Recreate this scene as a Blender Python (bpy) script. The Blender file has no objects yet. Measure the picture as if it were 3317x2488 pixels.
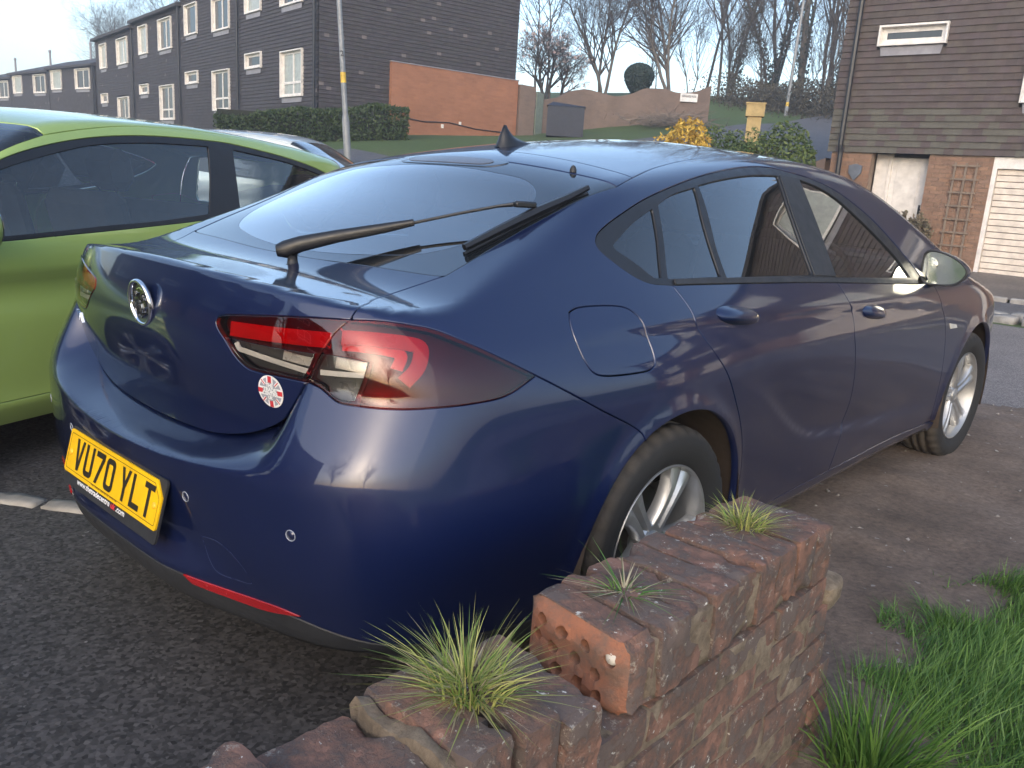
import bpy, bmesh, math, random
import numpy as np
from mathutils import Vector, Matrix
from mathutils.geometry import delaunay_2d_cdt

scene = bpy.context.scene
COL = scene.collection
R = math.radians
# ------------------------------------------------------------------ camera
cam_data = bpy.data.cameras.new('camera')
cam_data.sensor_width = 36.0
cam_data.lens = 29.46
cam_data.clip_start = 0.05
cam_data.clip_end = 2000
cam = bpy.data.objects.new('camera', cam_data)
COL.objects.link(cam)
CAM_POS = Vector((1.985, -1.869, 1.277))
yaw, pitch, roll = R(-41.73), R(13.812), R(3.749)
fw = Vector((math.sin(yaw)*math.cos(pitch), math.cos(yaw)*math.cos(pitch), -math.sin(pitch)))
rt = Vector((math.cos(yaw), -math.sin(yaw), 0))
up = rt.cross(fw)
r2 = rt*math.cos(roll) + up*math.sin(roll)
u2 = up*math.cos(roll) - rt*math.sin(roll)
m = Matrix((r2, u2, -fw)).transposed().to_4x4()
m.translation = CAM_POS
cam.matrix_world = m
scene.camera = cam
# ------------------------------------------------------------------ sky, sun, exposure
SUN_EL, SUN_AZ = R(22.0), R(150.0)          # azimuth clockwise from +Y
world = bpy.data.worlds.new('World')
scene.world = world
world.use_nodes = True
wn = world.node_tree.nodes; wl = world.node_tree.links
wn.clear()
sky = wn.new('ShaderNodeTexSky'); sky.sky_type = 'NISHITA'; sky.sun_disc = False
sky.sun_elevation = SUN_EL; sky.sun_rotation = SUN_AZ
sky.altitude = 100; sky.air_density = 1.0; sky.dust_density = 2.0; sky.ozone_density = 1.2
bg = wn.new('ShaderNodeBackground'); bg.inputs['Strength'].default_value = 0.15
wo = wn.new('ShaderNodeOutputWorld')
wl.new(sky.outputs[0], bg.inputs[0]); wl.new(bg.outputs[0], wo.inputs[0])
sd = bpy.data.lights.new('sun', 'SUN'); sd.energy = 0.55; sd.angle = R(100); sd.color = (1.0, 0.88, 0.76)
sun = bpy.data.objects.new('sun', sd); COL.objects.link(sun)
to_sun = Vector((math.sin(SUN_AZ)*math.cos(SUN_EL), math.cos(SUN_AZ)*math.cos(SUN_EL), math.sin(SUN_EL)))
sun.rotation_euler = to_sun.to_track_quat('Z', 'Y').to_euler()
sun.location = (20, -20, 30)
vs = scene.view_settings
vs.view_transform = 'Standard'; vs.look = 'None'; vs.gamma = 1.0; vs.use_curve_mapping = False
vs.exposure = 1.5
scene.cycles.use_denoising = True
try: scene.cycles.denoiser = 'OPENIMAGEDENOISE'
except Exception: pass
scene.cycles.max_bounces = 8; scene.cycles.diffuse_bounces = 3; scene.cycles.glossy_bounces = 4
scene.cycles.transmission_bounces = 6; scene.cycles.transparent_max_bounces = 12
scene.cycles.sample_clamp_indirect = 6.0; scene.cycles.caustics_reflective = False; scene.cycles.caustics_refractive = False
# ------------------------------------------------------------------ helpers
def tag(o, label, cat, group=None, kind=None):
    o['label'] = label
    if kind: o['kind'] = kind
    else: o['category'] = cat
    if group: o['group'] = group
    return o
def struct(o, label=None):
    o['kind'] = 'structure'
    if label: o['label'] = label
    return o
def empty(name, loc=(0, 0, 0), rz=0.0):
    o = bpy.data.objects.new(name, None); COL.objects.link(o)
    o.location = loc; o.rotation_euler = (0, 0, rz); o.empty_display_size = .1
    return o
def add(name, me, parent=None, loc=None):
    o = bpy.data.objects.new(name, me); COL.objects.link(o)
    if parent is not None: o.parent = parent
    if loc is not None: o.location = loc
    return o
def mesh(name, V, F, mat=None, N=None, smooth=True, mi=None):
    """mesh from arrays; F may be an (n,3)/(n,4) array or a list of tuples"""
    me = bpy.data.meshes.new(name)
    V = np.asarray(V, np.float32)
    if isinstance(F, np.ndarray):
        k = F.shape[1]; n = len(F)
        me.vertices.add(len(V)); me.vertices.foreach_set('co', V.ravel())
        me.loops.add(n*k); me.loops.foreach_set('vertex_index', F.astype(np.int32).ravel())
        me.polygons.add(n); me.polygons.foreach_set('loop_start', np.arange(0, n*k, k, dtype=np.int32))
        me.polygons.foreach_set('loop_total', np.full(n, k, np.int32))
        me.update(calc_edges=True)
    else:
        me.from_pydata([tuple(map(float, v)) for v in V], [], [tuple(int(i) for i in f) for f in F])
    me.polygons.foreach_set('use_smooth', np.full(len(me.polygons), smooth))
    mats = mat if isinstance(mat, (list, tuple)) else ([mat] if mat else [])
    for mm in mats: me.materials.append(mm)
    if mi is not None: me.polygons.foreach_set('material_index', np.asarray(mi, np.int32))
    if N is not None:
        me.normals_split_custom_set_from_vertices(np.asarray(N, np.float64).tolist())
    me.update()
    return me
class MB:
    """collects simple shapes into one mesh"""
    def __init__(s): s.v = []; s.f = []; s.m = []
    def _add(s, v, f, mi=0):
        b = len(s.v); s.v += [tuple(map(float, q)) for q in v]; s.f += [tuple(b+i for i in q) for q in f]; s.m += [mi]*len(f); return s
    def box(s, c, d, rot=None, mi=0, bev=0.0):
        hx, hy, hz = d[0]/2, d[1]/2, d[2]/2
        if bev > 0:
            v = []
            for sx in (-1, 1):
                for sy in (-1, 1):
                    for sz in (-1, 1):
                        v += [(sx*hx, sy*(hy-bev), sz*(hz-bev)), (sx*(hx-bev), sy*hy, sz*(hz-bev)), (sx*(hx-bev), sy*(hy-bev), sz*hz)]
            bm = bmesh.new(); vs_ = [bm.verts.new(q) for q in v]
            r = bmesh.ops.convex_hull(bm, input=vs_); bm.verts.index_update()
            bmesh.ops.recalc_face_normals(bm, faces=bm.faces)
            vv = [q.co.copy() for q in bm.verts]; ff = [[q.index for q in f.verts] for f in bm.faces]; bm.free()
        else:
            vv = [Vector((sx*hx, sy*hy, sz*hz)) for sx in (-1, 1) for sy in (-1, 1) for sz in (-1, 1)]
            ff = [(0, 1, 3, 2), (4, 6, 7, 5), (0, 4, 5, 1), (2, 3, 7, 6), (0, 2, 6, 4), (1, 5, 7, 3)]
        if rot is not None: vv = [rot @ q for q in vv]
        c = Vector(c)
        return s._add([q+c for q in vv], ff, mi)
    def quad(s, a, b, c, d, mi=0): return s._add([a, b, c, d], [(0, 1, 2, 3)], mi)
    def prism(s, poly, ax, lo, hi, mi=0):
        """poly: 2D points in the two axes other than ax"""
        def P(q, h):
            r = [0, 0, 0]; k = [i for i in range(3) if i != ax]; r[k[0]], r[k[1]] = q; r[ax] = h; return r
        n = len(poly)
        v = [P(q, lo) for q in poly]+[P(q, hi) for q in poly]
        f = [tuple(range(n))[::-1], tuple(range(n, 2*n))]+[(i, (i+1) % n, n+(i+1) % n, n+i) for i in range(n)]
        return s._add(v, f, mi)
    def tube(s, pts, rad, n=8, mi=0, cap=True):
        pts = [Vector(q) for q in pts]; rad = rad if isinstance(rad, (list, tuple)) else [rad]*len(pts)
        v = []; f = []; prev = None
        for i, q in enumerate(pts):
            t = (pts[min(i+1, len(pts)-1)]-pts[max(i-1, 0)]).normalized()
            if prev is None:
                a = Vector((0, 0, 1)) if abs(t.z) < .9 else Vector((1, 0, 0)); u = t.cross(a).normalized()
            else:
                u = (prev - t*prev.dot(t)).normalized()
            prev = u; w = t.cross(u)
            for k in range(n):
                an = 2*math.pi*k/n; v.append(q+(u*math.cos(an)+w*math.sin(an))*rad[i])
        for i in range(len(pts)-1):
            for k in range(n): f.append((i*n+k, i*n+(k+1) % n, (i+1)*n+(k+1) % n, (i+1)*n+k))
        if cap: f += [tuple(range(n))[::-1], tuple(range((len(pts)-1)*n, len(pts)*n))]
        return s._add(v, f, mi)
    def lathe(s, prof, n=32, axis='z', c=(0, 0, 0), mi=0, close=False):
        """prof: (radius, height) list"""
        v = []; f = []
        for (r, h) in prof:
            for k in range(n):
                a = 2*math.pi*k/n; x, y = r*math.cos(a), r*math.sin(a)
                q = {'z': (x, y, h), 'x': (h, x, y), 'y': (y, h, x)}[axis]; v.append((q[0]+c[0], q[1]+c[1], q[2]+c[2]))
        for i in range(len(prof)-1):
            for k in range(n): f.append((i*n+k, i*n+(k+1) % n, (i+1)*n+(k+1) % n, (i+1)*n+k))
        if close: f += [tuple(range(n))[::-1], tuple(range((len(prof)-1)*n, len(prof)*n))]
        return s._add(v, f, mi)
    def me(s, name, mat, smooth=False, auto=None):
        q = bpy.data.meshes.new(name); q.from_pydata(s.v, [], s.f)
        for mm in (mat if isinstance(mat, (list, tuple)) else [mat]): q.materials.append(mm)
        q.polygons.foreach_set('material_index', np.asarray(s.m, np.int32))
        q.polygons.foreach_set('use_smooth', np.full(len(s.f), bool(smooth)))
        q.update()
        if auto is not None: q.set_sharp_from_angle(angle=R(auto))
        return q
    def ob(s, name, mat, parent=None, smooth=False, auto=None, loc=None):
        return add(name, s.me(name, mat, smooth, auto), parent, loc)
def copy_tree(o, parent=None):
    c = o.copy(); COL.objects.link(c); c.parent = parent
    for ch in list(o.children): copy_tree(ch, c)
    return c
# ------------------------------------------------------------------ materials
MATS = {}
class NT:
    def __init__(s, name):
        s.m = bpy.data.materials.new(name); s.m.use_nodes = True; s.t = s.m.node_tree; s.t.nodes.clear()
        s.out = s.n('ShaderNodeOutputMaterial')
    def n(s, typ, **kw):
        q = s.t.nodes.new(typ)
        for k, v in kw.items():
            if k in q.inputs: q.inputs[k].default_value = v
            else: setattr(q, k, v)
        return q
    def l(s, a, b): s.t.links.new(a, b)
    def coord(s, sc=1.0, kind='Object', rnd=False):
        tc = s.n('ShaderNodeTexCoord'); mp = s.n('ShaderNodeMapping'); mp.inputs['Scale'].default_value = (sc,)*3 if not isinstance(sc, tuple) else sc
        s.l(tc.outputs[kind], mp.inputs['Vector'])
        if rnd:
            oi = s.n('ShaderNodeObjectInfo'); mu = s.n('ShaderNodeMath', operation='MULTIPLY'); mu.inputs[1].default_value = 53.0
            s.l(oi.outputs['Random'], mu.inputs[0]); s.l(mu.outputs[0], mp.inputs['Location'])
        return mp.outputs[0]
    def noise(s, vec, scale, detail=4, rough=.55):
        q = s.n('ShaderNodeTexNoise'); q.inputs['Scale'].default_value = scale; q.inputs['Detail'].default_value = detail; q.inputs['Roughness'].default_value = rough
        s.l(vec, q.inputs['Vector']); return q.outputs['Fac']
    def ramp(s, fac, stops, interp='LINEAR'):
        q = s.n('ShaderNodeValToRGB'); e = q.color_ramp.elements; q.color_ramp.interpolation = interp
        while len(e) < len(stops): e.new(.5)
        for i, (p, c) in enumerate(stops):
            e[i].position = p; e[i].color = (*c, 1) if not isinstance(c, float) else (c, c, c, 1)
        s.l(fac, q.inputs[0]); return q.outputs[0]
    def mix(s, fac, a, b, typ='MIX'):
        q = s.n('ShaderNodeMix', data_type='RGBA', blend_type=typ)
        for sock, val in ((q.inputs[0], fac), (q.inputs[6], a), (q.inputs[7], b)):
            if hasattr(val, 'links'): s.l(val, sock)
            elif isinstance(val, (int, float)): sock.default_value = val
            else: sock.default_value = (*val, 1)
        return q.outputs[2]
    def bsdf(s, col=(.5, .5, .5), rough=.6, **kw):
        q = s.n('ShaderNodeBsdfPrincipled')
        for k, val in dict({'Base Color': col, 'Roughness': rough}, **kw).items():
            if hasattr(val, 'links'): s.l(val, q.inputs[k])
            elif isinstance(val, tuple) and len(val) == 3 and q.inputs[k].type == 'RGBA': q.inputs[k].default_value = (*val, 1)
            else: q.inputs[k].default_value = val
        s.b = q; s.l(q.outputs[0], s.out.inputs[0]); return q
    def bump(s, h, strength=.3, dist=.01):
        q = s.n('ShaderNodeBump'); q.inputs['Strength'].default_value = strength; q.inputs['Distance'].default_value = dist
        s.l(h, q.inputs['Height']); s.l(q.outputs[0], s.b.inputs['Normal']); return q
def plain(name, col, rough=.6, var=.0, **kw):
    """a simple material with slight procedural variation in tone and gloss"""
    if name in MATS: return MATS[name]
    t = NT(name); c = tuple(col)
    v = t.coord(1.0)
    nz = t.noise(v, 7.0, 5)
    a = tuple(x*(1-.18-var) for x in c); b = tuple(min(1, x*(1.14+var)) for x in c)
    cc = t.ramp(nz, [(.3, a), (.7, b)])
    rr = t.ramp(t.noise(v, 23.0, 3), [(.3, max(0., rough-.06)), (.7, min(1., rough+.08))])
    t.bsdf(cc, rr, **kw)
    MATS[name] = t.m; return t.m
def text_mesh(txt, size, bold=0.0, extrude=0.0, align='CENTER', spacing=1.0):
    cu = bpy.data.curves.new('t', 'FONT'); cu.body = txt; cu.size = size; cu.offset = bold; cu.extrude = extrude; cu.align_x = align; cu.align_y = 'CENTER'; cu.space_character = spacing
    cu.resolution_u = 3
    ob = bpy.data.objects.new('t', cu); COL.objects.link(ob); bpy.context.view_layer.update()
    me = bpy.data.meshes.new_from_object(ob.evaluated_get(bpy.context.evaluated_depsgraph_get()))
    bpy.data.objects.remove(ob); bpy.data.curves.remove(cu)
    V = np.empty(len(me.vertices)*3); me.vertices.foreach_get('co', V); F = [tuple(p.vertices) for p in me.polygons]; bpy.data.meshes.remove(me)
    return V.reshape(-1, 3), F
# ------------------------------------------------------------------ terrain
TP = np.array([(-14.5, 10.4, 1.43), (-15.4, 13.2, 1.95), (-19.2, 11.2, 1.75), (-19.7, 14.5, 2.30), (-16.5, 20.7, 2.65), (-18.8, 20.8, 2.75), (-14.3, 19.9, 2.6), (-11.6, 19.5, 2.5),
    (-19.5, 23.7, 3.05), (-15.3, 27.7, 3.9), (-11.4, 28.3, 3.3), (-13.2, 32.3, 3.85), (-16, 35.7, 4.8), (-24, 31.5, 5.0), (-22, 36, 5.8), (-20, 42, 6.1), (-40, 60, 8.5), (-60, 40, 7), (0, 50, 5.5),
    (-6, 25, 2.6), (8, 30, 3.0), (25, 30, 3.0), (-9, 14, 1.0), (-10, 6, .45), (-5.1, 15, .2), (0, 15, .2), (8, 15, .2), (20, 15, .2), (-30, 12, .8), (-48, 14, .3), (-30, 4, .2), (-60, 0, 0), (-20, -10, 0),
    (20, -10, 0), (0, -30, 0), (30, 0, 0), (-40, -40, 0), (40, -40, 0), (80, 40, 3), (-80, 80, 10), (60, 90, 8), (-90, -60, 0), (90, -60, 0), (0, 9, 0), (5, 5, 0), (-5, 3, .05), (-5, -5, 0), (5, -5, 0), (-90, 20, 2)], float)
def _tps(r): return np.where(r > 0, r*r*np.log(np.maximum(r, 1e-9)), 0)
_n = len(TP); _K = _tps(np.hypot(TP[:, None, 0]-TP[None, :, 0], TP[:, None, 1]-TP[None, :, 1]))+np.eye(_n)*8.0
_Pm = np.c_[np.ones(_n), TP[:, :2]]
_w = np.linalg.solve(np.block([[_K, _Pm], [_Pm.T, np.zeros((3, 3))]]), np.r_[TP[:, 2], 0, 0, 0])
def gz(x, y):
    x = np.atleast_1d(np.asarray(x, float)); y = np.atleast_1d(np.asarray(y, float))
    z = _tps(np.hypot(x[:, None]-TP[None, :, 0], y[:, None]-TP[None, :, 1]))@_w[:_n]+_w[_n]+_w[_n+1]*x+_w[_n+2]*y
    d = np.hypot(x-0, (y-2)*.75); t = np.clip((d-6)/7, 0, 1); t = t*t*(3-2*t)
    far = np.hypot(x, y); z = np.where(far > 75, z*np.clip(1.6-far/125, 0, 1), z)
    back = np.clip((y+3)/7, 0, 1)+np.clip((-x-7)/8, 0, 1)*np.clip((y+12)/8, 0, 1); back = np.clip(back, 0, 1)
    return np.maximum(z*t*back, 0)
def g1(x, y): return float(gz(x, y)[0])
def vnoise(x, y, f, seed=0):
    """cheap smooth value noise for relief"""
    rs = np.random.RandomState(seed); t = rs.rand(64, 64)
    u = np.asarray(x)*f; v = np.asarray(y)*f; i = np.floor(u).astype(int); j = np.floor(v).astype(int); a = u-i; b = v-j
    a = a*a*(3-2*a); b = b*b*(3-2*b)
    g = lambda p, q: t[p % 64, q % 64]
    return g(i, j)*(1-a)*(1-b)+g(i+1, j)*a*(1-b)+g(i, j+1)*(1-a)*b+g(i+1, j+1)*a*b
def sheet(name, xs, ys, zf, mat, keep=None):
    X, Y = np.meshgrid(xs, ys); Z = zf(X.ravel(), Y.ravel()); V = np.stack([X.ravel(), Y.ravel(), Z], 1); nx = len(xs)
    I = np.arange(len(V)).reshape(len(ys), nx); F = np.stack([I[:-1, :-1], I[:-1, 1:], I[1:, 1:], I[1:, :-1]], -1).reshape(-1, 4)
    if keep is not None:
        c = V[F].mean(1); F = F[keep(c[:, 0], c[:, 1])]
        u = np.unique(F); r = np.full(len(V), -1); r[u] = np.arange(len(u)); V = V[u]; F = r[F]
    return struct(add(name, mesh(name, V, F, mat)))
def tarmac(name, base, spec, grain=150., pink=0.0, wear=.5):
    t = NT(name); v = t.coord(1.0)
    vo = t.n('ShaderNodeTexVoronoi'); vo.inputs['Scale'].default_value = grain; t.l(v, vo.inputs['Vector'])
    sp = t.ramp(vo.outputs['Color'], [(.0, tuple(x*.25 for x in base)), (.45, base), (.8, tuple(x*1.7 for x in base)), (.97, tuple(x*2.3 for x in base)), (.992, spec)])
    big = t.ramp(t.noise(v, .9, 5), [(.3, tuple([.72]*3)), (.7, (1.25, 1.2+pink*.0, 1.15))])
    c = t.mix(wear, sp, big, 'MULTIPLY')
    t.bsdf(c, t.ramp(t.noise(v, 60, 3), [(.3, .62), (.7, .9)]))
    t.bump(vo.outputs['Distance'], -1.0, .012); return t.m
TARMAC = tarmac('dark_tarmac', (.046, .043, .043), (.42, .40, .38), 95.)
ROADM = tarmac('pale_worn_road', (.155, .140, .135), (.30, .28, .27), 170., wear=.7)
ROAD2 = tarmac('grey_road', (.085, .085, .092), (.2, .2, .2), 120.)
def soil_mat():
    t = NT('trodden_soil'); v = t.coord(1.0)
    a = t.ramp(t.noise(v, 2.2, 8, .65), [(.25, (.085, .064, .051)), (.5, (.155, .118, .094)), (.75, (.220, .172, .138))])
    b = t.ramp(t.noise(v, 42, 5, .7), [(.3, (.55, .55, .55)), (.7, (1.35, 1.32, 1.3))])
    c = t.mix(.85, a, b, 'MULTIPLY')
    vo = t.n('ShaderNodeTexVoronoi'); vo.inputs['Scale'].default_value = 70; t.l(v, vo.inputs['Vector'])
    st = t.ramp(vo.outputs['Color'], [(.93, 0.), (.95, 1.)], 'CONSTANT'); c = t.mix(st, c, (.28, .26, .24))
    t.bsdf(c, .92); t.bump(t.noise(v, 55, 6, .7), .8, .012); return t.m
SOIL = soil_mat()
def grass_ground():
    t = NT('grass_ground'); v = t.coord(1.0)
    a = t.ramp(t.noise(v, .35, 6, .6), [(.3, (.050, .085, .022)), (.55, (.070, .110, .030)), (.75, (.105, .110, .045))])
    b = t.ramp(t.noise(v, 14, 5, .7), [(.3, (.6, .6, .6)), (.7, (1.3, 1.3, 1.2))])
    t.bsdf(t.mix(.8, a, b, 'MULTIPLY'), .9); t.bump(t.noise(v, 25, 5, .7), .8, .05); return t.m
GRASSG = grass_ground()
xs = np.unique(np.r_[np.linspace(-260, -60, 14), np.arange(-60, 41, 1.5), np.linspace(42, 260, 14)]); ys = np.unique(np.r_[np.linspace(-260, -40, 14), np.arange(-40, 66, 1.5), np.linspace(68, 300, 14)])
sheet('ground', xs, ys, lambda x, y: gz(x, y)-.02, GRASSG)
# tarmac drive under the cars, soil verge, lane, pavement strips
sheet('drive', np.arange(-24, 1.45, .35), np.arange(-22, 4.3, .35), lambda x, y: gz(x, y)+.0, TARMAC)
sheet('lane', np.arange(-26, 26.1, .5), np.arange(4.1, 9.25, .4), lambda x, y: gz(x, y)+.004, ROADM)
sheet('pavement_strip', np.arange(-16, 26.1, .5), np.array([9.86, 10.4, 11.0, 11.52]), lambda x, y: gz(x, y)+.010, ROAD2)
sheet('forecourt', np.arange(-9, 26.1, .5), np.arange(11.62, 15.3, .4), lambda x, y: gz(x, y)+.045, tarmac('mossy_forecourt', (.115, .100, .090), (.24, .23, .22), 90., wear=.8))
def soil_z(x, y): return .006+.022*vnoise(x, y, 2.3, 3)+.016*vnoise(x, y, 7.0, 5)+.007*vnoise(x, y, 23., 7)+np.clip((x-1.3)/1.2, 0, 1)*.05*np.clip((1.9-y)/1.5, 0, 1)
def soil_keep(x, y):
    n = (vnoise(x, y, 3.0, 11)-.5)*.5
    return ((x+n > .15) & (y+n > -.35) & (y+n*1.3 < 4.45)) | ((x > 1.36) & (y < 4.4+n*1.3))
sheet('soil_verge', np.arange(-.4, 7.0, .045), np.arange(-4.2, 4.95, .045), soil_z, SOIL, soil_keep)
# ------------------------------------------------------------------ building materials
def tile_mat():
    t = NT('hung_tiles'); v = t.coord(1.0)
    at = t.n('ShaderNodeAttribute'); at.attribute_name = 'tone'; at.attribute_type = 'GEOMETRY'
    c = t.mix(.6, at.outputs['Color'], t.ramp(t.noise(v, 6, 6, .7), [(.3, (.65, .65, .65)), (.7, (1.3, 1.3, 1.3))]), 'MULTIPLY')
    t.bsdf(c, .8); t.bump(t.noise(v, 40, 4), .4, .01); return t.m
TILE = tile_mat()
def brick_mat(name, c1, c2, mortar, sc=1.0):
    t = NT(name); v = t.coord(1.0)
    at = t.n('ShaderNodeAttribute'); at.attribute_name = 'tone'; at.attribute_type = 'GEOMETRY'
    a = t.ramp(t.noise(v, 5, 6, .7), [(.3, c1), (.7, c2)])
    c = t.mix(.55, a, at.outputs['Color'], 'MULTIPLY')
    t.bsdf(c, .85); t.bump(t.noise(v, 50, 4), .5, .008); return t.m
BRICKW = brick_mat('house_brick', (.17, .105, .072), (.27, .175, .125), (.3, .25, .2))
def brick_tex(name, c1, c2, mo):
    t = NT(name); v = t.coord(1.0)
    bt = t.n('ShaderNodeTexBrick'); bt.inputs['Scale'].default_value = 1.0; bt.inputs['Brick Width'].default_value = .225; bt.inputs['Row Height'].default_value = .075; bt.inputs['Mortar Size'].default_value = .006
    bt.inputs['Color1'].default_value = (*c1, 1); bt.inputs['Color2'].default_value = (*c2, 1); bt.inputs['Mortar'].default_value = (*mo, 1)
    sx = t.n('ShaderNodeSeparateXYZ'); t.l(v, sx.inputs[0]); ad = t.n('ShaderNodeMath', operation='ADD'); t.l(sx.outputs[0], ad.inputs[0]); t.l(sx.outputs[1], ad.inputs[1])
    cb = t.n('ShaderNodeCombineXYZ'); t.l(ad.outputs[0], cb.inputs[0]); t.l(sx.outputs[2], cb.inputs[1]); t.l(cb.outputs[0], bt.inputs['Vector'])
    c = t.mix(.6, bt.outputs['Color'], t.ramp(t.noise(v, 1.3, 6, .65), [(.3, (.75, .75, .75)), (.7, (1.2, 1.2, 1.2))]), 'MULTIPLY')
    t.bsdf(c, .85); t.bump(bt.outputs['Fac'], -.4, .01); return t.m
ORANGE = brick_tex('orange_brick', (.28, .118, .062), (.33, .142, .076), (.28, .14, .085))
BROWNW = brick_tex('brown_brick', (.150, .106, .085), (.178, .125, .100), (.165, .125, .10))
UPVC = plain('white_upvc', (.72, .68, .64), .35)
CURT = plain('pale_curtain', (.55, .57, .50), .8)
WGLASS = plain('house_window_glass', (.045, .055, .065), .05)
WPALE = plain('net_curtained_glass', (.34, .37, .35), .08)
PIPE = plain('black_downpipe', (.015, .017, .022), .4)
ROOFM = plain('dark_roof', (.045, .042, .045), .8)
LEAD = plain('lead_flashing', (.26, .25, .27), .55)
GARAGE = plain('cream_garage_door', (.68, .60, .52), .5)
rng = random.Random(5)
def toned(me, tones):
    at = me.attributes.new('tone', 'FLOAT_COLOR', 'FACE')
    at.data.foreach_set('color', np.c_[np.asarray(tones, np.float32), np.ones(len(tones), np.float32)].ravel()); return me
def tile_boxes(x0, x1, z0, z1, holes, base, pale=.012, gauge=.115, tw=.165, y=0.0, seed=1, per_course=False, moss=0.0):
    """overlapping hung tiles: front faces lean out at the foot; returns list of (verts, quads, tones) per course"""
    r = random.Random(seed); out = []; nrow = int((z1-z0)/gauge)
    for k in range(nrow):
        zb = z0+k*gauge; V = []; F = []; T = []
        x = x0-(tw/2 if k % 2 else 0)
        while x < x1-.02:
            a = max(x, x0); b = min(x+tw-.003, x1); x += tw
            if b-a < .03: continue
            parts = [(a, b)]
            for (h0, h1, hz0, hz1) in holes:
                if hz0-.01 < zb+gauge*.9 and hz1+.01 > zb+gauge*.1:
                    nxt = []
                    for (p_, q_) in parts:
                        if q_ <= h0 or p_ >= h1: nxt.append((p_, q_)); continue
                        if p_ < h0-.01: nxt.append((p_, h0))
                        if q_ > h1+.01: nxt.append((h1, q_))
                    parts = nxt
            for (a, b) in parts:
              add_tile(a, b, zb, V, F, T, r, y, gauge, base, pale, moss, k)
        if V: out.append((V, F, T))
    return out
def add_tile(a, b, zb, V, F, T, r, y, gauge, base, pale, moss, k):
    if True:
        if True:
            o = r.uniform(-.003, .003); yo = y-.034-r.uniform(0, .006); yi = y-.014
            p = len(V); zt = zb+gauge+.012
            V += [(a, yo, zb+o), (b, yo, zb+o*.4), (b, yi, zt), (a, yi, zt), (a, y, zb+o), (b, y, zb+o*.4)]
            F += [(p, p+1, p+2, p+3), (p+4, p+5, p+1, p)]
            m_ = r.uniform(.86, 1.14); c = [base[0]*m_, base[1]*m_*r.uniform(.95, 1.05), base[2]*m_*r.uniform(.94, 1.08)]
            if r.random() < pale: c = [.15, .125, .12]
            if moss and k < 7 and r.random() < moss: c = [.095, .088, .072]
            T += [c, c]
def cladding(parent, rows, single, name='tile_cladding'):
    if single:
        V = []; F = []; T = []
        for v, f, t in rows: b = len(V); V += v; F += [tuple(b+i for i in q) for q in f]; T += t
        o = add(name, toned(mesh(name, V, F, TILE, smooth=False), T), parent); o['kind'] = 'stuff'; return o
    for v, f, t in rows:
        runs = [[0]]
        for i in range(1, len(v)//6):
            if v[6*i][0]-v[6*i-5][0] > .02: runs.append([])
            runs[-1].append(i)
        for rn in runs:
            vv = [q for i in rn for q in v[6*i:6*i+6]]; ff = [tuple(6*j+(q-6*i) for q in f[2*i+e]) for j, i in enumerate(rn) for e in (0, 1)]; tt = [t[2*i+e] for i in rn for e in (0, 1)]
            add('tile_course', toned(mesh('tile_course', vv, ff, TILE, smooth=False), tt), parent)
def window(parent, x0, x1, z0, z1, kind, y=0., pane=None, proud=.10):
    w = empty('window'); w.parent = parent; pane = pane or WGLASS
    def bx(nm, a, b, c, d, y0, y1, mt=UPVC):
        mb = MB(); mb.box(((a+b)/2, (y0+y1)/2, (c+d)/2), (b-a, y1-y0, d-c)); return mb.ob(nm, mt, w)
    t = .035
    bx('surround', x0, x0+t, z0, z1, y-proud, y+.06); bx('surround', x1-t, x1, z0, z1, y-proud, y+.06); bx('surround', x0+t, x1-t, z1-t, z1, y-proud, y+.06); bx('sill', x0+t, x1-t, z0, z0+t, y-proud-.01, y+.06)
    a, b, c, d = x0+t, x1-t, z0+t, z1-t; f = .075 if kind != 'slot' else .09; yf0, yf1 = y+.015, y+.055
    bx('frame', a, a+f, c, d, yf0, yf1); bx('frame', b-f, b, c, d, yf0, yf1); bx('frame', a+f, b-f, c, c+f, yf0, yf1); bx('frame', a+f, b-f, d-f, d, yf0, yf1)
    cells = [(a+f, b-f, c+f, d-f)]
    if kind in ('two', 'tall'):
        xm = (a+b)/2; bx('mullion', xm-.04, xm+.04, c+f, d-f, yf0-.006, yf1); cells = [(a+f, xm-.04, c+f, d-f), (xm+.04, b-f, c+f, d-f)]
    if kind == 'tall':
        zt = c+f+(d-c)*.22; bx('transom', a+f, b-f, zt, zt+.07, yf0-.009, yf1)
        cells = [(p, q, c+f, zt) for p, q, _, _ in cells]+[(p, q, zt+.07, d-f) for p, q, _, _ in cells]
    for (p, q, r_, s) in cells:
        bx('pane', p, q, r_, s, y+.030, y+.036, pane)
    return w
def apron(parent, x0, x1, z, y=0.):
    mb = MB(); mb.quad((x0+.05, y-.05, z), (x1-.05, y-.05, z), (x1-.08, y-.056, z-.16), (x0+.08, y-.056, z-.16)); mb.ob('lead_apron', LEAD, parent)
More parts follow.
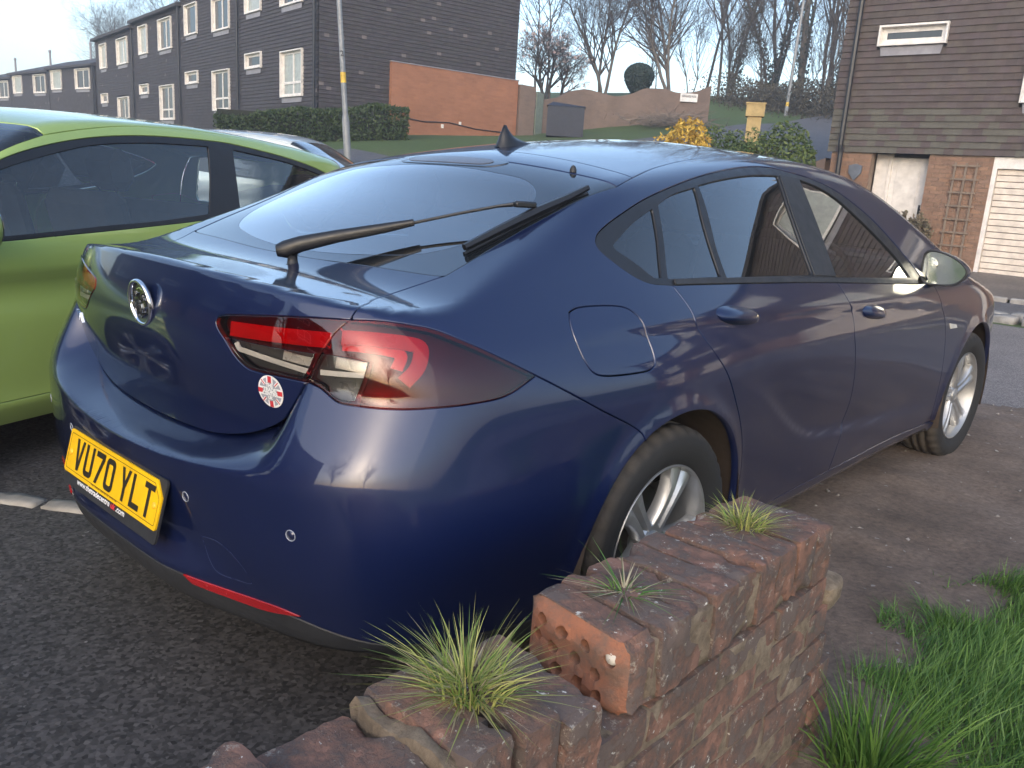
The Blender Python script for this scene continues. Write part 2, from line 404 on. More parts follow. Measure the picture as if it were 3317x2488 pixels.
def house(name, label, org, rz, W, D, zg, zt, ze, wins, group=None, single=True, base=(.050, .045, .049), seed=1, pale=.012, ridge=.9, gable=None, brick='tex', courses_z0=None, pipe=True, low=(), roof_over=.25, moss=0., back=True):
    """org: front left corner seen from outside; local x to the right, -y outward, heights in world z"""
    h = empty(name, (org[0], org[1], 0), rz); tag(h, label, 'house', group)
    mb = MB(); mb.box((W/2, D/2+.02, (zg+zt)/2-.2), (W-.02, D-.04, zt-zg+.4)); mb.ob('brick_wall', BROWNW if brick == 'brown' else ORANGE, h)
    mb = MB(); mb.box((W/2, D/2+.02, (zt+ze)/2), (W-.012, D-.03, ze-zt-.004)); mb.ob('upper_wall', ROOFM, h)
    holes = [(a, b, c, d) for (a, b, c, d, k, p) in wins]
    cladding(h, tile_boxes(.0, W, zt-.03, ze, holes, base, pale, seed=seed, moss=moss), single)
    for (a, b, c, d, k, p) in wins:
        window(h, a, b, c, d, k, pane=p)
        if k != 'door': apron(h, a, b, c-.01)
    mb = MB(); o = roof_over; zr = ze+ridge
    mb._add([(-.12, -o, ze-.02), (W+.12, -o, ze-.02), (W+.12, D/2, zr), (-.12, D/2, zr), (W+.12, D+o, ze-.02), (-.12, D+o, ze-.02),
             (-.12, -o, ze-.14), (W+.12, -o, ze-.14), (W+.12, D+o, ze-.14), (-.12, D+o, ze-.14)],
            [(0, 1, 2, 3), (3, 2, 4, 5), (6, 7, 1, 0), (5, 4, 8, 9), (0, 3, 5, 9, 6), (1, 7, 8, 4, 2), (6, 9, 8, 7)])
    ro = mb.ob('roof', ROOFM, h)
    mb = MB(); mb.lathe([(.07, ze), (.07, zr+.35), (.09, zr+.37), (.09, zr+.5), (.03, zr+.55)], 10, c=(W*.12, D*.3, 0)); mb.ob('flue', LEAD, ro)
    if pipe:
        mb = MB(); mb.tube([(W-.10, -.11, zg-.2), (W-.10, -.11, ze-.1)], .045, 8); mb.ob('downpipe', PIPE, h)
    return h
# ------------------------------------------------------------------ terrace on the left (corner C, facade running away to the left)
Cx, Cy = -20.36, 13.607; FU = np.array([.986, -.169])      # to the right, seen from the street
def fpos(s): return (Cx-FU[0]*s, Cy-FU[1]*s)
FRZ = math.atan2(FU[1], FU[0])
GR = 'dark tile hung terrace houses stepping down the street'
def win_set(Wd, dz, smp, smid, tall0, tall1, u0, u1, ua0, ua1, p1, p2, p3, tb=3.31):
    f = lambda a: Wd-a
    return [(f(tall1), f(tall0), tb+dz, tb+1.40+dz, 'tall', p1), (f(smid), f(smp), 4.33+dz, 4.85+dz, 'slot', WGLASS), (f(u1), f(u0), 6.03+dz, 7.30+dz, 'two', p2), (f(ua1), f(ua0), 6.12+dz, 7.34+dz, 'one', p3)]
L1 = house('terraced_house', 'end terrace house with dark hung tiles and orange brick gable panel', fpos(6.30), FRZ, 6.30, 7.4, .6, 2.50, 7.85, win_set(6.30, 0, 4.31, 5.76, 1.01, 2.68, 1.01, 2.68, 4.31, 5.73, WPALE, WGLASS, WPALE), GR, seed=11, pale=.006)
L2 = house('terraced_house', 'dark tile hung terrace house next to the end house with gable', fpos(13.0), FRZ, 6.68, 7.4, .4, 2.35, 7.62, [(6.68-(9.17-6.32), 6.68-(7.36-6.32), 3.02, 4.47, 'tall', WGLASS), (6.68-(12.4-6.32), 6.68-(10.87-6.32), 4.11, 4.60, 'slot', WGLASS), (6.68-(9.07-6.32), 6.68-(7.27-6.32), 5.83, 7.0, 'two', WGLASS), (6.68-(12.34-6.32), 6.68-(10.84-6.32), 5.96, 7.12, 'one', WGLASS)], GR, seed=12, pale=.004)
L3 = house('terraced_house', 'dark tile hung terrace house with flue, two doors from the gable end', fpos(20.2), FRZ, 7.2, 7.4, .2, 2.1, 7.30, [(7.2-(16.09-13), 7.2-(14.09-13), 2.76, 4.22, 'tall', WGLASS), (7.2-(19.3-13), 7.2-(17.9-13), 3.95, 4.4, 'slot', WGLASS), (7.2-(16.03-13), 7.2-(14.17-13), 5.66, 6.93, 'two', WGLASS), (7.2-(19.2-13), 7.2-(17.8-13), 5.7, 6.95, 'one', WPALE)], GR, seed=13, pale=.004)
L4 = house('terraced_house', 'dark tile hung terrace house at the low end of the taller block', fpos(28.0), FRZ, 7.8, 7.4, .0, 1.9, 7.12, [(7.8-(23.5-20.2), 7.8-(21.4-20.2), 2.5, 3.96, 'tall', WGLASS), (7.8-(27-20.2), 7.8-(25.6-20.2), 3.75, 4.25, 'slot', WGLASS), (7.8-(23.27-20.2), 7.8-(21.27-20.2), 5.48, 6.72, 'two', WPALE), (7.8-(26.9-20.2), 7.8-(25.5-20.2), 5.5, 6.75, 'one', WPALE)], GR, seed=14, pale=.004)
# gable of the end house: tiles, brick panel
gh = empty('gable_frame'); bpy.data.objects.remove(gh)
def on_gable(h, W):
    rows = tile_boxes(.0, 7.4, 2.45, 8.6, [(2.40, 7.45, 2.0, 4.5)], (.050, .043, .045), .022, seed=31)
    V = []; F = []; T = []
    for v, f, t in rows: b = len(V); V += [(W-q[1], q[0], q[2]) for q in v]; F += [tuple(b+i for i in q) for q in f]; T += t
    # keep below the roof slope
    V = np.array(V); ok = [i for i, f in enumerate(F) if V[list(f), 2].max() < 7.85+.95*(1-abs(V[f[0], 1]-3.7)/3.7)]
    o = add('gable_tiles', toned(mesh('gable_tiles', V, [F[i] for i in ok], TILE, smooth=False), [T[i] for i in ok]), h); o['kind'] = 'stuff'
    mb = MB(); mb.box((W+.05, (2.40+7.44)/2, 3.2), (.22, 5.04, 2.72)); mb.ob('brick_panel', ORANGE, h)
    mb = MB(); mb.box((W+.05, (2.40+7.44)/2, 4.575), (.26, 5.08, .03)); mb.ob('panel_capping', LEAD, h)
    mb = MB(); mb.tube([(W+.175, 2.6, 2.95), (W+.175, 3.6, 2.86), (W+.175, 4.6, 2.92), (W+.175, 5.7, 2.80), (W+.175, 7.2, 2.78)], .018, 6); mb.ob('wall_cable', PIPE, h)
    for (y, z) in ((4.35, 2.78), (5.05, 2.92)):
        mb = MB(); mb.box((W+.17, y, z), (.03, .09, .12)); mb.ob('vent_cover', UPVC, h)
on_gable(L1, 6.30)
# ground-floor doors peeping over the hedge
for h, W, z in ((L1, 6.3, 2.35), (L2, 6.68, 2.2)):
    d = empty('door'); d.parent = h
    for (a, b, mt) in ((.35, .48, UPVC), (.95, 1.08, UPVC), (.48, .95, WGLASS)):
        mb = MB(); mb.box(((a+b)/2+.4, -.03, z-.95), (b-a, .08, 1.9)); mb.ob('door_frame' if mt is UPVC else 'door_leaf', mt, d)
    mb = MB(); mb.box((1.115, -.03, z+.04), (.73, .08, .08)); mb.ob('door_frame', UPVC, d)
    mb = MB(); mb.box((3.9, -.03, z-.05), (1.2, .08, .28)); mb.ob('fascia_panel', UPVC, h)
# further block beyond
B2 = dp2 = None
def far_house(i, px, py, W, ze, seed):
    return house('terraced_house', ['low dark tiled house at the near end of the far block', 'low dark tiled house in the middle of the far block', 'low dark tiled house at the far end beside bare trees'][i], (px, py), 0., W, 7.5, .0, 1.2, ze, [(.44, 2.08, ze-1.32, ze-.18, 'one', WPALE), (4.18, 6.25, ze-1.36, ze-.22, 'two', WGLASS), (.44, 2.08, ze-4.0, ze-2.82, 'one', WGLASS), (4.18, 6.25, ze-4.0, ze-2.82, 'two', WGLASS)], GR, seed=seed, pale=.01, ridge=1.25)
for i, (s0, s1, ze) in enumerate(((0., 6.9, 6.05), (6.95, 14.0, 5.95), (14.05, 21.2, 5.75))):
    far_house(i, -49.9-s1, 18.9+.016*s1, s1-s0, ze, 41+i)
# ------------------------------------------------------------------ houses facing the lane (facade Y=15)
YF = 15.0; kx = (YF+1.869)/13.869
def fx(x12): return 1.985+(x12-1.985)*kx
def fz(z12): return 1.277+(z12-1.277)*kx
RX0 = fx(-3.84)
gR_ = 'brown tile hung houses facing the lane'
def lane_house(label, X0, W, seed, first, ze=8.2):
    zt = fz(2.04)
    wins = [(fx(-3.29)-RX0, fx(-2.297)-RX0, fz(3.583), fz(3.882), 'slot', WGLASS), (fx(-1.20)-RX0, fx(-1.20)-RX0+1.75, fz(2.74), fz(3.95), 'tall', WPALE), (1.0, 2.6, 6.0, 7.3, 'one', WPALE), (4.3, 6.1, 6.0, 7.3, 'two', WPALE)]
    h = house('lane_house', label, (X0, YF), 0., W, 7.5, .0, zt, ze, wins, gR_, single=False, base=(.080, .062, .057), seed=seed, pale=.003, brick='brown', pipe=False, moss=.5 if first else .2)
    # brick ground floor as separate courses of real bricks
    g = fx; L = lambda x: fx(x)-RX0
    r = random.Random(seed)
    for o_ in list(h.children):
        if o_.name.startswith('brick_wall'):
            bpy.data.objects.remove(o_)
    mb = MB(); z0, z1 = .05, zt-.03
    for (a, b) in ((.08, L(-3.13)), (L(-2.27), L(-1.385)), (L(-1.385)+2.45, W-.02)): mb.box(((a+b)/2, .12, (z0+z1)/2), (b-a, .20, z1-z0))
    mb.box((W/2, 4.0, (z0+z1)/2), (W-.1, 7.0-.3, z1-z0)); mb.ob('ground_wall', plain('wall_mortar', (.22, .16, .12), .9), h)
    V = []; F = []; T = []
    for (a, b) in ((.08, L(-3.13)), (L(-2.27), L(-1.385)), (L(-1.385)+2.45, W-.02)):
        k = 0; z = z0
        while z < z1-.05:
            x = a-(.112 if k % 2 else 0)
            while x < b-.02:
                p, q = max(x, a), min(x+.215, b); x += .225
                if q-p < .03: continue
                y = .012+r.uniform(-.003, .003); e = len(V); V += [(p, y, z), (q, y, z), (q, y, z+.065), (p, y, z+.065), (p, .03, z), (q, .03, z), (q, .03, z+.065), (p, .03, z+.065)]
                F += [(e, e+1, e+2, e+3), (e+4, e+5, e+1, e), (e+3, e+2, e+6, e+7), (e, e+3, e+7, e+4), (e+1, e+5, e+6, e+2)]
                c = r.choice([(1.1, 1.0, .95), (.85, .8, .8), (1.3, 1.15, 1.0), (1.0, .9, .85), (.95, .85, .75)]); T += [c]*5
            z += .075; k += 1
    o = add('facing_bricks', toned(mesh('facing_bricks', V, F, BRICKW, smooth=False), T), h); o['kind'] = 'stuff'
    # door and side light in a recess
    d = empty('front_door'); d.parent = h
    def bx(nm, a, b, c, dd, y0, y1, mt): 
        m_ = MB(); m_.box(((a+b)/2, (y0+y1)/2, (c+dd)/2), (b-a, y1-y0, dd-c), bev=.006 if b-a > .05 else 0); return m_.ob(nm, mt, d)
    dl, dr = L(-3.13), L(-2.27); zf = .10; ztop = zt-.03
    bx('side_panel', dl, L(-2.93), zf, ztop, .30, .36, UPVC); bx('door_frame', L(-2.93), L(-2.93)+.06, zf, ztop-.0, .29, .36, UPVC); bx('door_frame', dr-.07, dr, zf, ztop, .29, .36, UPVC)
    bx('door_leaf', L(-2.93)+.06, dr-.07, zf, ztop-.06, .315, .355, UPVC)
    for (c, dd) in ((zf+.12, .98), (1.08, ztop-.18)): bx('door_panel', L(-2.93)+.16, dr-.22, c, dd, .306, .316, UPVC)
    bx('door_handle', dr-.135, dr-.105, 1.02, 1.26, .285, .316, PIPE); bx('handle_lever', dr-.135, dr-.035, 1.16, 1.185, .27, .286, PIPE)
    m_ = MB(); m_.box(((dl+dr)/2, .5, (zf+ztop)/2), (dr-dl+.1, .05, ztop-zf)); m_.ob('recess_back', DARKW, d)
    if first:
        V2, F2 = text_mesh('2', .16, .002); 
        add('door_number', mesh('door_number', np.stack([V2[:, 0]+dr-.105, 0*V2[:, 0]+.3135, V2[:, 1]+.93], 1), F2, PIPE, smooth=False), d)
        m_ = MB(); m_.prism([(-.13, .12), (0, .16), (.13, .12), (.12, -.02), (0, -.16), (-.12, -.02)], 1, -.03, 0.0); o = m_.ob('shield_plaque', plain('grey_plaque', (.20, .22, .26), .4, Metallic=.6), h); o.location = (L(-3.347), -.005, fz(1.709))
    # garage
    gd = empty('garage_door'); gd.parent = h; ga = L(-1.385); gb = ga+2.45
    for nm, a, b, c, dd in (('garage_frame', ga, ga+.07, .08, zt-.04), ('garage_frame', gb-.07, gb, .08, zt-.04), ('garage_frame', ga+.07, gb-.07, fz(1.846), zt-.04)):
        m_ = MB(); m_.box(((a+b)/2, .07, (c+dd)/2), (b-a, .10, dd-c)); m_.ob(nm, UPVC, gd)
    z = .12; n_ = 17; st = (fz(1.846)-.12)/n_
    for k in range(n_):
        m_ = MB(); m_.box(((ga+gb)/2, .105, z+st*(k+.5)), (gb-ga-.15, .035, st-.012), bev=.005); m_.ob('garage_slat', GARAGE, gd)
    m_ = MB(); m_.box(((ga+gb)/2, .14, .10+(zt-.2)/2), (gb-ga, .03, zt-.2)); m_.ob('garage_back', plain('garage_shadow_gap', (.20, .17, .14), .8), gd)
    # downpipe leaning off the corner
    m_ = MB(); m_.tube([(L(-3.60), -.09, .0), (L(-3.60), -.09, zt-.05), (L(-3.61), -.12, zt+.1), (L(-3.61), -.12, ze)], .05, 8); m_.ob('downpipe', PIPE, h)
    if first:                                              # trellis fixed to the brick pier
        tr = empty('trellis'); tr.parent = h; WOOD = plain('weathered_wood', (.20, .155, .12), .85)
        for xx in (L(-1.88), L(-1.73), L(-1.585)):
            m_ = MB(); m_.box((xx, -.02, 1.12), (.035, .02, 1.85)); m_.ob('trellis_post', WOOD, tr)
        for k in range(8):
            m_ = MB(); m_.box((L(-1.73), -.035, .35+k*.235), (.46, .014, .03)); m_.ob('trellis_rung', WOOD, tr)
    return h
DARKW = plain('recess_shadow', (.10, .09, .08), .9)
lane_house('brown tile hung house with white front door number 2 and cream garage', RX0, 6.7, 61, True)
lane_house('brown tile hung house beyond the garage of number 2', RX0+6.75, 6.7, 62, False, 7.9)
lane_house('brown tile hung house furthest along the lane from number 2', RX0+13.5, 6.7, 63, False, 7.5)
# ------------------------------------------------------------------ car body surfaces
# ---------- smooth table helpers ----------
def pchip(x,y,xq):
    x=np.asarray(x,float); y=np.asarray(y,float); xq=np.asarray(xq,float)
    h=np.diff(x); d=np.diff(y)/h; m=np.zeros_like(y)
    for i in range(1,len(x)-1):
        if d[i-1]*d[i]>0:
            w1=2*h[i]+h[i-1]; w2=h[i]+2*h[i-1]; m[i]=(w1+w2)/(w1/d[i-1]+w2/d[i])
    m[0]=d[0]; m[-1]=d[-1]
    xc=np.clip(xq,x[0],x[-1]); k=np.clip(np.searchsorted(x,xc)-1,0,len(h)-1)
    t=(xc-x[k])/h[k]; t2=t*t; t3=t2*t
    r=(2*t3-3*t2+1)*y[k]+(t3-2*t2+t)*h[k]*m[k]+(-2*t3+3*t2)*y[k+1]+(t3-t2)*h[k]*m[k+1]
    return r+(xq-xc)*np.where(xq<x[0],m[0],np.where(xq>x[-1],m[-1],0))
def blur(a,ax,s):
    if s<=0: return a
    n=int(3*s)+1; k=np.exp(-.5*(np.arange(-n,n+1)/s)**2); k/=k.sum()
    pad=[(0,0)]*a.ndim; pad[ax]=(n,n); b=np.pad(a,pad,mode='reflect',reflect_type='odd')
    out=np.zeros_like(a)
    for i,w in enumerate(k): out+=w*np.take(b,np.arange(i,i+a.shape[ax]),axis=ax)
    return out
def _bw(t): return ((1-t)**3/6,(3*t**3-6*t*t+4)/6,(-3*t**3+3*t*t+3*t+1)/6,t**3/6)
class Tab1:
    def __init__(s,x,y,step=.02,sm=2.):
        s.x0=x[0]-.3; s.st=step; s.n=int((x[-1]-x[0]+.6)/step)+1
        s.c=blur(pchip(x,y,s.x0+step*np.arange(s.n)),0,sm)
    def __call__(s,x):
        u=np.clip((x-s.x0)/s.st,1,s.n-3.001); i=u.astype(int); w=_bw(u-i)
        return sum(w[k]*s.c[i-1+k] for k in range(4))
class Tab2:
    def __init__(s,ys,zs,tab,step=.025,smy=2.,smz=1.2):
        tab=np.asarray(tab,float)            # rows: z levels, cols: y stations
        s.y0=ys[0]-.3; s.z0=zs[0]-.2; s.st=step
        s.ny=int((ys[-1]-ys[0]+.6)/step)+1; s.nz=int((zs[-1]-zs[0]+.4)/step)+1
        yq=s.y0+step*np.arange(s.ny); zq=s.z0+step*np.arange(s.nz)
        a=np.stack([pchip(ys,r,yq) for r in tab]); b=np.stack([pchip(zs,a[:,j],zq) for j in range(s.ny)],1)
        s.c=blur(blur(b,1,smy),0,smz)
    def __call__(s,y,z):
        u=np.clip((y-s.y0)/s.st,1,s.ny-3.001); v=np.clip((z-s.z0)/s.st,1,s.nz-3.001)
        i=u.astype(int); j=v.astype(int); wu=_bw(u-i); wv=_bw(v-j)
        r=0
        for a in range(4):
            q=0
            for b in range(4): q=q+wu[b]*s.c[j-1+a,i-1+b]
            r=r+wv[a]*q
        return r
def smax(a,b,k):
    h=np.maximum(k-np.abs(a-b),0)/k
    return np.maximum(a,b)+h*h*h*k/6
# ---------- dark blue hatchback ----------
class BlueBody:
    zc=Tab1([-1.1,-.98,-.95,-.90,-.82,-.72,-.65,-.60,-.4,-.2,-.03,.06,.22,.34,.6,1.0,1.3,1.6,1.9,2.3,2.75,3.0,3.4,3.7,3.9],
            [1.05,1.045,1.041,1.034,1.024,1.018,1.026,1.043,1.133,1.228,1.312,1.343,1.373,1.391,1.422,1.451,1.453,1.437,1.385,1.235,1.03,.975,.90,.80,.68],.02,1.6)
    cr=Tab1([-1.1,-.95,-.6,-.3,0,.3,1.0,1.8,2.3,2.8,3.8],[.07,.06,.03,.09,.15,.19,.18,.17,.14,.10,.14],.05,2)
    Ys=[-1.0,-.8,-.6,-.3,0,.4,.8,1.3,1.8,2.3,2.83,3.2,3.5,3.8]
    Zs=[.12,.25,.40,.55,.70,.82,.90,.97,1.03,1.12,1.22,1.32,1.42,1.5]
    Wt=[[.74,.79,.83,.86,.87,.83,.81,.81,.81,.83,.87,.83,.76,.62],
        [.77,.82,.855,.885,.90,.885,.872,.872,.872,.885,.90,.87,.80,.66],
        [.79,.84,.875,.905,.922,.900,.887,.887,.888,.900,.922,.895,.83,.69],
        [.81,.862,.897,.919,.931,.912,.902,.902,.904,.912,.931,.905,.84,.70],
        [.78,.835,.874,.909,.930,.922,.916,.915,.913,.916,.925,.90,.835,.69],
        [.755,.812,.855,.897,.922,.923,.921,.919,.915,.912,.91,.885,.82,.67],
        [.75,.795,.83,.867,.895,.905,.907,.906,.902,.896,.89,.86,.79,.64],
        [.70,.745,.78,.82,.852,.868,.873,.873,.870,.864,.86,.83,.76,.62],
        [.64,.685,.725,.77,.805,.826,.834,.835,.832,.826,.82,.79,.72,.58],
        [.56,.60,.645,.695,.735,.765,.776,.778,.775,.768,.76,.72,.66,.52],
        [.48,.52,.565,.62,.665,.70,.712,.714,.711,.704,.69,.65,.59,.46],
        [.40,.44,.49,.545,.595,.632,.646,.648,.645,.637,.62,.58,.52,.40],
        [.33,.37,.42,.475,.525,.563,.578,.580,.577,.568,.55,.51,.45,.33],
        [.28,.32,.37,.425,.475,.513,.528,.530,.527,.518,.50,.46,.40,.28]]
    W=Tab2(Ys,Zs,Wt)
    ta=Tab1([.1,.5,.60,.66,.71,.76,.82,.88,.93,.98,1.01,1.04,1.08,1.2],
            [-.95,-.956,-.958,-.960,-.964,-.975,-.986,-.99,-.985,-.975,-.965,-.955,-.945,-.92],.01,1.2)
    yr=Tab1([.1,.2,.29,.345,.375,.395,.425,.455,.50,.56,.60,.70,.9],
            [-.99,-1.025,-1.055,-1.078,-1.086,-1.081,-1.067,-1.058,-1.060,-1.065,-1.068,-1.068,-1.06],.006,.9)
    yb=Tab1([.1,.2,.30,.38,.46,.56,.64,.70,.9],[-.98,-1.01,-1.035,-1.052,-1.064,-1.069,-1.070,-1.068,-1.06],.01,1.0)
    zk=Tab1([-.2,0,.2,.4,.52,.63,.7,.8,1.0],[.622,.622,.628,.648,.664,.676,.686,.705,.72],.02,1.0)
    ze=Tab1([-.2,0,.12,.272,.367,.444,.517,.55,.58,.66,.8,1.0],[.648,.648,.651,.661,.679,.706,.746,.79,.838,.838,.838,.85],.01,1.0)
    pa=Tab1([.1,.4,.6,.72,.85,1.0,1.1],[.26,.25,.24,.24,.26,.28,.30],.02,2)
    zcr=Tab1([-.6,-.35,-.13,.1,.45,1.1,1.6,2.2,3.0],[.90,.921,.932,.931,.925,.905,.885,.85,.80],.05,1)
    acr=Tab1([-.8,-.5,-.30,0,1.0,1.9,2.3,3.0],[0,0,.007,.011,.010,.008,.002,0],.05,2)
    zbl=Tab1([.2,.45,.68,.94,1.3,2.0,2.5],[.78,.70,.578,.47,.43,.385,.37],.05,1)
    abl=Tab1([.0,.40,.60,.95,1.5,2.0,2.3,3.0],[0,0,.008,.014,.012,.008,0,0],.05,2)
    @classmethod
    def F(c,X,Y,Z,mode=''):
        ax=np.sqrt(X*X+1e-8)
        w=c.W(Y,Z)
        d=Z-c.zcr(Y); w=w-c.acr(Y)*np.where(d<0,np.exp(-(d/.09)**2),1-1/(1+np.exp(np.clip(-d/.006,-40,40))))*1.0*np.where(d<0,1/(1+np.exp(np.clip(d/.006,-40,40))),1.)
        d=Z-c.zbl(Y); w=w-c.abl(Y)*np.exp(-(np.maximum(d,0)/.10)**2)/(1+np.exp(np.clip(-d/.008,-40,40)))
        for yc in (0.,2.829):
            r=np.sqrt((Y-yc)**2+(Z-.33)**2); w=w+.010*np.exp(-((r-.385)/.035)**2)
        side=ax-w
        top=(Z-(c.zc(Y)-c.cr(Y)*X*X))*.93
        if mode=='t': rz=c.ta(Z)
        else:
            t=np.clip((ax-.22)/.30,0,1); t=t*t*(3-2*t); e=c.ze(ax); k=c.zk(ax); te=c.ta(e)-.003
            rz=smax((1-t)*c.yr(Z)+t*c.yb(Z),te+(-1.068-te)*(e-Z)/(e-k),.03)
            if mode=='':
                q=np.clip((Z-e+.01)/.02,0,1); rz=(1-q)*rz+q*c.ta(Z)
        rear=(rz+c.pa(Z)*ax**2.5-Y)*.95
        front=(Y-(3.80-.55*ax**2.6-.25*(Z-.55)**2))*.95
        bot=(.20+.08*np.clip((-.45-Y)/.4,0,1)**2)-Z
        kk=.016+.064*np.clip((Y+.80)/.5,0,1)
        f=smax(side,rear,.22)
        f=smax(f,top,kk)
        f=smax(f,front,.25)
        return smax(f,bot,.05)

class GreenBody:
    zc=Tab1([-.9,-.72,-.62,-.45,-.1,.3,.7,1.1,1.4,1.55,1.8,2.1,2.35,2.6,3.0,3.2],[1.30,1.31,1.335,1.365,1.41,1.44,1.455,1.45,1.43,1.40,1.27,1.10,.985,.93,.84,.75],.02,2.)
    cr=Tab1([-.9,0,.7,1.5,2.3,3.2],[.10,.11,.10,.11,.13,.16],.05,2)
    Ys=[-.8,-.5,0,.5,1.0,1.5,2.0,2.5,2.9,3.2]
    Zs=[.12,.22,.29,.33,.45,.60,.72,.76,.81,.87,.94,1.0,1.1,1.2,1.3,1.4]
    Wr=[.78,.805,.838,.828,.832,.836,.822,.830,.857,.856,.845,.824,.782,.74,.698,.655]
    Wy=[-.10,-.035,.005,.0,.0,.0,.0,.0,-.05,-.13]
    W=Tab2(Ys,Zs,[[w+d*(1.0 if w>.8 else .8) for d in Wy] for w,Wy in [(w,[-.10,-.035,.005,.0,.0,.0,.0,.0,-.05,-.13]) for w in Wr]],.02,2.,.55)
    @classmethod
    def F(c,X,Y,Z):
        ax=np.sqrt(X*X+1e-8); w=c.W(Y,Z)
        for yc in (0.,2.489):
            r=np.sqrt((Y-yc)**2+(Z-.30)**2); w=w+.012*np.exp(-((r-.345)/.035)**2)
        side=ax-w; top=(Z-(c.zc(Y)-c.cr(Y)*X*X))*.93
        rear=(-.70+.12*np.clip(Z-.95,0,1)+.20*ax**2.5-Y)*.95
        front=(Y-(3.12-.45*ax**2.6-.4*(Z-.55)**2))*.95
        f=smax(side,rear,.18); f=smax(f,top,.07); f=smax(f,front,.2); return smax(f,.18-Z,.05)

BlueBody.FB=classmethod(lambda c,X,Y,Z: c.F(X,Y,Z,'b')); BlueBody.FT=classmethod(lambda c,X,Y,Z: c.F(X,Y,Z,'t'))
class Shell:
    """charts on a closed car body F(x,y,z)=0, seen from an inner spine; used to cut the body into panels"""
    def __init__(s, F, zc, y0, Rc=.9): s.F = F; s.zc = zc; s.y0 = y0; s.Rc = Rc
    def sph(s, P):
        P = np.asarray(P, float); th = np.arctan2(P[:, 2]-s.zc, P[:, 0])
        dy = s.y0-P[:, 1]; rr = np.hypot(P[:, 0], P[:, 2]-s.zc)
        u = np.where(dy > 0, -np.arctan2(dy, rr), -dy)     # <0: polar angle, >0: distance along the spine
        return u, th
    def to(s, P, chart):
        u, th = s.sph(P)
        if chart == 'cyl': return np.stack([u, th*s.Rc], 1)
        rho = np.pi/2+u
        return np.stack([rho*np.cos(th), rho*np.sin(th)], 1)
    def ray(s, C, chart):
        if chart == 'cyl': u, th = C[:, 0], C[:, 1]/s.Rc
        else: rho = np.hypot(C[:, 0], C[:, 1]); th = np.arctan2(C[:, 1], C[:, 0]); u = rho-np.pi/2
        ph = np.maximum(-u, 0); O = np.stack([0*u, s.y0+np.maximum(u, 0), 0*u+s.zc], 1)
        D = np.stack([np.cos(ph)*np.cos(th), -np.sin(ph), np.cos(ph)*np.sin(th)], 1)
        return O, D
    def lift(s, C, chart):
        O, D = s.ray(np.asarray(C, float), chart)
        lo = np.full(len(O), .05); hi = np.full(len(O), 1.9)
        for _ in range(30):
            m_ = .5*(lo+hi); P = O+D*m_[:, None]; ins = s.F(P[:, 0], P[:, 1], P[:, 2]) < 0
            lo = np.where(ins, m_, lo); hi = np.where(ins, hi, m_)
        return O+D*(.5*(lo+hi))[:, None]
    def normal(s, P, h=1.5e-3):
        g = []
        for k in range(3):
            d = np.zeros(3); d[k] = h; a = P+d; b = P-d
            g.append(s.F(a[:, 0], a[:, 1], a[:, 2])-s.F(b[:, 0], b[:, 1], b[:, 2]))
        g = np.stack(g, 1); return g/np.linalg.norm(g, axis=1)[:, None]
def catmull(P, n):
    P = np.asarray(P, float)
    if len(P) < 3:
        t = np.linspace(0, 1, n)[:, None]; return P[0]*(1-t)+P[-1]*t
    d = np.r_[0, np.cumsum(np.linalg.norm(np.diff(P, axis=0), axis=1)**.5)]
    q = np.vstack([2*P[0]-P[1], P, 2*P[-1]-P[-2]]); dd = np.r_[-d[1], d, 2*d[-1]-d[-2]]
    out = []
    for t in np.linspace(0, d[-1], n):
        i = min(max(np.searchsorted(d, t, 'right')-1, 0), len(d)-2)
        t0, t1, t2, t3 = dd[i:i+4]; p0, p1, p2, p3 = q[i:i+4]
        a1 = (t1-t)/(t1-t0)*p0+(t-t0)/(t1-t0)*p1; a2 = (t2-t)/(t2-t1)*p1+(t-t1)/(t2-t1)*p2; a3 = (t3-t)/(t3-t2)*p2+(t-t2)/(t3-t2)*p3
        b1 = (t2-t)/(t2-t0)*a1+(t-t0)/(t2-t0)*a2; b2 = (t3-t)/(t3-t1)*a2+(t-t1)/(t3-t1)*a3
        out.append((t2-t)/(t2-t1)*b1+(t-t1)/(t2-t1)*b2)
    return np.array(out)
def loop(*segs, h=.016):
    """closed outline from smooth segments meeting at corners"""
    out = []
    for sg in segs:
        sg = np.asarray(sg, float); L = np.linalg.norm(np.diff(sg, axis=0), axis=1).sum()
        out.append(catmull(sg, max(2, int(L/h)+1)))
    P = np.vstack(out); keep = [0]
    for i in range(1, len(P)):
        if np.linalg.norm(P[i]-P[keep[-1]]) > h*.35: keep.append(i)
    if np.linalg.norm(P[keep[-1]]-P[keep[0]]) < h*.35: keep.pop()
    return P[keep]
def sym(P):
    """right-hand half outline (ends on x=0) -> full outline"""
    P = np.asarray(P, float); Q = P[::-1]*[-1, 1, 1]
    keep = np.abs(Q[:, 0]) > 1e-3
    return np.vstack([P, Q[keep]])
def inpoly(pts, poly):
    x, y = pts[:, 0], pts[:, 1]; r = np.zeros(len(pts), bool); j = len(poly)-1
    for i in range(len(poly)):
        xi, yi = poly[i]; xj, yj = poly[j]
        if yi != yj:
            c = ((yi > y) != (yj > y)) & (x < (xj-xi)*(y-yi)/(yj-yi)+xi); r ^= c
        j = i
    return r
def distpoly(pts, poly):
    d = np.full(len(pts), 9.)
    a = poly; b = np.roll(poly, -1, 0)
    for p, q in zip(a, b):
        e = q-p; L = max(e@e, 1e-12); t = np.clip(((pts-p)@e)/L, 0, 1); d = np.minimum(d, np.linalg.norm(pts-p-t[:, None]*e, axis=1))
    return d
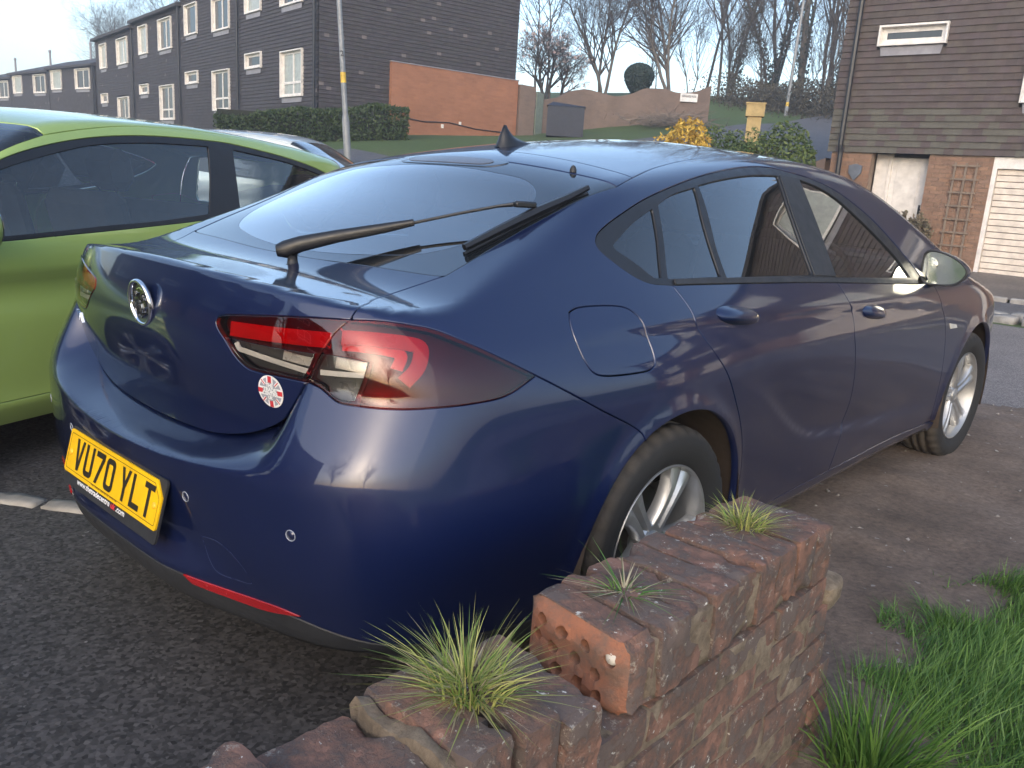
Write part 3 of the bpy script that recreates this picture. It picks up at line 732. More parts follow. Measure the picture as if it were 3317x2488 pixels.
def tri2d(loops, h, extra=None):
    """triangulate the region inside loops[0], outside the others; points kept inside with spacing h"""
    B = np.vstack(loops); lo = loops[0].min(0); hi = loops[0].max(0)
    xs = np.arange(lo[0]+h*.37, hi[0], h); ys = np.arange(lo[1]+h*.41, hi[1], h*.866)
    G = np.array([(x+(h/2 if k % 2 else 0), y) for k, y in enumerate(ys) for x in xs])
    if len(G):
        ok = inpoly(G, loops[0])
        for q in loops[1:]: ok &= ~inpoly(G, q)
        G = G[ok]
        for q in loops:
            if len(G): G = G[distpoly(G, q) > h*.45]
    if extra is not None:
        ok = inpoly(extra, loops[0]); E_ = extra[ok]; E_ = E_[distpoly(E_, loops[0]) > .0015]; G = np.vstack([G, E_]) if len(G) else E_
    allp = np.vstack([B, G]) if len(G) else B
    edges = []; b = 0
    for q in loops:
        n = len(q); edges += [(b+i, b+(i+1) % n) for i in range(n)]; b += n
    vo, eo, fo, ov, oe, of = delaunay_2d_cdt([Vector(p) for p in allp], edges, [], 0, 1e-7)
    V = np.array([tuple(p) for p in vo]); T = np.array([f for f in fo if len(f) == 3], int)
    cen = V[T].mean(1); ok = inpoly(cen, loops[0])
    for q in loops[1:]: ok &= ~inpoly(cen, q)
    back = {}
    for i, o in enumerate(ov):
        for k in o: back[k] = i
    rings = []; b = 0
    for q in loops: rings.append([back[b+i] for i in range(len(q))]); b += len(q)
    return V, T[ok], rings
def panel(sh, outline, chart='cyl', h=.022, off=0., gap=.0016, lip=.022, holes=(), extra=None):
    """arrays V,F,N of a body panel with rolled edges"""
    loops = [sh.to(np.asarray(o, float), chart) for o in [outline, *holes]]
    C, T, rings = tri2d(loops, h, None if extra is None else sh.to(extra, chart))
    P = sh.lift(C, chart); N = sh.normal(P)
    a, b, c = P[T[:, 0]], P[T[:, 1]], P[T[:, 2]]
    flip = (np.cross(b-a, c-a)*N[T].mean(1)).sum(1) < 0
    T[flip] = T[flip][:, ::-1]
    P = P+N*off
    V = [P]; NN = [N]; F = [tuple(t) for t in T]; nb = len(P)
    for k, rg in enumerate(rings):
        n = len(rg); q = P[rg]; nn = N[rg]
        tg = np.roll(q, -1, 0)-np.roll(q, 1, 0); tg /= np.linalg.norm(tg, axis=1)[:, None]+1e-9
        o = np.cross(tg, nn); o /= np.linalg.norm(o, axis=1)[:, None]+1e-9
        # outward sign from the signed area in the chart
        L = loops[k]; area = .5*np.sum(L[:, 0]*np.roll(L[:, 1], -1)-np.roll(L[:, 0], -1)*L[:, 1])
        # chart orientation relative to the surface: test with a triangle
        cc = C[T[0]]; ar = np.cross(cc[1]-cc[0], cc[2]-cc[0])
        s_ = np.sign(area)*np.sign(ar)
        if k > 0: s_ = -s_
        o = o*s_
        P[rg] = q-o*(gap+.0016)
        r1 = q-o*gap-nn*.0016; r2_ = q-o*(gap+.001)-nn*lip
        V += [r1, r2_]; n1 = nn+o; NN += [n1/np.linalg.norm(n1, axis=1)[:, None], o]
        for i in range(n):
            j = (i+1) % n
            A, B_, C1, D1, C2, D2 = rg[i], rg[j], nb+j, nb+i, nb+n+j, nb+n+i
            if s_ > 0: F += [(A, D1, C1, B_), (D1, D2, C2, C1)]
            else: F += [(B_, C1, D1, A), (C1, C2, D2, D1)]
        nb += 2*n
    return np.vstack(V), F, np.vstack(NN)
def mirrored(A):
    V, F, N = A
    return V*[-1, 1, 1], [tuple(f)[::-1] for f in F], N*[-1, 1, 1]
def put(name, A, mat, parent):
    return add(name, mesh(name, A[0], A[1], mat, A[2]), parent)
def pair(name, A, mat, parent, names=None):
    a = put(name, A, mat, parent); b = put(name, mirrored(A), mat, parent); return a, b
# ------------------------------------------------------------------ car materials
def paint_mat(name, col, flake, dirt=.0, rough=.36, spec=.35):
    t = NT(name); v = t.coord(1.0)
    lw = t.n('ShaderNodeLayerWeight'); lw.inputs['Blend'].default_value = .35
    base = t.mix(lw.outputs['Facing'], flake, col)
    dn = t.ramp(t.noise(v, 3.0, 6, .65), [(.45, 0.), (.8, 1.)])
    sep = t.n('ShaderNodeSeparateXYZ'); tc = t.n('ShaderNodeTexCoord'); t.l(tc.outputs['Object'], sep.inputs[0])
    low = t.n('ShaderNodeMapRange'); low.inputs[1].default_value = .55; low.inputs[2].default_value = .15; t.l(sep.outputs[2], low.inputs[0])
    mu = t.n('ShaderNodeMath', operation='MULTIPLY'); t.l(low.outputs[0], mu.inputs[0]); mu.inputs[1].default_value = dirt*2.2
    mu2 = t.n('ShaderNodeMath', operation='MULTIPLY_ADD'); t.l(dn, mu2.inputs[0]); mu2.inputs[1].default_value = dirt*.35; t.l(mu.outputs[0], mu2.inputs[2]); mu2.use_clamp = True
    c2 = t.mix(mu2.outputs[0], base, (.10, .085, .07))
    cr = t.n('ShaderNodeMapRange'); cr.inputs[3].default_value = .012; cr.inputs[4].default_value = .35; t.l(mu2.outputs[0], cr.inputs[0])
    t.bsdf(c2, rough, **{'Metallic': .20, 'Specular IOR Level': spec, 'Coat Weight': 1.0, 'Coat IOR': 1.55})
    t.l(cr.outputs[0], t.b.inputs['Coat Roughness'])
    # faint orange peel in the lacquer
    bp = t.n('ShaderNodeBump'); bp.inputs['Strength'].default_value = .012; bp.inputs['Distance'].default_value = .002
    t.l(t.noise(v, 260.0, 2), bp.inputs['Height']); t.l(bp.outputs[0], t.b.inputs['Coat Normal'])
    MATS[name] = t.m; return t.m
def thin_glass(name, tint, refl=1.25, rough=.01, haze=0.0):
    t = NT(name)
    fr = t.n('ShaderNodeFresnel'); fr.inputs['IOR'].default_value = 1.52
    mu = t.n('ShaderNodeMath', operation='MULTIPLY'); mu.use_clamp = True; mu.inputs[1].default_value = refl; t.l(fr.outputs[0], mu.inputs[0])
    tr = t.n('ShaderNodeBsdfTransparent'); tr.inputs[0].default_value = (*tint, 1)
    gl = t.n('ShaderNodeBsdfGlossy'); gl.inputs['Roughness'].default_value = rough; gl.inputs[0].default_value = (1, 1, 1, 1)
    body = tr.outputs[0]
    if haze > 0:                                          # dust film on the pane
        df = t.n('ShaderNodeBsdfDiffuse'); df.inputs[0].default_value = (.45, .46, .47, 1)
        mh = t.n('ShaderNodeMixShader'); t.l(tr.outputs[0], mh.inputs[1]); t.l(df.outputs[0], mh.inputs[2])
        nz = t.ramp(t.noise(t.coord(1.0), 2.5, 5), [(.3, haze*.6), (.75, haze*1.3)]); t.l(nz, mh.inputs[0]); body = mh.outputs[0]
    mx = t.n('ShaderNodeMixShader'); t.l(mu.outputs[0], mx.inputs[0]); t.l(body, mx.inputs[1]); t.l(gl.outputs[0], mx.inputs[2])
    t.l(mx.outputs[0], t.out.inputs[0]); MATS[name] = t.m; return t.m
BLUE = paint_mat('blue_metallic_paint', (.0012, .0035, .022), (.0035, .010, .056), dirt=.025)
GREEN = paint_mat('lime_green_paint', (.20, .30, .07), (.37, .50, .135), dirt=.04, rough=.35)
SILVER = paint_mat('silver_paint', (.38, .42, .42), (.55, .60, .60), dirt=.1)
RED = paint_mat('red_paint', (.30, .015, .02), (.50, .03, .04), dirt=.1)
BLACKTRIM = plain('satin_black_trim', (.012, .012, .014), .38)
BLACKPL = plain('grey_black_plastic', (.022, .023, .026), .55)
RUBBER = plain('black_rubber', (.012, .012, .012), .7)
DARK = plain('dark_void', (.006, .006, .007), .9)
CHROME = plain('chrome', (.82, .83, .85), .06, Metallic=1.0)
SEAT = plain('charcoal_seat_cloth', (.022, .023, .026), .9)
GLASS_REAR = thin_glass('rear_window_glass', (.42, .54, .56), 2.4, haze=.03)
GLASS_SIDE = thin_glass('tinted_side_glass', (.28, .34, .34), 1.9, haze=.015)
GLASS_CLEAR = thin_glass('greenish_car_glass', (.86, .92, .92), 1.6, haze=.03)
GLASS_HOUSE = None
FRIT = plain('black_glass_border', (.010, .012, .015), .05, **{'Specular IOR Level': 1.0, 'Coat Weight': .6, 'Coat Roughness': .02})
# ------------------------------------------------------------------ the dark blue hatchback
SH = Shell(BlueBody.F, .75, 0.); SHB = Shell(BlueBody.FB, .75, 0.); SHT = Shell(BlueBody.FT, .75, 0.)
def arch(yc, a0, a1, r=.390, n=26, x=.92):
    return [(x, yc+r*math.cos(R(a0+(a1-a0)*i/(n-1))), .33+r*math.sin(R(a0+(a1-a0)*i/(n-1)))) for i in range(n)]
c_glassR = [(.583, -.55, 1.05), (.584, -.454, 1.089), (.580, -.278, 1.159), (.601, -.078, 1.239), (.611, .046, 1.272)]
c_glassbot = [(0, -.605, 1.042), (.121, -.603, 1.042), (.368, -.580, 1.046), (.569, -.556, 1.048), (.583, -.55, 1.05)]
c_glasstop = [(0, .020, 1.33), (.109, .019, 1.328), (.282, .020, 1.318), (.467, .030, 1.299), (.611, .046, 1.272)]
c_seam = [(0, .133, 1.358), (.139, .136, 1.355), (.339, .140, 1.34), (.471, .142, 1.32), (.589, .146, 1.298)]
c_ditch = [(.589, .146, 1.298), (.548, .31, 1.33), (.518, .522, 1.364), (.506, .721, 1.386), (.505, 1.0, 1.40), (.515, 1.3, 1.395), (.540, 1.6, 1.36), (.572, 1.80, 1.315)]
c_apil = [(.572, 1.80, 1.315), (.64, 2.1, 1.20), (.70, 2.4, 1.08), (.745, 2.62, 1.0)]
c_dlotop = [(.860, 1.95, .982), (.836, 1.916, 1.022), (.782, 1.818, 1.108), (.73, 1.70, 1.192), (.689, 1.571, 1.257), (.652, 1.406, 1.314), (.628, 1.234, 1.345), (.612, 1.073, 1.362), (.601, .96, 1.369), (.599, .821, 1.365), (.604, .679, 1.351), (.621, .471, 1.321), (.641, .279, 1.283), (.659, .109, 1.241), (.673, .003, 1.207), (.685, -.087, 1.174), (.695, -.135, 1.151), (.705, -.154, 1.135)]
c_dlorear = [(.705, -.154, 1.135), (.717, -.156, 1.119), (.746, -.124, 1.087), (.778, -.078, 1.055), (.796, -.031, 1.037), (.811, .058, 1.029)]
c_rdoor = [(.811, .058, 1.029), (.856, .087, .97), (.875, .093, .93), (.91, .154, .85), (.923, .21, .792), (.925, .272, .71), (.921, .33, .63), (.915, .371, .561), (.905, .405, .46), (.89, .42, .36), (.872, .425, .27)]
c_lamptop = [(.852, -.523, .867), (.81, -.628, .921), (.776, -.69, .951), (.75, -.733, .969), (.724, -.775, .978), (.686, -.826, .984), (.651, -.861, .983)]
c_lampbot = [(.583, -.921, .851), (.595, -.917, .848), (.614, -.911, .844), (.637, -.904, .833), (.66, -.897, .823), (.704, -.875, .821), (.766, -.825, .821), (.801, -.772, .823), (.832, -.69, .826), (.848, -.612, .833), (.852, -.543, .858), (.852, -.523, .867)]
c_split = [(.647, -.864, .983), (.630, -.889, .953), (.609, -.908, .907), (.593, -.916, .875), (.580, -.922, .849)]
c_lampin = [(.647, -.864, .983), (.541, -.916, .976), (.414, -.949, .962), (.33, -.965, .95), (.317, -.967, .944), (.314, -.97, .933), (.319, -.97, .923), (.35, -.969, .9), (.387, -.965, .868), (.421, -.959, .851), (.464, -.95, .848), (.518, -.938, .849), (.580, -.922, .849)]
c_shut = [(.583, -.55, 1.05), (.552, -.645, 1.019), (.570, -.739, 1.007), (.620, -.806, 1.004), (.647, -.864, .983)]
c_tgbot = [(.580, -.922, .849), (.564, -.930, .817), (.549, -.949, .783), (.530, -.968, .751), (.472, -.981, .716), (.395, -.976, .689), (.276, -.982, .663), (.12, -1.0, .652), (0, -1.012, .648)]
c_bseam = [(.852, -.523, .867), (.867, -.472, .841), (.898, -.338, .771), (.924, -.195, .695), (.93, -.183, .674)]
c_val = [(.885, -.385, .275), (.868, -.55, .285), (.82, -.76, .315), (.64, -.965, .352), (.48, -1.01, .356), (.32, -1.058, .368), (.14, -1.078, .372), (0, -1.08, .372)]
car = empty('hatchback_car')
tag(car, 'dark navy blue hatchback with yellow rear number plate beside the broken brick wall', 'car')
_panels = {}
def P(name, A, mat, parent=None): return put(name, A, mat, parent or car)
# body side with roof rail and front pillar
fuel = loop([(.80, -.358, .985), (.797, -.327, .993), (.818, -.183, .99), (.829, -.152, .98), (.848, -.130, .957), (.859, -.126, .936), (.886, -.120, .881), (.899, -.126, .855), (.902, -.146, .843), (.899, -.184, .84), (.884, -.315, .845), (.877, -.345, .854), (.868, -.361, .872), (.837, -.376, .932), (.815, -.371, .964), (.80, -.358, .985)])
side_out = loop(c_glassR, [(.611, .046, 1.272), (.589, .146, 1.298)], c_ditch, c_apil, [(.745, 2.62, 1.0), (.85, 2.12, .955)], [(.85, 2.12, .955), (.860, 1.95, .982)], c_dlotop, c_dlorear, c_rdoor, [(.872, .425, .27), (.90, .385, .27)], arch(0, -8.8, 118), c_bseam[::-1], c_lamptop, [(.651, -.861, .983), (.647, -.864, .983)], c_shut[::-1])
A = panel(SH, side_out, holes=[fuel]); pair('body_side', A, BLUE, car)
A = panel(SH, fuel, off=-.0005, gap=.002); put('fuel_flap', A, BLUE, car)
A = panel(SH, fuel, off=-.0005, gap=.002); put('quarter_infill', mirrored(A), BLUE, car)
roof_out = sym(np.vstack([catmull(c_seam, 40), catmull(c_ditch, 100)[1:], catmull([(.572, 1.80, 1.315), (.3, 1.87, 1.39), (0, 1.89, 1.40)], 36)[1:]]))
P('roof_panel', panel(SH, roof_out, 'polar', h=.04), BLUE)
A = panel(SH, sym(np.vstack([catmull(c_glasstop, 40), catmull(c_seam, 40)[::-1]])), 'polar', h=.025); P('tailgate_header', A, BLUE)
tg = sym(np.vstack([catmull(c_glassbot, 38), catmull(c_shut, 26)[1:], catmull(c_lampin, 40)[1:], catmull(c_tgbot, 44)[1:]]))
tailgate = P('tailgate', panel(SHT, tg, 'polar', h=.014), BLUE)
def rear_y(X, Z, F=BlueBody.FT):
    X = np.asarray(X, float); Z = np.asarray(Z, float); lo = np.full(X.shape, -1.4); hi = np.full(X.shape, -.6)
    for _ in range(28):
        m_ = .5*(lo+hi); ins = F(X, m_, Z) < 0; hi = np.where(ins, m_, hi); lo = np.where(ins, lo, m_)
    return hi
_sx, _ss = np.meshgrid(np.arange(-.60, .601, .011), np.linspace(-.08, 1.25, 20)); _sx = _sx.ravel(); _e = BlueBody.ze(np.abs(_sx)); _sz = _e-_ss.ravel()*(_e-BlueBody.zk(np.abs(_sx)))
shelf = np.stack([_sx, rear_y(_sx, _sz, BlueBody.FB), _sz], 1)
_tb = catmull(c_tgbot, 44)[::-1]+[0, 0, .004]
bump = sym(np.vstack([_tb, catmull(c_lampbot, 40)[1:], catmull(c_bseam, 26)[1:], np.array(arch(0, 118, 189))[1:], catmull(c_val, 66)[1:]]))
bumper = P('rear_bumper', panel(SHB, bump, 'polar', h=.016, lip=.03, extra=shelf), BLUE)
val = sym(np.vstack([catmull(c_val, 66)[::-1], [(.88, -.39, .225)], catmull([(.86, -.42, .215), (.80, -.75, .278), (.60, -.93, .292), (.3, -1.02, .29), (0, -1.04, .288)], 60)]))
P('lower_valance', panel(SHB, val, 'polar', h=.025, lip=.03), BLACKPL)
# doors, wing, sill
c_bshut = [(.857, 1.057, .995), (.892, 1.10, .932), (.90, 1.135, .882), (.915, 1.144, .813), (.917, 1.18, .738), (.908, 1.233, .62), (.90, 1.262, .5), (.885, 1.24, .38), (.872, 1.215, .27)]
c_fshut = [(.88, 2.075, .950), (.892, 2.114, .913), (.906, 2.184, .838), (.911, 2.234, .788), (.915, 2.269, .734), (.91, 2.33, .6), (.90, 2.37, .45), (.885, 2.39, .27)]
rd = loop([(.811, .058, 1.029), (.836, .454, 1.018), (.855, .994, .999), (.857, 1.057, .995)], c_bshut, [(.872, 1.215, .27), (.872, .425, .27)], c_rdoor[::-1])
rear_doors = pair('rear_door', panel(SH, rd), BLUE, car)
fd = loop([(.857, 1.057, .995), (.870, 1.60, .968), (.877, 1.874, .953), (.88, 2.075, .950)], c_fshut, [(.885, 2.39, .27), (.872, 1.215, .27)], c_bshut[::-1])
front_doors = pair('front_door', panel(SH, fd, h=.025), BLUE, car)
wing = loop([(.88, 2.075, .950), (.85, 2.12, .955)], [(.85, 2.12, .955), (.80, 2.6, .985)], [(.80, 2.6, .985), (.80, 3.0, .90), (.76, 3.3, .83), (.70, 3.48, .78)], [(.70, 3.48, .78), (.80, 3.42, .60), (.83, 3.40, .45), (.86, 3.30, .31), (.89, 3.214, .27)], arch(2.829, -8.8, 188.8), [(.89, 2.444, .27), (.885, 2.39, .27)], c_fshut[::-1])
pair('front_wing', panel(SH, wing, h=.03), BLUE, car)
sill = loop([(.872, .39, .27), (.872, 2.44, .27)], [(.872, 2.44, .27), (.80, 2.43, .205)], [(.80, 2.43, .205), (.80, .40, .205)], [(.80, .40, .205), (.872, .39, .27)])
pair('sill', panel(SH, sill, h=.03), BLUE, car)
hood = sym(np.vstack([catmull([(0, 2.76, 1.02), (.4, 2.72, 1.015), (.745, 2.62, 1.0), (.80, 2.6, .985)], 26), catmull([(.80, 2.6, .985), (.80, 3.0, .90), (.76, 3.3, .83), (.70, 3.48, .78)], 30)[1:], catmull([(.70, 3.48, .78), (.4, 3.66, .78), (0, 3.72, .78)], 22)[1:]]))
P('bonnet', panel(SH, hood, 'polar', h=.05), BLUE)
fb = loop([(.70, 3.48, .78), (.80, 3.42, .60), (.83, 3.40, .45), (.86, 3.30, .31), (.89, 3.22, .24)], [(.89, 3.22, .24), (.80, 3.25, .215), (.45, 3.55, .215)], [(.45, 3.55, .215), (.40, 3.64, .4), (.40, 3.66, .6), (.42, 3.65, .77)], [(.42, 3.65, .77), (.70, 3.48, .78)], h=.04)
pair('front_bumper', panel(SH, fb, h=.05), BLUE, car)
# glazing
rg = sym(np.vstack([catmull(c_glassbot, 38), catmull(c_glassR, 44)[1:], catmull(c_glasstop, 38)[::-1][1:]]))
frit_in = sym(np.array([(0, -.570, 1.055), (.136, -.562, 1.058), (.304, -.53, 1.069), (.436, -.48, 1.086), (.508, -.38, 1.124), (.52, -.245, 1.179), (.468, -.126, 1.238), (.394, -.075, 1.277), (.246, -.062, 1.289), (0, -.055, 1.302)]))
frit_in = loop(list(frit_in)+[frit_in[0]], h=.03)
P('rear_window', panel(SH, frit_in, 'polar', h=.03, off=-.0015, gap=-.0018, lip=.004), GLASS_REAR)
P('window_border', panel(SH, rg, 'polar', h=.03, off=-.0015, holes=[frit_in], gap=.0016, lip=.01), FRIT)
ws = sym(np.vstack([catmull([(0, 1.89, 1.40), (.3, 1.87, 1.39), (.572, 1.80, 1.315)], 20), catmull(c_apil, 30)[1:], catmull([(.745, 2.62, 1.0), (.4, 2.72, 1.015), (0, 2.76, 1.02)], 20)[1:]]))
P('windscreen', panel(SH, ws, 'polar', h=.06, off=-.002), GLASS_CLEAR)
gC = loop([(.679, .132, 1.22), (.726, .098, 1.147), (.792, .033, 1.049)], [(.792, .033, 1.049), (.789, .004, 1.05), (.766, -.029, 1.076), (.744, -.063, 1.10), (.722, -.096, 1.123), (.717, -.085, 1.132)], [(.717, -.085, 1.132), (.694, .021, 1.18), (.679, .132, 1.22)])
gQ = loop([(.674, .166, 1.23), (.661, .252, 1.259), (.651, .388, 1.285)], [(.651, .388, 1.285), (.717, .348, 1.19), (.814, .312, 1.043)], [(.814, .312, 1.043), (.797, .059, 1.046)], [(.797, .059, 1.046), (.735, .12, 1.137), (.674, .166, 1.23)])
gR = loop([(.647, .415, 1.291), (.638, .563, 1.314), (.629, .77, 1.336), (.627, .975, 1.344)], [(.627, .975, 1.344), (.705, .936, 1.232), (.837, .896, 1.026)], [(.837, .896, 1.026), (.817, .341, 1.04)], [(.817, .341, 1.04), (.766, .357, 1.115), (.712, .388, 1.201), (.647, .415, 1.291)])
gF = loop([(.633, 1.139, 1.338), (.65, 1.28, 1.316), (.678, 1.413, 1.275), (.718, 1.533, 1.213), (.763, 1.652, 1.14), (.815, 1.767, 1.057), (.862, 1.83, .982)], [(.862, 1.83, .982), (.844, 1.082, 1.012)], [(.844, 1.082, 1.012), (.742, 1.114, 1.176), (.633, 1.139, 1.338)])
c_belt = [(.811, .058, 1.029), (.836, .454, 1.018), (.855, .994, .999), (.870, 1.60, .968), (.877, 1.874, .953), (.860, 1.95, .982)]
dlo = loop(c_dlotop, c_dlorear, c_belt[:-1], [c_belt[-2], (.860, 1.95, .982)])
pair('window_surround', panel(SH, dlo, h=.03, off=-.003, holes=[gC, gQ, gR, gF], gap=.0008, lip=.012), BLACKTRIM, car)
for nm, g in (('quarter_window', gC), ('rear_fixed_window', gQ), ('rear_door_window', gR), ('front_door_window', gF)):
    pair(nm, panel(SH, g, h=.035, off=-.009, gap=-.004, lip=.003), GLASS_SIDE, car)
# upper door frames behind the surround read as two pillars
pil = loop([(.627, .985, 1.344), (.632, 1.128, 1.339)], [(.632, 1.128, 1.339), (.742, 1.104, 1.176), (.843, 1.072, 1.014)], [(.843, 1.072, 1.014), (.838, .906, 1.024)], [(.838, .906, 1.024), (.707, .946, 1.232), (.627, .985, 1.344)])
pair('pillar_cover', panel(SH, pil, h=.03, off=.0012, gap=.0, lip=.006), FRIT and BLACKPL, car)
def polyline_strip(sh, pts, half, off, h, chart='cyl'):
    pts = catmull(np.array(pts, float), 40); C = sh.to(pts, chart); tg = np.gradient(C, axis=0); tg /= np.linalg.norm(tg, axis=1)[:, None]
    nn = np.stack([-tg[:, 1], tg[:, 0]], 1)*half
    C2 = np.vstack([C+nn, (C-nn)[::-1]]); return panel(sh, sh.lift(C2, chart), chart, h=h, off=off, gap=0., lip=.006)
pair('belt_moulding', polyline_strip(SH, [(.812, .075, 1.037), (.836, .454, 1.027), (.856, .994, 1.006), (.870, 1.60, .974), (.872, 1.88, .962)], .0085, .004, .01), BLACKPL, car)
# ---- tail lamps
def lens_mat(name, tint, refl):
    return thin_glass(name, tint, refl, .02)
LENS_RED = lens_mat('red_lamp_lens', (.78, .10, .12), 1.3)
LENS_CLEAR = lens_mat('clear_lamp_lens', (.80, .78, .76), 1.3)
LAMP_DARK = plain('lamp_dark_housing', (.045, .012, .014), .35)
LAMP_GREY = plain('lamp_grey_housing', (.10, .10, .10), .3, Metallic=.5)
LAMP_RED = plain('red_light_guide', (.55, .035, .045), .3)
LAMP_PINK = plain('pale_red_light_guide', (.70, .12, .12), .25)
LAMP_SILVER = plain('lamp_reflector', (.62, .60, .57), .25, Metallic=.3); LSTRIP = plain('lamp_white_strip', (.80, .80, .80), .3)
def side_lamp(flipx):
    mk = (lambda q: mirrored(q)) if flipx else (lambda q: q)
    lamp = empty('tail_lamp'); lamp.parent = car
    outer = loop(c_lamptop, [(.651, -.861, .983), (.647, -.864, .983)], c_split, [(.580, -.922, .849), (.583, -.921, .851)], c_lampbot, h=.012)
    clear_o = loop([(.614, -.906, .911), (.66, -.887, .911), (.703, -.859, .906)], [(.703, -.859, .906), (.700, -.868, .878), (.690, -.881, .830)], [(.690, -.881, .830), (.659, -.897, .829), (.639, -.903, .838), (.616, -.910, .849), (.592, -.917, .857)], [(.592, -.917, .857), (.600, -.912, .880), (.614, -.906, .911)], h=.012)
    inner = loop(c_lampin, c_split[::-1], h=.012)
    clear_i = loop([(.349, -.969, .905), (.506, -.938, .906), (.596, -.912, .909)], [(.596, -.912, .909), (.585, -.918, .878), (.572, -.924, .855)], [(.572, -.924, .855), (.515, -.938, .856), (.462, -.95, .855), (.424, -.958, .858), (.392, -.964, .874), (.358, -.968, .900), (.349, -.969, .905)], h=.012)
    for nm, o, ch in (('outer_lens', outer, clear_o), ('inner_lens', inner, clear_i)):
        L_ = add(nm, mesh(nm, *_m(mk(panel(SH, o, 'polar', h=.02, off=.001, holes=[ch], gap=.0008, lip=.012)), LENS_RED)), lamp)
        add('clear_window', mesh('clear_window', *_m(mk(panel(SH, ch, 'polar', h=.02, off=.001, gap=-.0016, lip=.004)), LENS_CLEAR)), lamp)
        add('housing', mesh('housing', *_m(mk(panel(SH, o, 'polar', h=.03, off=-.030, gap=-.003, lip=.0)), LAMP_DARK)), lamp)
        add('lamp_chamber', mesh('lamp_chamber', *_m(mk(panel(SH, ch, 'polar', h=.03, off=-.024, gap=-.004, lip=.01)), LAMP_GREY)), lamp)
    def strip(nm, pts, half, off, mat):
        add(nm, mesh(nm, *_m(mk(polyline_strip(SH, pts, half, off, .02, 'polar')), mat)), lamp)
    strip('light_guide', [(.345, -.967, .925), (.45, -.945, .930), (.56, -.912, .936), (.615, -.892, .940)], .016, -.014, LAMP_RED)
    strip('light_guide', [(.640, -.885, .950), (.69, -.845, .953), (.735, -.79, .949), (.752, -.765, .940), (.765, -.775, .915), (.768, -.79, .895), (.760, -.815, .870)], .015, -.012, LAMP_RED)
    strip('light_guide', [(.64, -.885, .935), (.68, -.86, .937), (.715, -.825, .934), (.735, -.80, .925), (.738, -.815, .895)], .012, -.018, LAMP_PINK)
    strip('chrome_strip', [(.372, -.966, .898), (.382, -.965, .886), (.40, -.962, .884), (.49, -.944, .876), (.580, -.918, .868)], .0055, -.010, LSTRIP)
    strip('chrome_strip', [(.606, -.911, .872), (.65, -.893, .875), (.698, -.868, .879)], .0055, -.010, LSTRIP)
    strip('bulb_reflector', [(.505, -.94, .892), (.545, -.929, .889), (.583, -.917, .888)], .010, -.018, LAMP_SILVER)
    strip('bulb_reflector', [(.635, -.899, .897), (.665, -.886, .896), (.697, -.866, .894)], .012, -.018, LAMP_SILVER)
    strip('bulb_reflector', [(.625, -.905, .852), (.652, -.897, .848), (.680, -.882, .850)], .013, -.020, LAMP_GREY)
    return lamp
def _m(A, mat): return (A[0], A[1], mat, A[2])
side_lamp(False); side_lamp(True)
# reflector strips in the valance
rf = loop([(.318, -1.058, .371), (.48, -1.012, .367), (.582, -.985, .370), (.637, -.967, .365)], [(.637, -.967, .365), (.527, -.996, .346), (.428, -1.027, .345), (.340, -1.05, .352)], [(.340, -1.05, .352), (.318, -1.058, .371)], h=.012)
RFL = plain('red_reflector', (.30, .012, .016), .22)
pair('reflector', panel(SHB, rf, 'polar', h=.02, off=.004, gap=0., lip=.012), RFL, car)
# ---- helpers for things laid on the rear of the body
def on_rear(V, x0, z0, off):
    """wrap a flat drawing (x right, y up, z = height) on the rear of the body"""
    X = x0+V[:, 0]; Z = z0+V[:, 1]; Y = rear_y(X, Z); Pn = np.stack([X, Y, Z], 1); N = SHT.normal(Pn)
    return Pn+N*(off+V[:, 2])[:, None]
# lettering, emblem, sticker, sensors, cover
V, F = text_mesh('INSIGNIA', .036, .0006, .0022, spacing=1.25); w = np.ptp(V[:, 0]); V[:, 0] *= .225/w
add('model_lettering', mesh('model_lettering', on_rear(V, -.60, .812, .002), F, CHROME, smooth=False), tailgate)
V, F = text_mesh('VAUXHALL', .0075, .0002, .0006); V[:, 0] *= 1.0
badge = empty('badge'); badge.parent = car; by = float(rear_y(np.array([0.]), np.array([.932]))[0])
badge.location = (0, by-.002, .932); badge.rotation_euler = (R(6), 0, 0)
mb = MB(); mb.lathe([(.0545, 0), (.0575, -.004), (.0565, -.010), (.0525, -.0125), (.0485, -.010), (.047, -.004)], 48, 'y'); mb.ob('badge_ring', CHROME, badge, True)
mb = MB(); mb.lathe([(.048, -.003), (.03, -.0055), (.0005, -.0065)], 40, 'y'); mb.ob('badge_field', plain('badge_black', (.015, .016, .018), .12), badge, True)
def bpoly(pts, dep):
    q = [((x-455)/270*.0475, -(y-900)/500*.0475) for x, y in pts]
    mb = MB(); n = len(q); v = [(x, -.005, z) for x, z in q]+[(x*.98, -.005-dep, z*.98) for x, z in q]
    mb._add(v, [tuple(range(n, 2*n))]+[(i, (i+1) % n, n+(i+1) % n, n+i) for i in range(n)]); return mb
emb = MB()
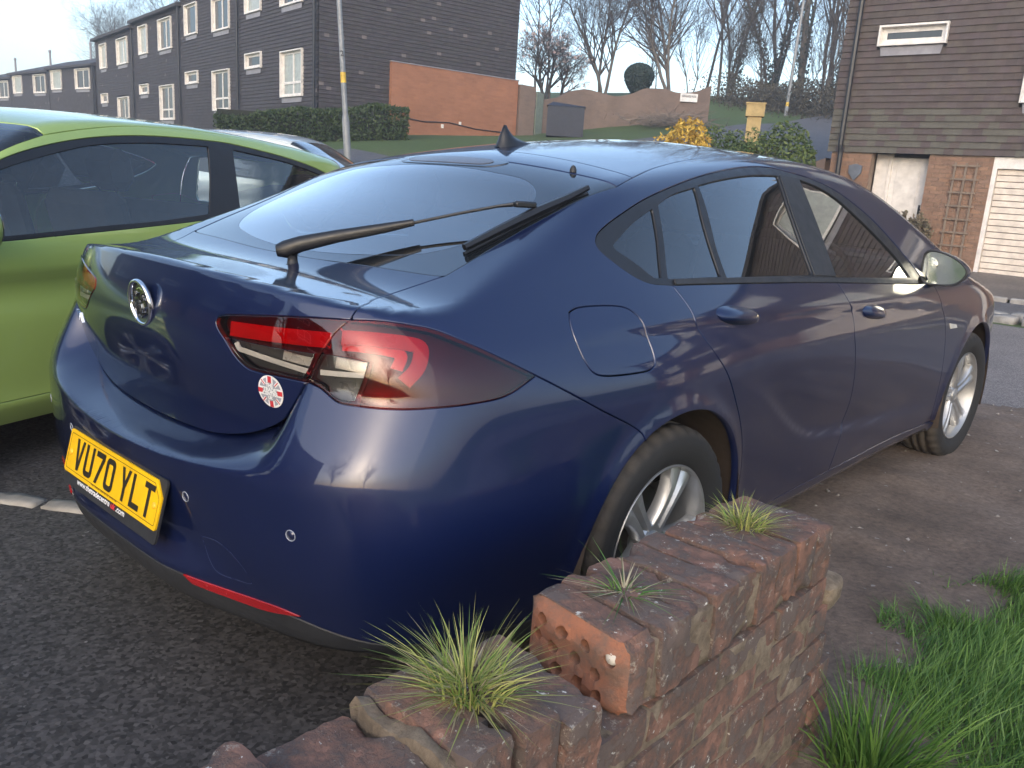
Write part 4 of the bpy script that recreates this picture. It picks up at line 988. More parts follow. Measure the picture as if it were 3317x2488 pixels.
for pts, dep in (([(325, 620), (360, 625), (368, 735), (440, 640), (478, 640), (385, 762), (330, 758)], .004),
                 ([(570, 650), (500, 700), (470, 760), (450, 830), (420, 885), (450, 905), (470, 860), (485, 800), (540, 790), (600, 832), (615, 815), (590, 760), (550, 730), (562, 690)], .006),
                 ([(455, 925), (505, 920), (530, 1135), (495, 1155), (468, 1050)], .005),
                 ([(205, 940), (250, 930), (258, 1010), (350, 1045), (345, 1090), (225, 1050)], .004),
                 ([(375, 870), (400, 885), (362, 1040), (365, 1300), (330, 1310), (330, 1020)], .004),
                 ([(600, 985), (630, 995), (585, 1115), (555, 1112)], .005), ([(575, 1150), (600, 1165), (480, 1300), (445, 1305)], .004),
                 ([(520, 470), (600, 520), (655, 640), (620, 640), (570, 560), (500, 510), (430, 560), (420, 540)], .003)):
    b_ = bpoly(pts, dep); emb._add(b_.v, b_.f)
emb.ob('badge_griffin', CHROME, badge)
stk = empty('round_sticker'); stk.parent = car
def disc(r, z, n=40):
    V = [(0, 0, z)]; F = []
    for k in range(3):
        for i in range(n): V.append((r*(k+1)/3*math.cos(2*math.pi*i/n), r*(k+1)/3*math.sin(2*math.pi*i/n), z))
    for i in range(n): F.append((0, 1+i, 1+(i+1) % n))
    for k in range(2):
        for i in range(n): F.append((1+k*n+i, 1+(k+1)*n+i, 1+(k+1)*n+(i+1) % n, 1+k*n+(i+1) % n))
    return np.array(V), F
W_ = plain('white_print', (.78, .78, .78), .35); NAVY = plain('navy_print', (.03, .06, .22), .35); REDP = plain('red_print', (.55, .04, .05), .35); GREYP = plain('grey_print', (.30, .32, .36), .35)
for nm, r, z, mt in (('sticker_rim', .035, .0010, W_), ('sticker_field', .0305, .0015, GREYP)):
    V, F = disc(r, z); add(nm, mesh(nm, on_rear(V, .487, .812, 0), F, mt), stk)
def bars(lst, z, mt, nm):
    V = []; F = []
    for (cx, cy, L, w, a) in lst:
        c, s_ = math.cos(R(a)), math.sin(R(a)); n = 6
        for i in range(n+1):
            t = -L/2+L*i/n
            for q in (-w/2, w/2): V.append((cx+t*c-q*s_, cy+t*s_+q*c, z))
        b = len(V)-2*(n+1)
        F += [(b+2*i, b+2*i+2, b+2*i+3, b+2*i+1) for i in range(n)]
    add(nm, mesh(nm, on_rear(np.array(V), .487, .812, 0), F, mt), stk)
bars([(0, 0, .066, .007, 45), (0, 0, .066, .007, -45), (0, 0, .067, .018, 0), (0, 0, .067, .018, 90)], .0019, W_, 'white_cross')
bars([(0, 0, .067, .010, 0), (0, 0, .067, .010, 90), (0, 0, .066, .0025, 45), (0, 0, .066, .0025, -45)], .0023, REDP, 'red_cross')
V, F = disc(.0200, .0027); add('sticker_centre', mesh('sticker_centre', on_rear(V, .487, .812, 0), F, GREYP), stk)
for k, (tx, sz) in enumerate((('THE', .009), ('TRADE', .0098), ('CENTRE', .0098), ('UK', .008))):
    V, F = text_mesh(tx, sz*1.15, .0006); V[:, 1] += .0135-.009*k; V[:, 2] += .0032
    add('sticker_text', mesh('sticker_text', on_rear(V, .487, .812, 0), F, W_, smooth=False), stk)
for sx in (1, -1):
    for (x, z) in ((.317, .551), (.634, .552)):
        y = float(rear_y(np.array([x]), np.array([z]), BlueBody.FB)[0]); n = SHB.normal(np.array([[x, y, z]]))[0]*[sx, 1, 1]
        o = empty('parking_sensor', (sx*x, y, z)); o.parent = car; o.rotation_euler = Vector(n).to_track_quat('Z', 'Y').to_euler()
        mb = MB(); mb.lathe([(.0125, -.006), (.0125, .0005), (.0115, .0012), (.0105, .0006), (.010, -.001)], 24); mb.ob('sensor_ring', plain('sensor_rim', (.25, .27, .32), .25), o, True)
        mb = MB(); mb.lathe([(.0100, -.001), (.0095, .0003), (.0002, .0006)], 24); mb.ob('sensor_face', BLUE, o, True)
tow = np.array([(.369, 0, .472), (.42, 0, .477), (.455, 0, .468), (.487, 0, .448), (.505, 0, .430), (.516, 0, .408), (.470, 0, .402), (.417, 0, .405), (.395, 0, .425), (.378, 0, .452)])
tow = catmull(np.vstack([tow, tow[:1]]), 60)[:-1]; tow[:, 1] = rear_y(tow[:, 0], tow[:, 2], BlueBody.FB)
V = tow; N = SHB.normal(V); c_ = V.mean(0)
d_ = V-c_; d_ /= np.linalg.norm(d_, axis=1)[:, None]
rv = np.vstack([V+N*.0008, V+d_*.0022+N*.0008]); n = len(V)
add('towing_eye_cover', mesh('towing_eye_cover', rv, [(i, (i+1) % n, n+(i+1) % n, n+i) for i in range(n)], plain('cover_seam', (.03, .04, .10), .3)), car)
# ---- number plate
plate = empty('number_plate', (0, -1.0815, .5134)); plate.parent = car; plate.rotation_euler = (R(-14.5), 0, 0)
PY = plain('yellow_plate', (.80, .47, .005), .38); PK = plain('plate_black', (.022, .018, .012), .4)
def rounded(w, h, r, chop=None, n=6):
    pts = []
    for (cx, cy, a0) in ((w/2-r, h/2-r, 0), (-w/2+r, h/2-r, 90), (-w/2+r, -h/2+r, 180), (w/2-r, -h/2+r, 270)):
        if chop and a0 == 0: pts += [(w/2, h/2-chop), (w/2-chop, h/2)]; continue
        pts += [(cx+r*math.cos(R(a0+90*i/(n-1))), cy+r*math.sin(R(a0+90*i/(n-1)))) for i in range(n)]
    return pts
mb = MB(); mb.prism(rounded(.528, .150, .010), 1, .0018, .007); hold = mb.ob('plate_holder', BLACKPL, plate); hold.location = (0, 0, -.012)
mb = MB(); mb.prism(rounded(.520, .111, .009, .034), 1, -.0025, .0015); mb.ob('plate_sheet', PY, plate)
bo = rounded(.502, .093, .006, .030); bi = rounded(.499, .090, .005, .0293); n = len(bo)
mb = MB(); mb._add([(x, -.0031, y) for x, y in bo]+[(x, -.0031, y) for x, y in bi], [(i, (i+1) % n, n+(i+1) % n, n+i) for i in range(n)]); mb.ob('plate_border', plain('plate_brown_line', (.10, .06, .01), .5), plate)
def stroke_poly(nm, x0, polys):
    mb = MB()
    for q in polys: mb._add([(x0+x*.050, -.0033, (y-.5)*.079) for x, y in q], [tuple(range(len(q)))])
    return mb.ob('plate_character', PK, plate)
s_ = .27; t_ = .178
def ring_u(top):
    po = []; pi_ = []
    def arc(cx, cy, rx, ry, a0, a1, n=7): return [(cx+rx*math.cos(R(a0+(a1-a0)*i/(n-1))), cy+ry*math.sin(R(a0+(a1-a0)*i/(n-1)))) for i in range(n)]
    if top: po = [(0, 1)]+arc(.30, .19, .30, .19, 180, 270)+arc(.70, .19, .30, .19, 270, 360)+[(1, 1)]; pi_ = [(s_, 1)]+arc(.36, .25, .09, .072, 180, 270)+arc(.64, .25, .09, .072, 270, 360)+[(1-s_, 1)]
    else:
        po = arc(.30, .19, .30, .19, 180, 270)+arc(.70, .19, .30, .19, 270, 360)+arc(.70, .81, .30, .19, 0, 90)+arc(.30, .81, .30, .19, 90, 180)
        pi_ = arc(.36, .25, .09, .072, 180, 270)+arc(.64, .25, .09, .072, 270, 360)+arc(.64, .75, .09, .072, 0, 90)+arc(.36, .75, .09, .072, 90, 180)
        po.append(po[0]); pi_.append(pi_[0])
    return [[po[i], po[i+1], pi_[i+1], pi_[i]] for i in range(len(po)-1)]
CH = {'V': [[(0, 1), (s_, 1), (.5, .30), (.5, 0), (.36, 0)], [(1, 1), (.64, 0), (.5, 0), (.5, .30), (1-s_, 1)]], 'U': ring_u(True), '0': ring_u(False),
      '7': [[(0, 1), (0, 1-t_), (.70, 1-t_), (1, 1-t_), (1, 1)], [(.70, 1-t_), (.16, 0), (.45, 0), (1, 1-t_)]],
      'Y': [[(0, 1), (s_, 1), (.5, .62), (.5, .35), (.365, .42)], [(1, 1), (.635, .42), (.5, .35), (.5, .62), (1-s_, 1)], [(.365, .42), (.5, .35), (.635, .42), (.635, 0), (.365, 0)]],
      'L': [[(0, 1), (s_, 1), (s_, t_), (0, t_)], [(0, t_), (1, t_), (1, 0), (0, 0)]], 'T': [[(0, 1), (1, 1), (1, 1-t_), (0, 1-t_)], [(.365, 1-t_), (.635, 1-t_), (.635, 0), (.365, 0)]]}
x = -.2105
for ch in 'VU70 YLT':
    if ch == ' ': x += .033-.011; continue
    stroke_poly(ch, x, CH[ch]); x += .061
def flat_text(txt, size, width, x0, z0, mt, nm, parent, y=-.0033, bold=.0004):
    V, F = text_mesh(txt, size, bold); w = np.ptp(V[:, 0]); V[:, 0] *= width/w
    return add(nm, mesh(nm, np.stack([x0+V[:, 0], 0*V[:, 0]+y, z0+V[:, 1]], 1), F, mt, smooth=False), parent)
flat_text('THE TRADE CENTRE UK WS10 7SP', .0075, .150, -.015, -.0475, plain('plate_brown_line', (.10, .06, .01), .5), 'plate_small_print', plate, bold=.0001)
flat_text('www.thetradecentre', .020, .195, -.078, -.066, W_, 'dealer_lettering', plate, y=.0012, bold=.0004)
flat_text('uk', .020, .026, .037, -.066, REDP, 'dealer_lettering', plate, y=.0012, bold=.0008)
flat_text('.com', .020, .046, .078, -.066, W_, 'dealer_lettering', plate, y=.0012, bold=.0004)
for sx in (-.235, .235):
    mb = MB(); mb.lathe([(.0075, -.0025), (.007, -.005), (.004, -.0065), (.0003, -.007)], 20, 'y'); o = mb.ob('plate_screw', plain('yellow_screw_cap', (.85, .45, .03), .35), plate, True); o.location = (sx, 0, -.002)
# ---- rear wiper
wip = empty('rear_wiper', (.06, -.60, 1.02)); wip.parent = car
mb = MB(); mb.lathe([(.024, -.008), (.024, .002), (.020, .006), (.014, .008), (.012, .03), (.016, .032)], 24, c=(.115, -.648, 1.018)); o = mb.ob('wiper_pivot', BLACKPL, wip, True); 
mb = MB(); mb.tube([(.085, -.675, 1.058), (.10, -.658, 1.062), (.125, -.63, 1.078), (.19, -.565, 1.103), (.28, -.480, 1.132), (.33, -.43, 1.150)], [.016, .024, .021, .017, .013, .009], 10); mb.ob('wiper_arm', BLACKTRIM, wip, True, 40)
mb = MB(); mb.tube([(.33, -.43, 1.149), (.42, -.36, 1.180), (.50, -.30, 1.205), (.528, -.27, 1.212)], [.0042, .004, .004, .006], 8); mb.box((.545, -.25, 1.213), (.022, .06, .016), Matrix.Rotation(R(-20), 3, 'Z'), bev=.004); mb.ob('wiper_rod', BLACKTRIM, wip, True, 40)
bl = np.array([(.540, -.452, 1.108), (.556, -.32, 1.162), (.566, -.22, 1.200), (.578, -.12, 1.235), (.588, -.052, 1.264)])
mb = MB(); mb.tube(bl, [.009, .012, .013, .011, .008], 6); mb.tube(bl-[0, 0, .015], [.005]*5, 5); mb.ob('wiper_blade', BLACKTRIM, wip, False)
for c3 in list(wip.children): c3.location = -wip.location
# ---- aerial fin, washer jet, high-level brake light
fin = MB(); prof = [(.205, 0), (.215, .02), (.222, .045), (.232, .068), (.245, .066), (.262, .045), (.285, .026), (.32, .012), (.362, 0)]
zb = lambda y: float(BlueBody.zc(np.array([y]))[0])
v = []; ns = 15
for (y, hh) in prof: v.append((0, y, zb(.28)+.10*(y-.28)+hh))
F_ = []; vv = []
for k, (y, hh) in enumerate(prof):
    base = zb(min(max(y, .21), .355))-.003; wd = .032*math.sin(math.pi*min(max((y-.195)/.18, 0), 1))**.6+.002
    for j in range(9):
        t = j/8; ang = math.pi*t
        tt = 1-abs(2*t-1)
        xx = (wd*(1-tt)**.9 if t < .5 else -wd*(1-tt)**.9); zz = base+hh*tt**.75+(.004 if 0 < t < 1 else 0)
        if tt < .25: xx *= 1.0
        vv.append((xx, y, zz))
for k in range(len(prof)-1):
    for j in range(8): F_.append((k*9+j, k*9+j+1, (k+1)*9+j+1, (k+1)*9+j))
add('aerial_fin', mesh('aerial_fin', vv, F_, BLACKTRIM), car)
mb = MB(); mb.lathe([(.010, -.004), (.010, .004), (.006, .013), (.001, .016)], 14, c=(.459, .041, 1.306)); mb.ob('washer_jet', BLACKPL, car, True)
bk = sym(np.array([(0, .0175, 1.33), (.11, .0155, 1.33), (.175, .012, 1.33), (.188, -.006, 1.31), (.165, -.026, 1.31), (.10, -.034, 1.305), (0, -.036, 1.30)]))
P('high_brake_lens', panel(SH, loop(list(bk)+[bk[0]], h=.02), 'polar', h=.03, off=.003, gap=0, lip=.008), plain('clear_brake_lens', (.075, .07, .075), .12))
bk2 = sym(np.array([(0, .0185, 1.33), (.12, .0185, 1.33), (.232, .017, 1.318), (.236, .004, 1.318), (.20, -.030, 1.303), (.10, -.045, 1.305), (0, -.048, 1.30)]))
P('brake_light_surround', panel(SH, loop(list(bk2)+[bk2[0]], h=.02), 'polar', h=.03, off=.0012, gap=0, lip=.006), FRIT)
# ---- door handles, mirror, side marker
def handle(yc, zc, L, sx, door):
    y = np.linspace(-1, 1, 17); V = []; F = []; nr = 9
    for a in y:
        for k in range(nr):
            b = -1+2*k/(nr-1); hh = .024*(1-abs(a)**2.6)**.5+.002
            zz = zc+b*hh-.012*a; Y_ = yc+a*L/2
            V.append((0, Y_, zz, .026*(1-abs(a)**3)*(1-b*b)**.5))
    V = np.array(V); x = np.array([.9]*len(V)); lo = np.full(len(V), .5); hi = np.full(len(V), 1.2)
    for _ in range(26):
        m_ = .5*(lo+hi); ins = BlueBody.F(m_, V[:, 1], V[:, 2]) < 0; lo = np.where(ins, m_, lo); hi = np.where(ins, hi, m_)
    Q = np.stack([(lo+V[:, 3]-.001)*sx, V[:, 1], V[:, 2]], 1)
    F = [(i*nr+k, (i+1)*nr+k, (i+1)*nr+k+1, i*nr+k+1) for i in range(16) for k in range(nr-1)]
    if sx < 0: F = [f[::-1] for f in F]
    return add('door_handle', mesh('door_handle', Q, F, BLUE), door)
for (yc, zc, drs) in ((.315, .938, rear_doors), (1.345, .876, front_doors)):
    for sx, d in ((1, drs[0]), (-1, drs[1])): handle(yc, zc, .235, sx, d)
def mirror_part(sx):
    mr = empty('door_mirror', (sx*.90, 1.99, .96)); mr.parent = car
    out = [(.843, 1.03), (.846, 1.075), (.862, 1.091), (.885, 1.093), (.93, 1.084), (.972, 1.068), (1.008, 1.045), (1.030, 1.020), (1.028, .995), (1.010, .970), (.980, .951), (.92, .945), (.868, .946), (.848, .965)]
    out = catmull(np.array([(a, 0, b) for a, b in out+out[:1]]), 43)[:-1][:, [0, 2]]
    c0 = out.mean(0); rings = [(0, 1.0), (.02, 1.015), (.06, .96), (.095, .80), (.115, .55), (.122, .25), (.123, .02)]
    V = []; F = []; n = len(out)
    for (dy, s) in rings:
        for q in out: V.append((sx*(c0[0]+(q[0]-c0[0])*s), 2.0+dy, c0[1]+(q[1]-c0[1])*s))
    for k in range(len(rings)-1):
        for i in range(n):
            f = (k*n+i, k*n+(i+1) % n, (k+1)*n+(i+1) % n, (k+1)*n+i); F.append(f if sx > 0 else f[::-1])
    o = add('mirror_shell', mesh('mirror_shell', V, F, BLUE), mr)
    V = []; F = []
    for (dy, s) in ((0, 1.0), (-.006, .975), (-.004, .90), (.008, .875)):
        for q in out: V.append((sx*(c0[0]+(q[0]-c0[0])*s), 2.0+dy, c0[1]+(q[1]-c0[1])*s))
    for k in range(3):
        for i in range(n):
            f = (k*n+i, (k+1)*n+i, (k+1)*n+(i+1) % n, k*n+(i+1) % n); F.append(f if sx > 0 else f[::-1])
    o = add('mirror_bezel', mesh('mirror_bezel', V, F, BLACKPL), mr)
    g = [(sx*(c0[0]+(q[0]-c0[0])*.88), 2.0+.006+(q[0]-c0[0])*.12, c0[1]+(q[1]-c0[1])*.88) for q in out]
    o = add('mirror_glass', mesh('mirror_glass', g, [tuple(range(n)) if sx < 0 else tuple(range(n))[::-1]], plain('mirror_silver', (.72, .78, .76), .02, Metallic=1.0), smooth=False), mr)
    mb = MB(); mb.tube([(sx*.83, 2.03, .955), (sx*.86, 2.04, .952), (sx*.90, 2.05, .962)], [.030, .026, .024], 10); mb.ob('mirror_stalk', BLACKPL, mr, True)
    for ch in list(mr.children): ch.location = -mr.location
mirror_part(1); mirror_part(-1)
sm = loop([(.912, 2.32, .755), (.912, 2.42, .742)], [(.912, 2.42, .742), (.912, 2.44, .725)], [(.912, 2.44, .725), (.912, 2.34, .728)], [(.912, 2.34, .728), (.912, 2.32, .755)], h=.01)
pair('side_marker_lamp', panel(SH, sm, h=.02, off=.004, gap=0, lip=.006), plain('side_marker', (.62, .60, .55), .15), car)
# ---- wheels, arch liners, underside
ALLOY = plain('alloy_wheel', (.44, .445, .45), .36, Metallic=.75)
def tyre_mat():
    t = NT('dusty_tyre'); v = t.coord(1.0)
    sep = t.n('ShaderNodeSeparateXYZ'); tc = t.n('ShaderNodeTexCoord'); t.l(tc.outputs['Object'], sep.inputs[0])
    rr = t.n('ShaderNodeVectorMath', operation='LENGTH'); cm = t.n('ShaderNodeCombineXYZ'); t.l(sep.outputs[1], cm.inputs[0]); t.l(sep.outputs[2], cm.inputs[1]); t.l(cm.outputs[0], rr.inputs[0])
    rim_d = t.ramp(rr.outputs['Value'], [(.305, 0.), (.332, 1.)])
    nz = t.ramp(t.noise(v, 9, 6, .7), [(.35, .25), (.75, 1.)])
    mu = t.n('ShaderNodeMath', operation='MULTIPLY'); t.l(rim_d, mu.inputs[0]); t.l(nz, mu.inputs[1])
    c = t.mix(mu.outputs[0], (.014, .0135, .0135), (.105, .088, .072)); t.bsdf(c, .8); t.bump(t.noise(v, 180, 3), .25, .003)
    MATS['tyre'] = t.m; return t.m
TYRE = tyre_mat()
def wheel(name='wheel'):
    w_ = empty(name)
    prof = [(.232, .700-.81), (.262, .690-.81), (.300, .697-.81), (.322, .712-.81), (.331, .730-.81), (.335, .75-.81), (.335, .770-.81), (.327, .772-.81), (.327, .781-.81), (.336, .783-.81), (.336, .806-.81), (.328, .808-.81), (.328, .818-.81), (.336, .820-.81), (.335, .846-.81), (.327, .848-.81), (.327, .857-.81), (.334, .859-.81), (.331, .884-.81), (.326, .894-.81), (.318, .905-.81), (.302, .914-.81), (.283, .917-.81), (.262, .914-.81), (.243, .906-.81), (.232, .899-.81), (.226, .893-.81), (.222, .88-.81)]
    n = 144; V = []; F = []
    for i, (r, x) in enumerate(prof):
        for k in range(n):
            rr = r
            if 16 <= i <= 20 and k % 4 == 0: rr -= .007
            if 3 <= i <= 6 and k % 4 == 0: rr -= .007
            a = 2*math.pi*k/n; V.append((x, rr*math.cos(a), rr*math.sin(a)))
    for i in range(len(prof)-1):
        for k in range(n): F.append((i*n+k, i*n+(k+1) % n, (i+1)*n+(k+1) % n, (i+1)*n+k))
    add('tyre', mesh('tyre', V, np.array(F), TYRE), w_)
    rim = MB(); rim.lathe([(.2275, .080), (.2285, .087), (.226, .0905), (.2215, .0885), (.2185, .078), (.214, .060), (.205, .02), (.195, -.06), (.205, -.11)], 72, 'x'); rim_o = rim.ob('rim', ALLOY, w_, True, 50)
    sp = MB(); ns = 12
    for s in range(5):
        a0 = 2*math.pi*s/5+.25; vv = []; 
        for i in range(ns):
            t = i/(ns-1); r = .045+t*(.219-.045); hw = .034-.004*math.sin(math.pi*min(t*1.2, 1))+.034*t**2.5
            xc = .060+.018*math.sin(math.pi*.5*t)-.006*t*t
            sec = [(-1, -.034), (-.94, -.006), (-.78, .001), (-.30, .002), (-.16, -.004), (0, -.011), (.16, -.004), (.30, .002), (.78, .001), (.94, -.006), (1, -.034)]
            for (q, dx) in sec:
                y, z = r, q*hw; vv.append((xc+dx, y*math.cos(a0)-z*math.sin(a0), y*math.sin(a0)+z*math.cos(a0)))
        ff = [(i*11+k, i*11+k+1, (i+1)*11+k+1, (i+1)*11+k) for i in range(ns-1) for k in range(10)]
        mbp = MB(); mbp._add(vv, ff); mbp.ob('spoke', ALLOY, w_, True, 40)
    mb = MB(); mb.lathe([(.062, .02), (.060, .052), (.050, .060), (.034, .058), (.033, .064), (.026, .067), (.0005, .068)], 30, 'x'); mb.ob('hub_cap', ALLOY, w_, True, 40)
    mb = MB(); mb.lathe([(.150, -.03), (.150, -.015), (.06, -.012)], 40, 'x'); mb.box((-.02, -.125, .02), (.07, .06, .13), bev=.01); mb.ob('brake_disc', plain('brake_iron', (.05, .045, .04), .5, Metallic=.6), w_, True, 40)
    for k in range(5):
        a = 2*math.pi*(k+.5)/5+.25; mb = MB(); mb.lathe([(.009, .03), (.009, .052), (.004, .054), (.0002, .054)], 6, 'x', c=(0, .052*math.cos(a), .052*math.sin(a))); mb.ob('wheel_bolt', ALLOY, w_)
    return w_
w0 = wheel(); w0.parent = car; w0.location = (.81, 0, .331); w0.rotation_euler = (R(47), 0, 0)
for (x, y, rx, rz) in ((.81, 2.829, 12, -3), (-.81, 0, 30, 180), (-.81, 2.829, 70, 177)):
    w1 = copy_tree(w0, car); w1.location = (x, y, .331); w1.rotation_euler = Matrix.Rotation(R(rz), 3, 'Z').to_quaternion().to_matrix().to_euler() if rx is None else (Matrix.Rotation(R(rz), 3, 'Z') @ Matrix.Rotation(R(rx), 3, 'X')).to_euler()
LINER = plain('muddy_arch_liner', (.045, .032, .024), .9, var=.3)
for (yc, sx) in ((0, 1), (0, -1), (2.829, 1), (2.829, -1)):
    mb = MB(); n = 28; v = []
    for i in range(n):
        a = R(-15+210*i/(n-1)); r = .40
        for x in (.918, .90, .62, .55): v.append((sx*x, yc+(r if x < .91 else .392)*math.cos(a), .33+(r if x < .91 else .392)*math.sin(a)))
    f = [(i*4+k, i*4+k+1, (i+1)*4+k+1, (i+1)*4+k) for i in range(n-1) for k in range(3)]
    b = len(v); v2 = [(sx*.56, yc, .33)]; mb._add(v+v2, f+[(i*4+3, (i+1)*4+3, b) for i in range(n-1)]); mb.ob('arch_liner', LINER, car, True)
mb = MB(); mb.box((0, 1.40, .30), (1.50, 1.85, .16)); mb.box((0, -.68, .34), (1.25, .40, .12)); mb.box((0, 3.2, .34), (1.1, .5, .2)); mb.box((0, 1.4, .42), (1.02, 4.2, .2)); mb.ob('underbody', DARK, car)
# ---- cabin
cab = empty('cabin'); cab.parent = car
mb = MB(); mb.box((0, 1.15, .50), (1.62, 2.2, .06)); mb.ob('floor_carpet', DARK, cab)
mb = MB(); mb._add([(-.60, -.54, .985), (.60, -.54, .985), (.66, .06, .975), (-.66, .06, .975)], [(0, 1, 2, 3)]); mb.ob('parcel_shelf', plain('shelf_felt', (.018, .018, .02), .95), cab)
mb = MB(); mb.box((0, 2.35, .88), (1.5, .5, .22), bev=.06); mb.ob('dashboard', BLACKPL, cab)
def seat(x, y, wide=.50, front=True):
    s = empty('front_seat' if front else 'rear_bench'); s.parent = cab
    mb = MB(); mb.box((x, y+.25, .60), (wide, .52, .16), bev=.05); mb.ob('cushion', SEAT, s, True, 30)
    mb = MB(); mb.box((x, y-.03, .86), (wide, .13, .58), Matrix.Rotation(R(-16), 3, 'X'), bev=.05); mb.ob('backrest', SEAT, s, True, 30)
    for hx in ([x] if front else [x-.45, x, x+.45]):
        mb = MB(); mb.box((hx, y-.17, 1.205), (.27, .10, .18), Matrix.Rotation(R(-12), 3, 'X'), bev=.045); mb.ob('headrest', SEAT, s, True, 30)
        mb = MB(); mb.tube([(hx-.06, y-.13, 1.08), (hx-.06, y-.155, 1.15)], .006, 6); mb.ob('headrest_post', CHROME, s); mb = MB(); mb.tube([(hx+.06, y-.13, 1.08), (hx+.06, y-.155, 1.15)], .006, 6); mb.ob('headrest_post', CHROME, s)
seat(.37, 1.35); seat(-.37, 1.35); seat(0, .40, 1.30, False)
mb = MB(); n = 30; mb.tube([(.37+.185*math.cos(2*math.pi*i/n), 2.02-.07*math.sin(2*math.pi*i/n), .92+.17*math.sin(2*math.pi*i/n)) for i in range(n+1)], .014, 8); mb.box((.37, 2.03, .92), (.16, .06, .09), bev=.02); mb.ob('steering_wheel', BLACKPL, cab, True, 30)
mb = MB(); mb.box((0, 1.70, 1.30), (.22, .03, .06), bev=.012); mb.ob('interior_mirror', BLACKPL, cab, True, 30)
head = sym(np.vstack([catmull([(0, .10, 1.35), (.35, .11, 1.34), (.56, .12, 1.30)], 12), catmull([(.56, .12, 1.30), (.50, .6, 1.37), (.49, 1.2, 1.40), (.54, 1.75, 1.33)], 16)[1:], catmull([(.54, 1.75, 1.33), (0, 1.85, 1.40)], 8)[1:]]))
put('headliner', panel(SH, head, 'polar', h=.12, off=-.035, gap=0, lip=.0), plain('grey_headliner', (.16, .16, .155), .95), cab)
# ------------------------------------------------------------------ small three-door hatchbacks parked alongside
GS = Shell(GreenBody.F, .72, .1)
def garch(yc, a0, a1, r=.345, n=22): return [(.84, yc+r*math.cos(R(a0+(a1-a0)*i/(n-1))), .30+r*math.sin(R(a0+(a1-a0)*i/(n-1)))) for i in range(n)]
def xz(Y, z): return (.845-max(z-.95, 0)*.42, Y, z)
g_top = [xz(1.80, 1.195), xz(1.74, 1.221), xz(1.604, 1.264), xz(1.411, 1.309), xz(1.204, 1.341), xz(.925, 1.361), xz(.54, 1.361), xz(.434, 1.356), xz(.04, 1.306), xz(-.31, 1.243), xz(-.36, 1.225)]
g_bot = [xz(-.36, 1.225), xz(-.30, 1.175), xz(-.08, 1.09), xz(.3, 1.025), xz(.75, .985), xz(1.21, .956), xz(1.556, .937), xz(1.82, .923), xz(2.10, .915)]
g_fr = [xz(2.10, .915), xz(1.98, 1.06), xz(1.80, 1.195)]
g_dlo = loop(g_top, g_bot, g_fr, h=.03)
g_door = loop([xz(1.79, 1.170), xz(1.756, 1.181), xz(1.62, 1.222), xz(1.476, 1.259), xz(1.323, 1.293), xz(1.165, 1.313), xz(.94, 1.328), xz(.604, 1.332)], [xz(.604, 1.332), xz(.66, 1.18), xz(.745, 1.012)], [xz(.745, 1.012), xz(1.091, .984), xz(1.359, .971), xz(1.597, .956), xz(1.812, .944), xz(2.02, .938)], [xz(2.02, .938), xz(1.93, 1.05), xz(1.79, 1.170)], h=.03)
g_q = loop([xz(.434, 1.326), xz(.05, 1.28), xz(-.27, 1.222)], [xz(-.27, 1.222), xz(-.10, 1.125), xz(.3, 1.055), xz(.52, 1.035)], [xz(.52, 1.035), xz(.475, 1.18), xz(.434, 1.326)], h=.03)
g_rail = [(.640, -.60, 1.305), (.650, -.34, 1.336), (.652, .06, 1.378), (.648, .52, 1.407), (.648, 1.022, 1.398), (.668, 1.293, 1.366), (.682, 1.512, 1.323)]
g_scr = [(.682, 1.512, 1.323), (.72, 1.73, 1.257), (.78, 2.08, 1.07), (.80, 2.28, .975)]
def shutline(pts): return pts
g_d0 = [xz(.40, 1.018), xz(.43, .95), (.85, .46, .80), (.84, .50, .6), (.83, .56, .42), (.835, .58, .30)]
g_d1 = [xz(2.10, .915), (.85, 2.06, .80), (.84, 2.03, .6), (.835, 2.02, .40), (.835, 2.0, .30)]
g_ddoor = loop([xz(.40, 1.018), xz(.75, .985), xz(1.21, .956), xz(1.556, .937), xz(1.82, .923), xz(2.10, .915)], g_d1, [(.835, 2.0, .30), (.835, .58, .30)], g_d0[::-1], h=.03)
g_quarter = loop(g_rail, g_scr, [(.80, 2.28, .975), xz(2.10, .915)], g_fr, g_top, [xz(-.36, 1.225), xz(-.30, 1.175), xz(-.08, 1.09), xz(.3, 1.025), xz(.40, 1.018)], g_d0, [(.835, .58, .30), (.835, .345, .30)], garch(0, 0, 180), [(.83, -.345, .30), (.80, -.55, .30)], [(.80, -.55, .30), (.77, -.60, .6), (.75, -.60, .9), (.70, -.58, 1.15), (.640, -.60, 1.305)], h=.03)
g_wing = loop([xz(2.10, .915), (.80, 2.28, .975)], [(.80, 2.28, .975), (.78, 2.6, .90), (.72, 2.85, .83)], [(.72, 2.85, .83), (.78, 2.85, .6), (.80, 2.85, .35), (.81, 2.84, .30)], garch(2.489, 0, 180), [(.83, 2.144, .30), (.835, 2.0, .30)], g_d1[::-1], h=.03)
g_sill = loop([(.835, .345, .30), (.835, 2.144, .30)], [(.835, 2.144, .30), (.79, 2.144, .20)], [(.79, 2.144, .20), (.79, .345, .20)], [(.79, .345, .20), (.835, .345, .30)], h=.03)
_half = lambda *s: sym(np.vstack([catmull(np.array(q, float), max(4, int(np.linalg.norm(np.diff(np.array(q, float), axis=0), axis=1).sum()/.04)))[(1 if i else 0):] for i, q in enumerate(s)]))
g_roof = _half([(0, -.60, 1.335), (.3, -.60, 1.33), (.640, -.60, 1.305)], g_rail, [(.682, 1.512, 1.323), (.35, 1.60, 1.37), (0, 1.62, 1.38)])
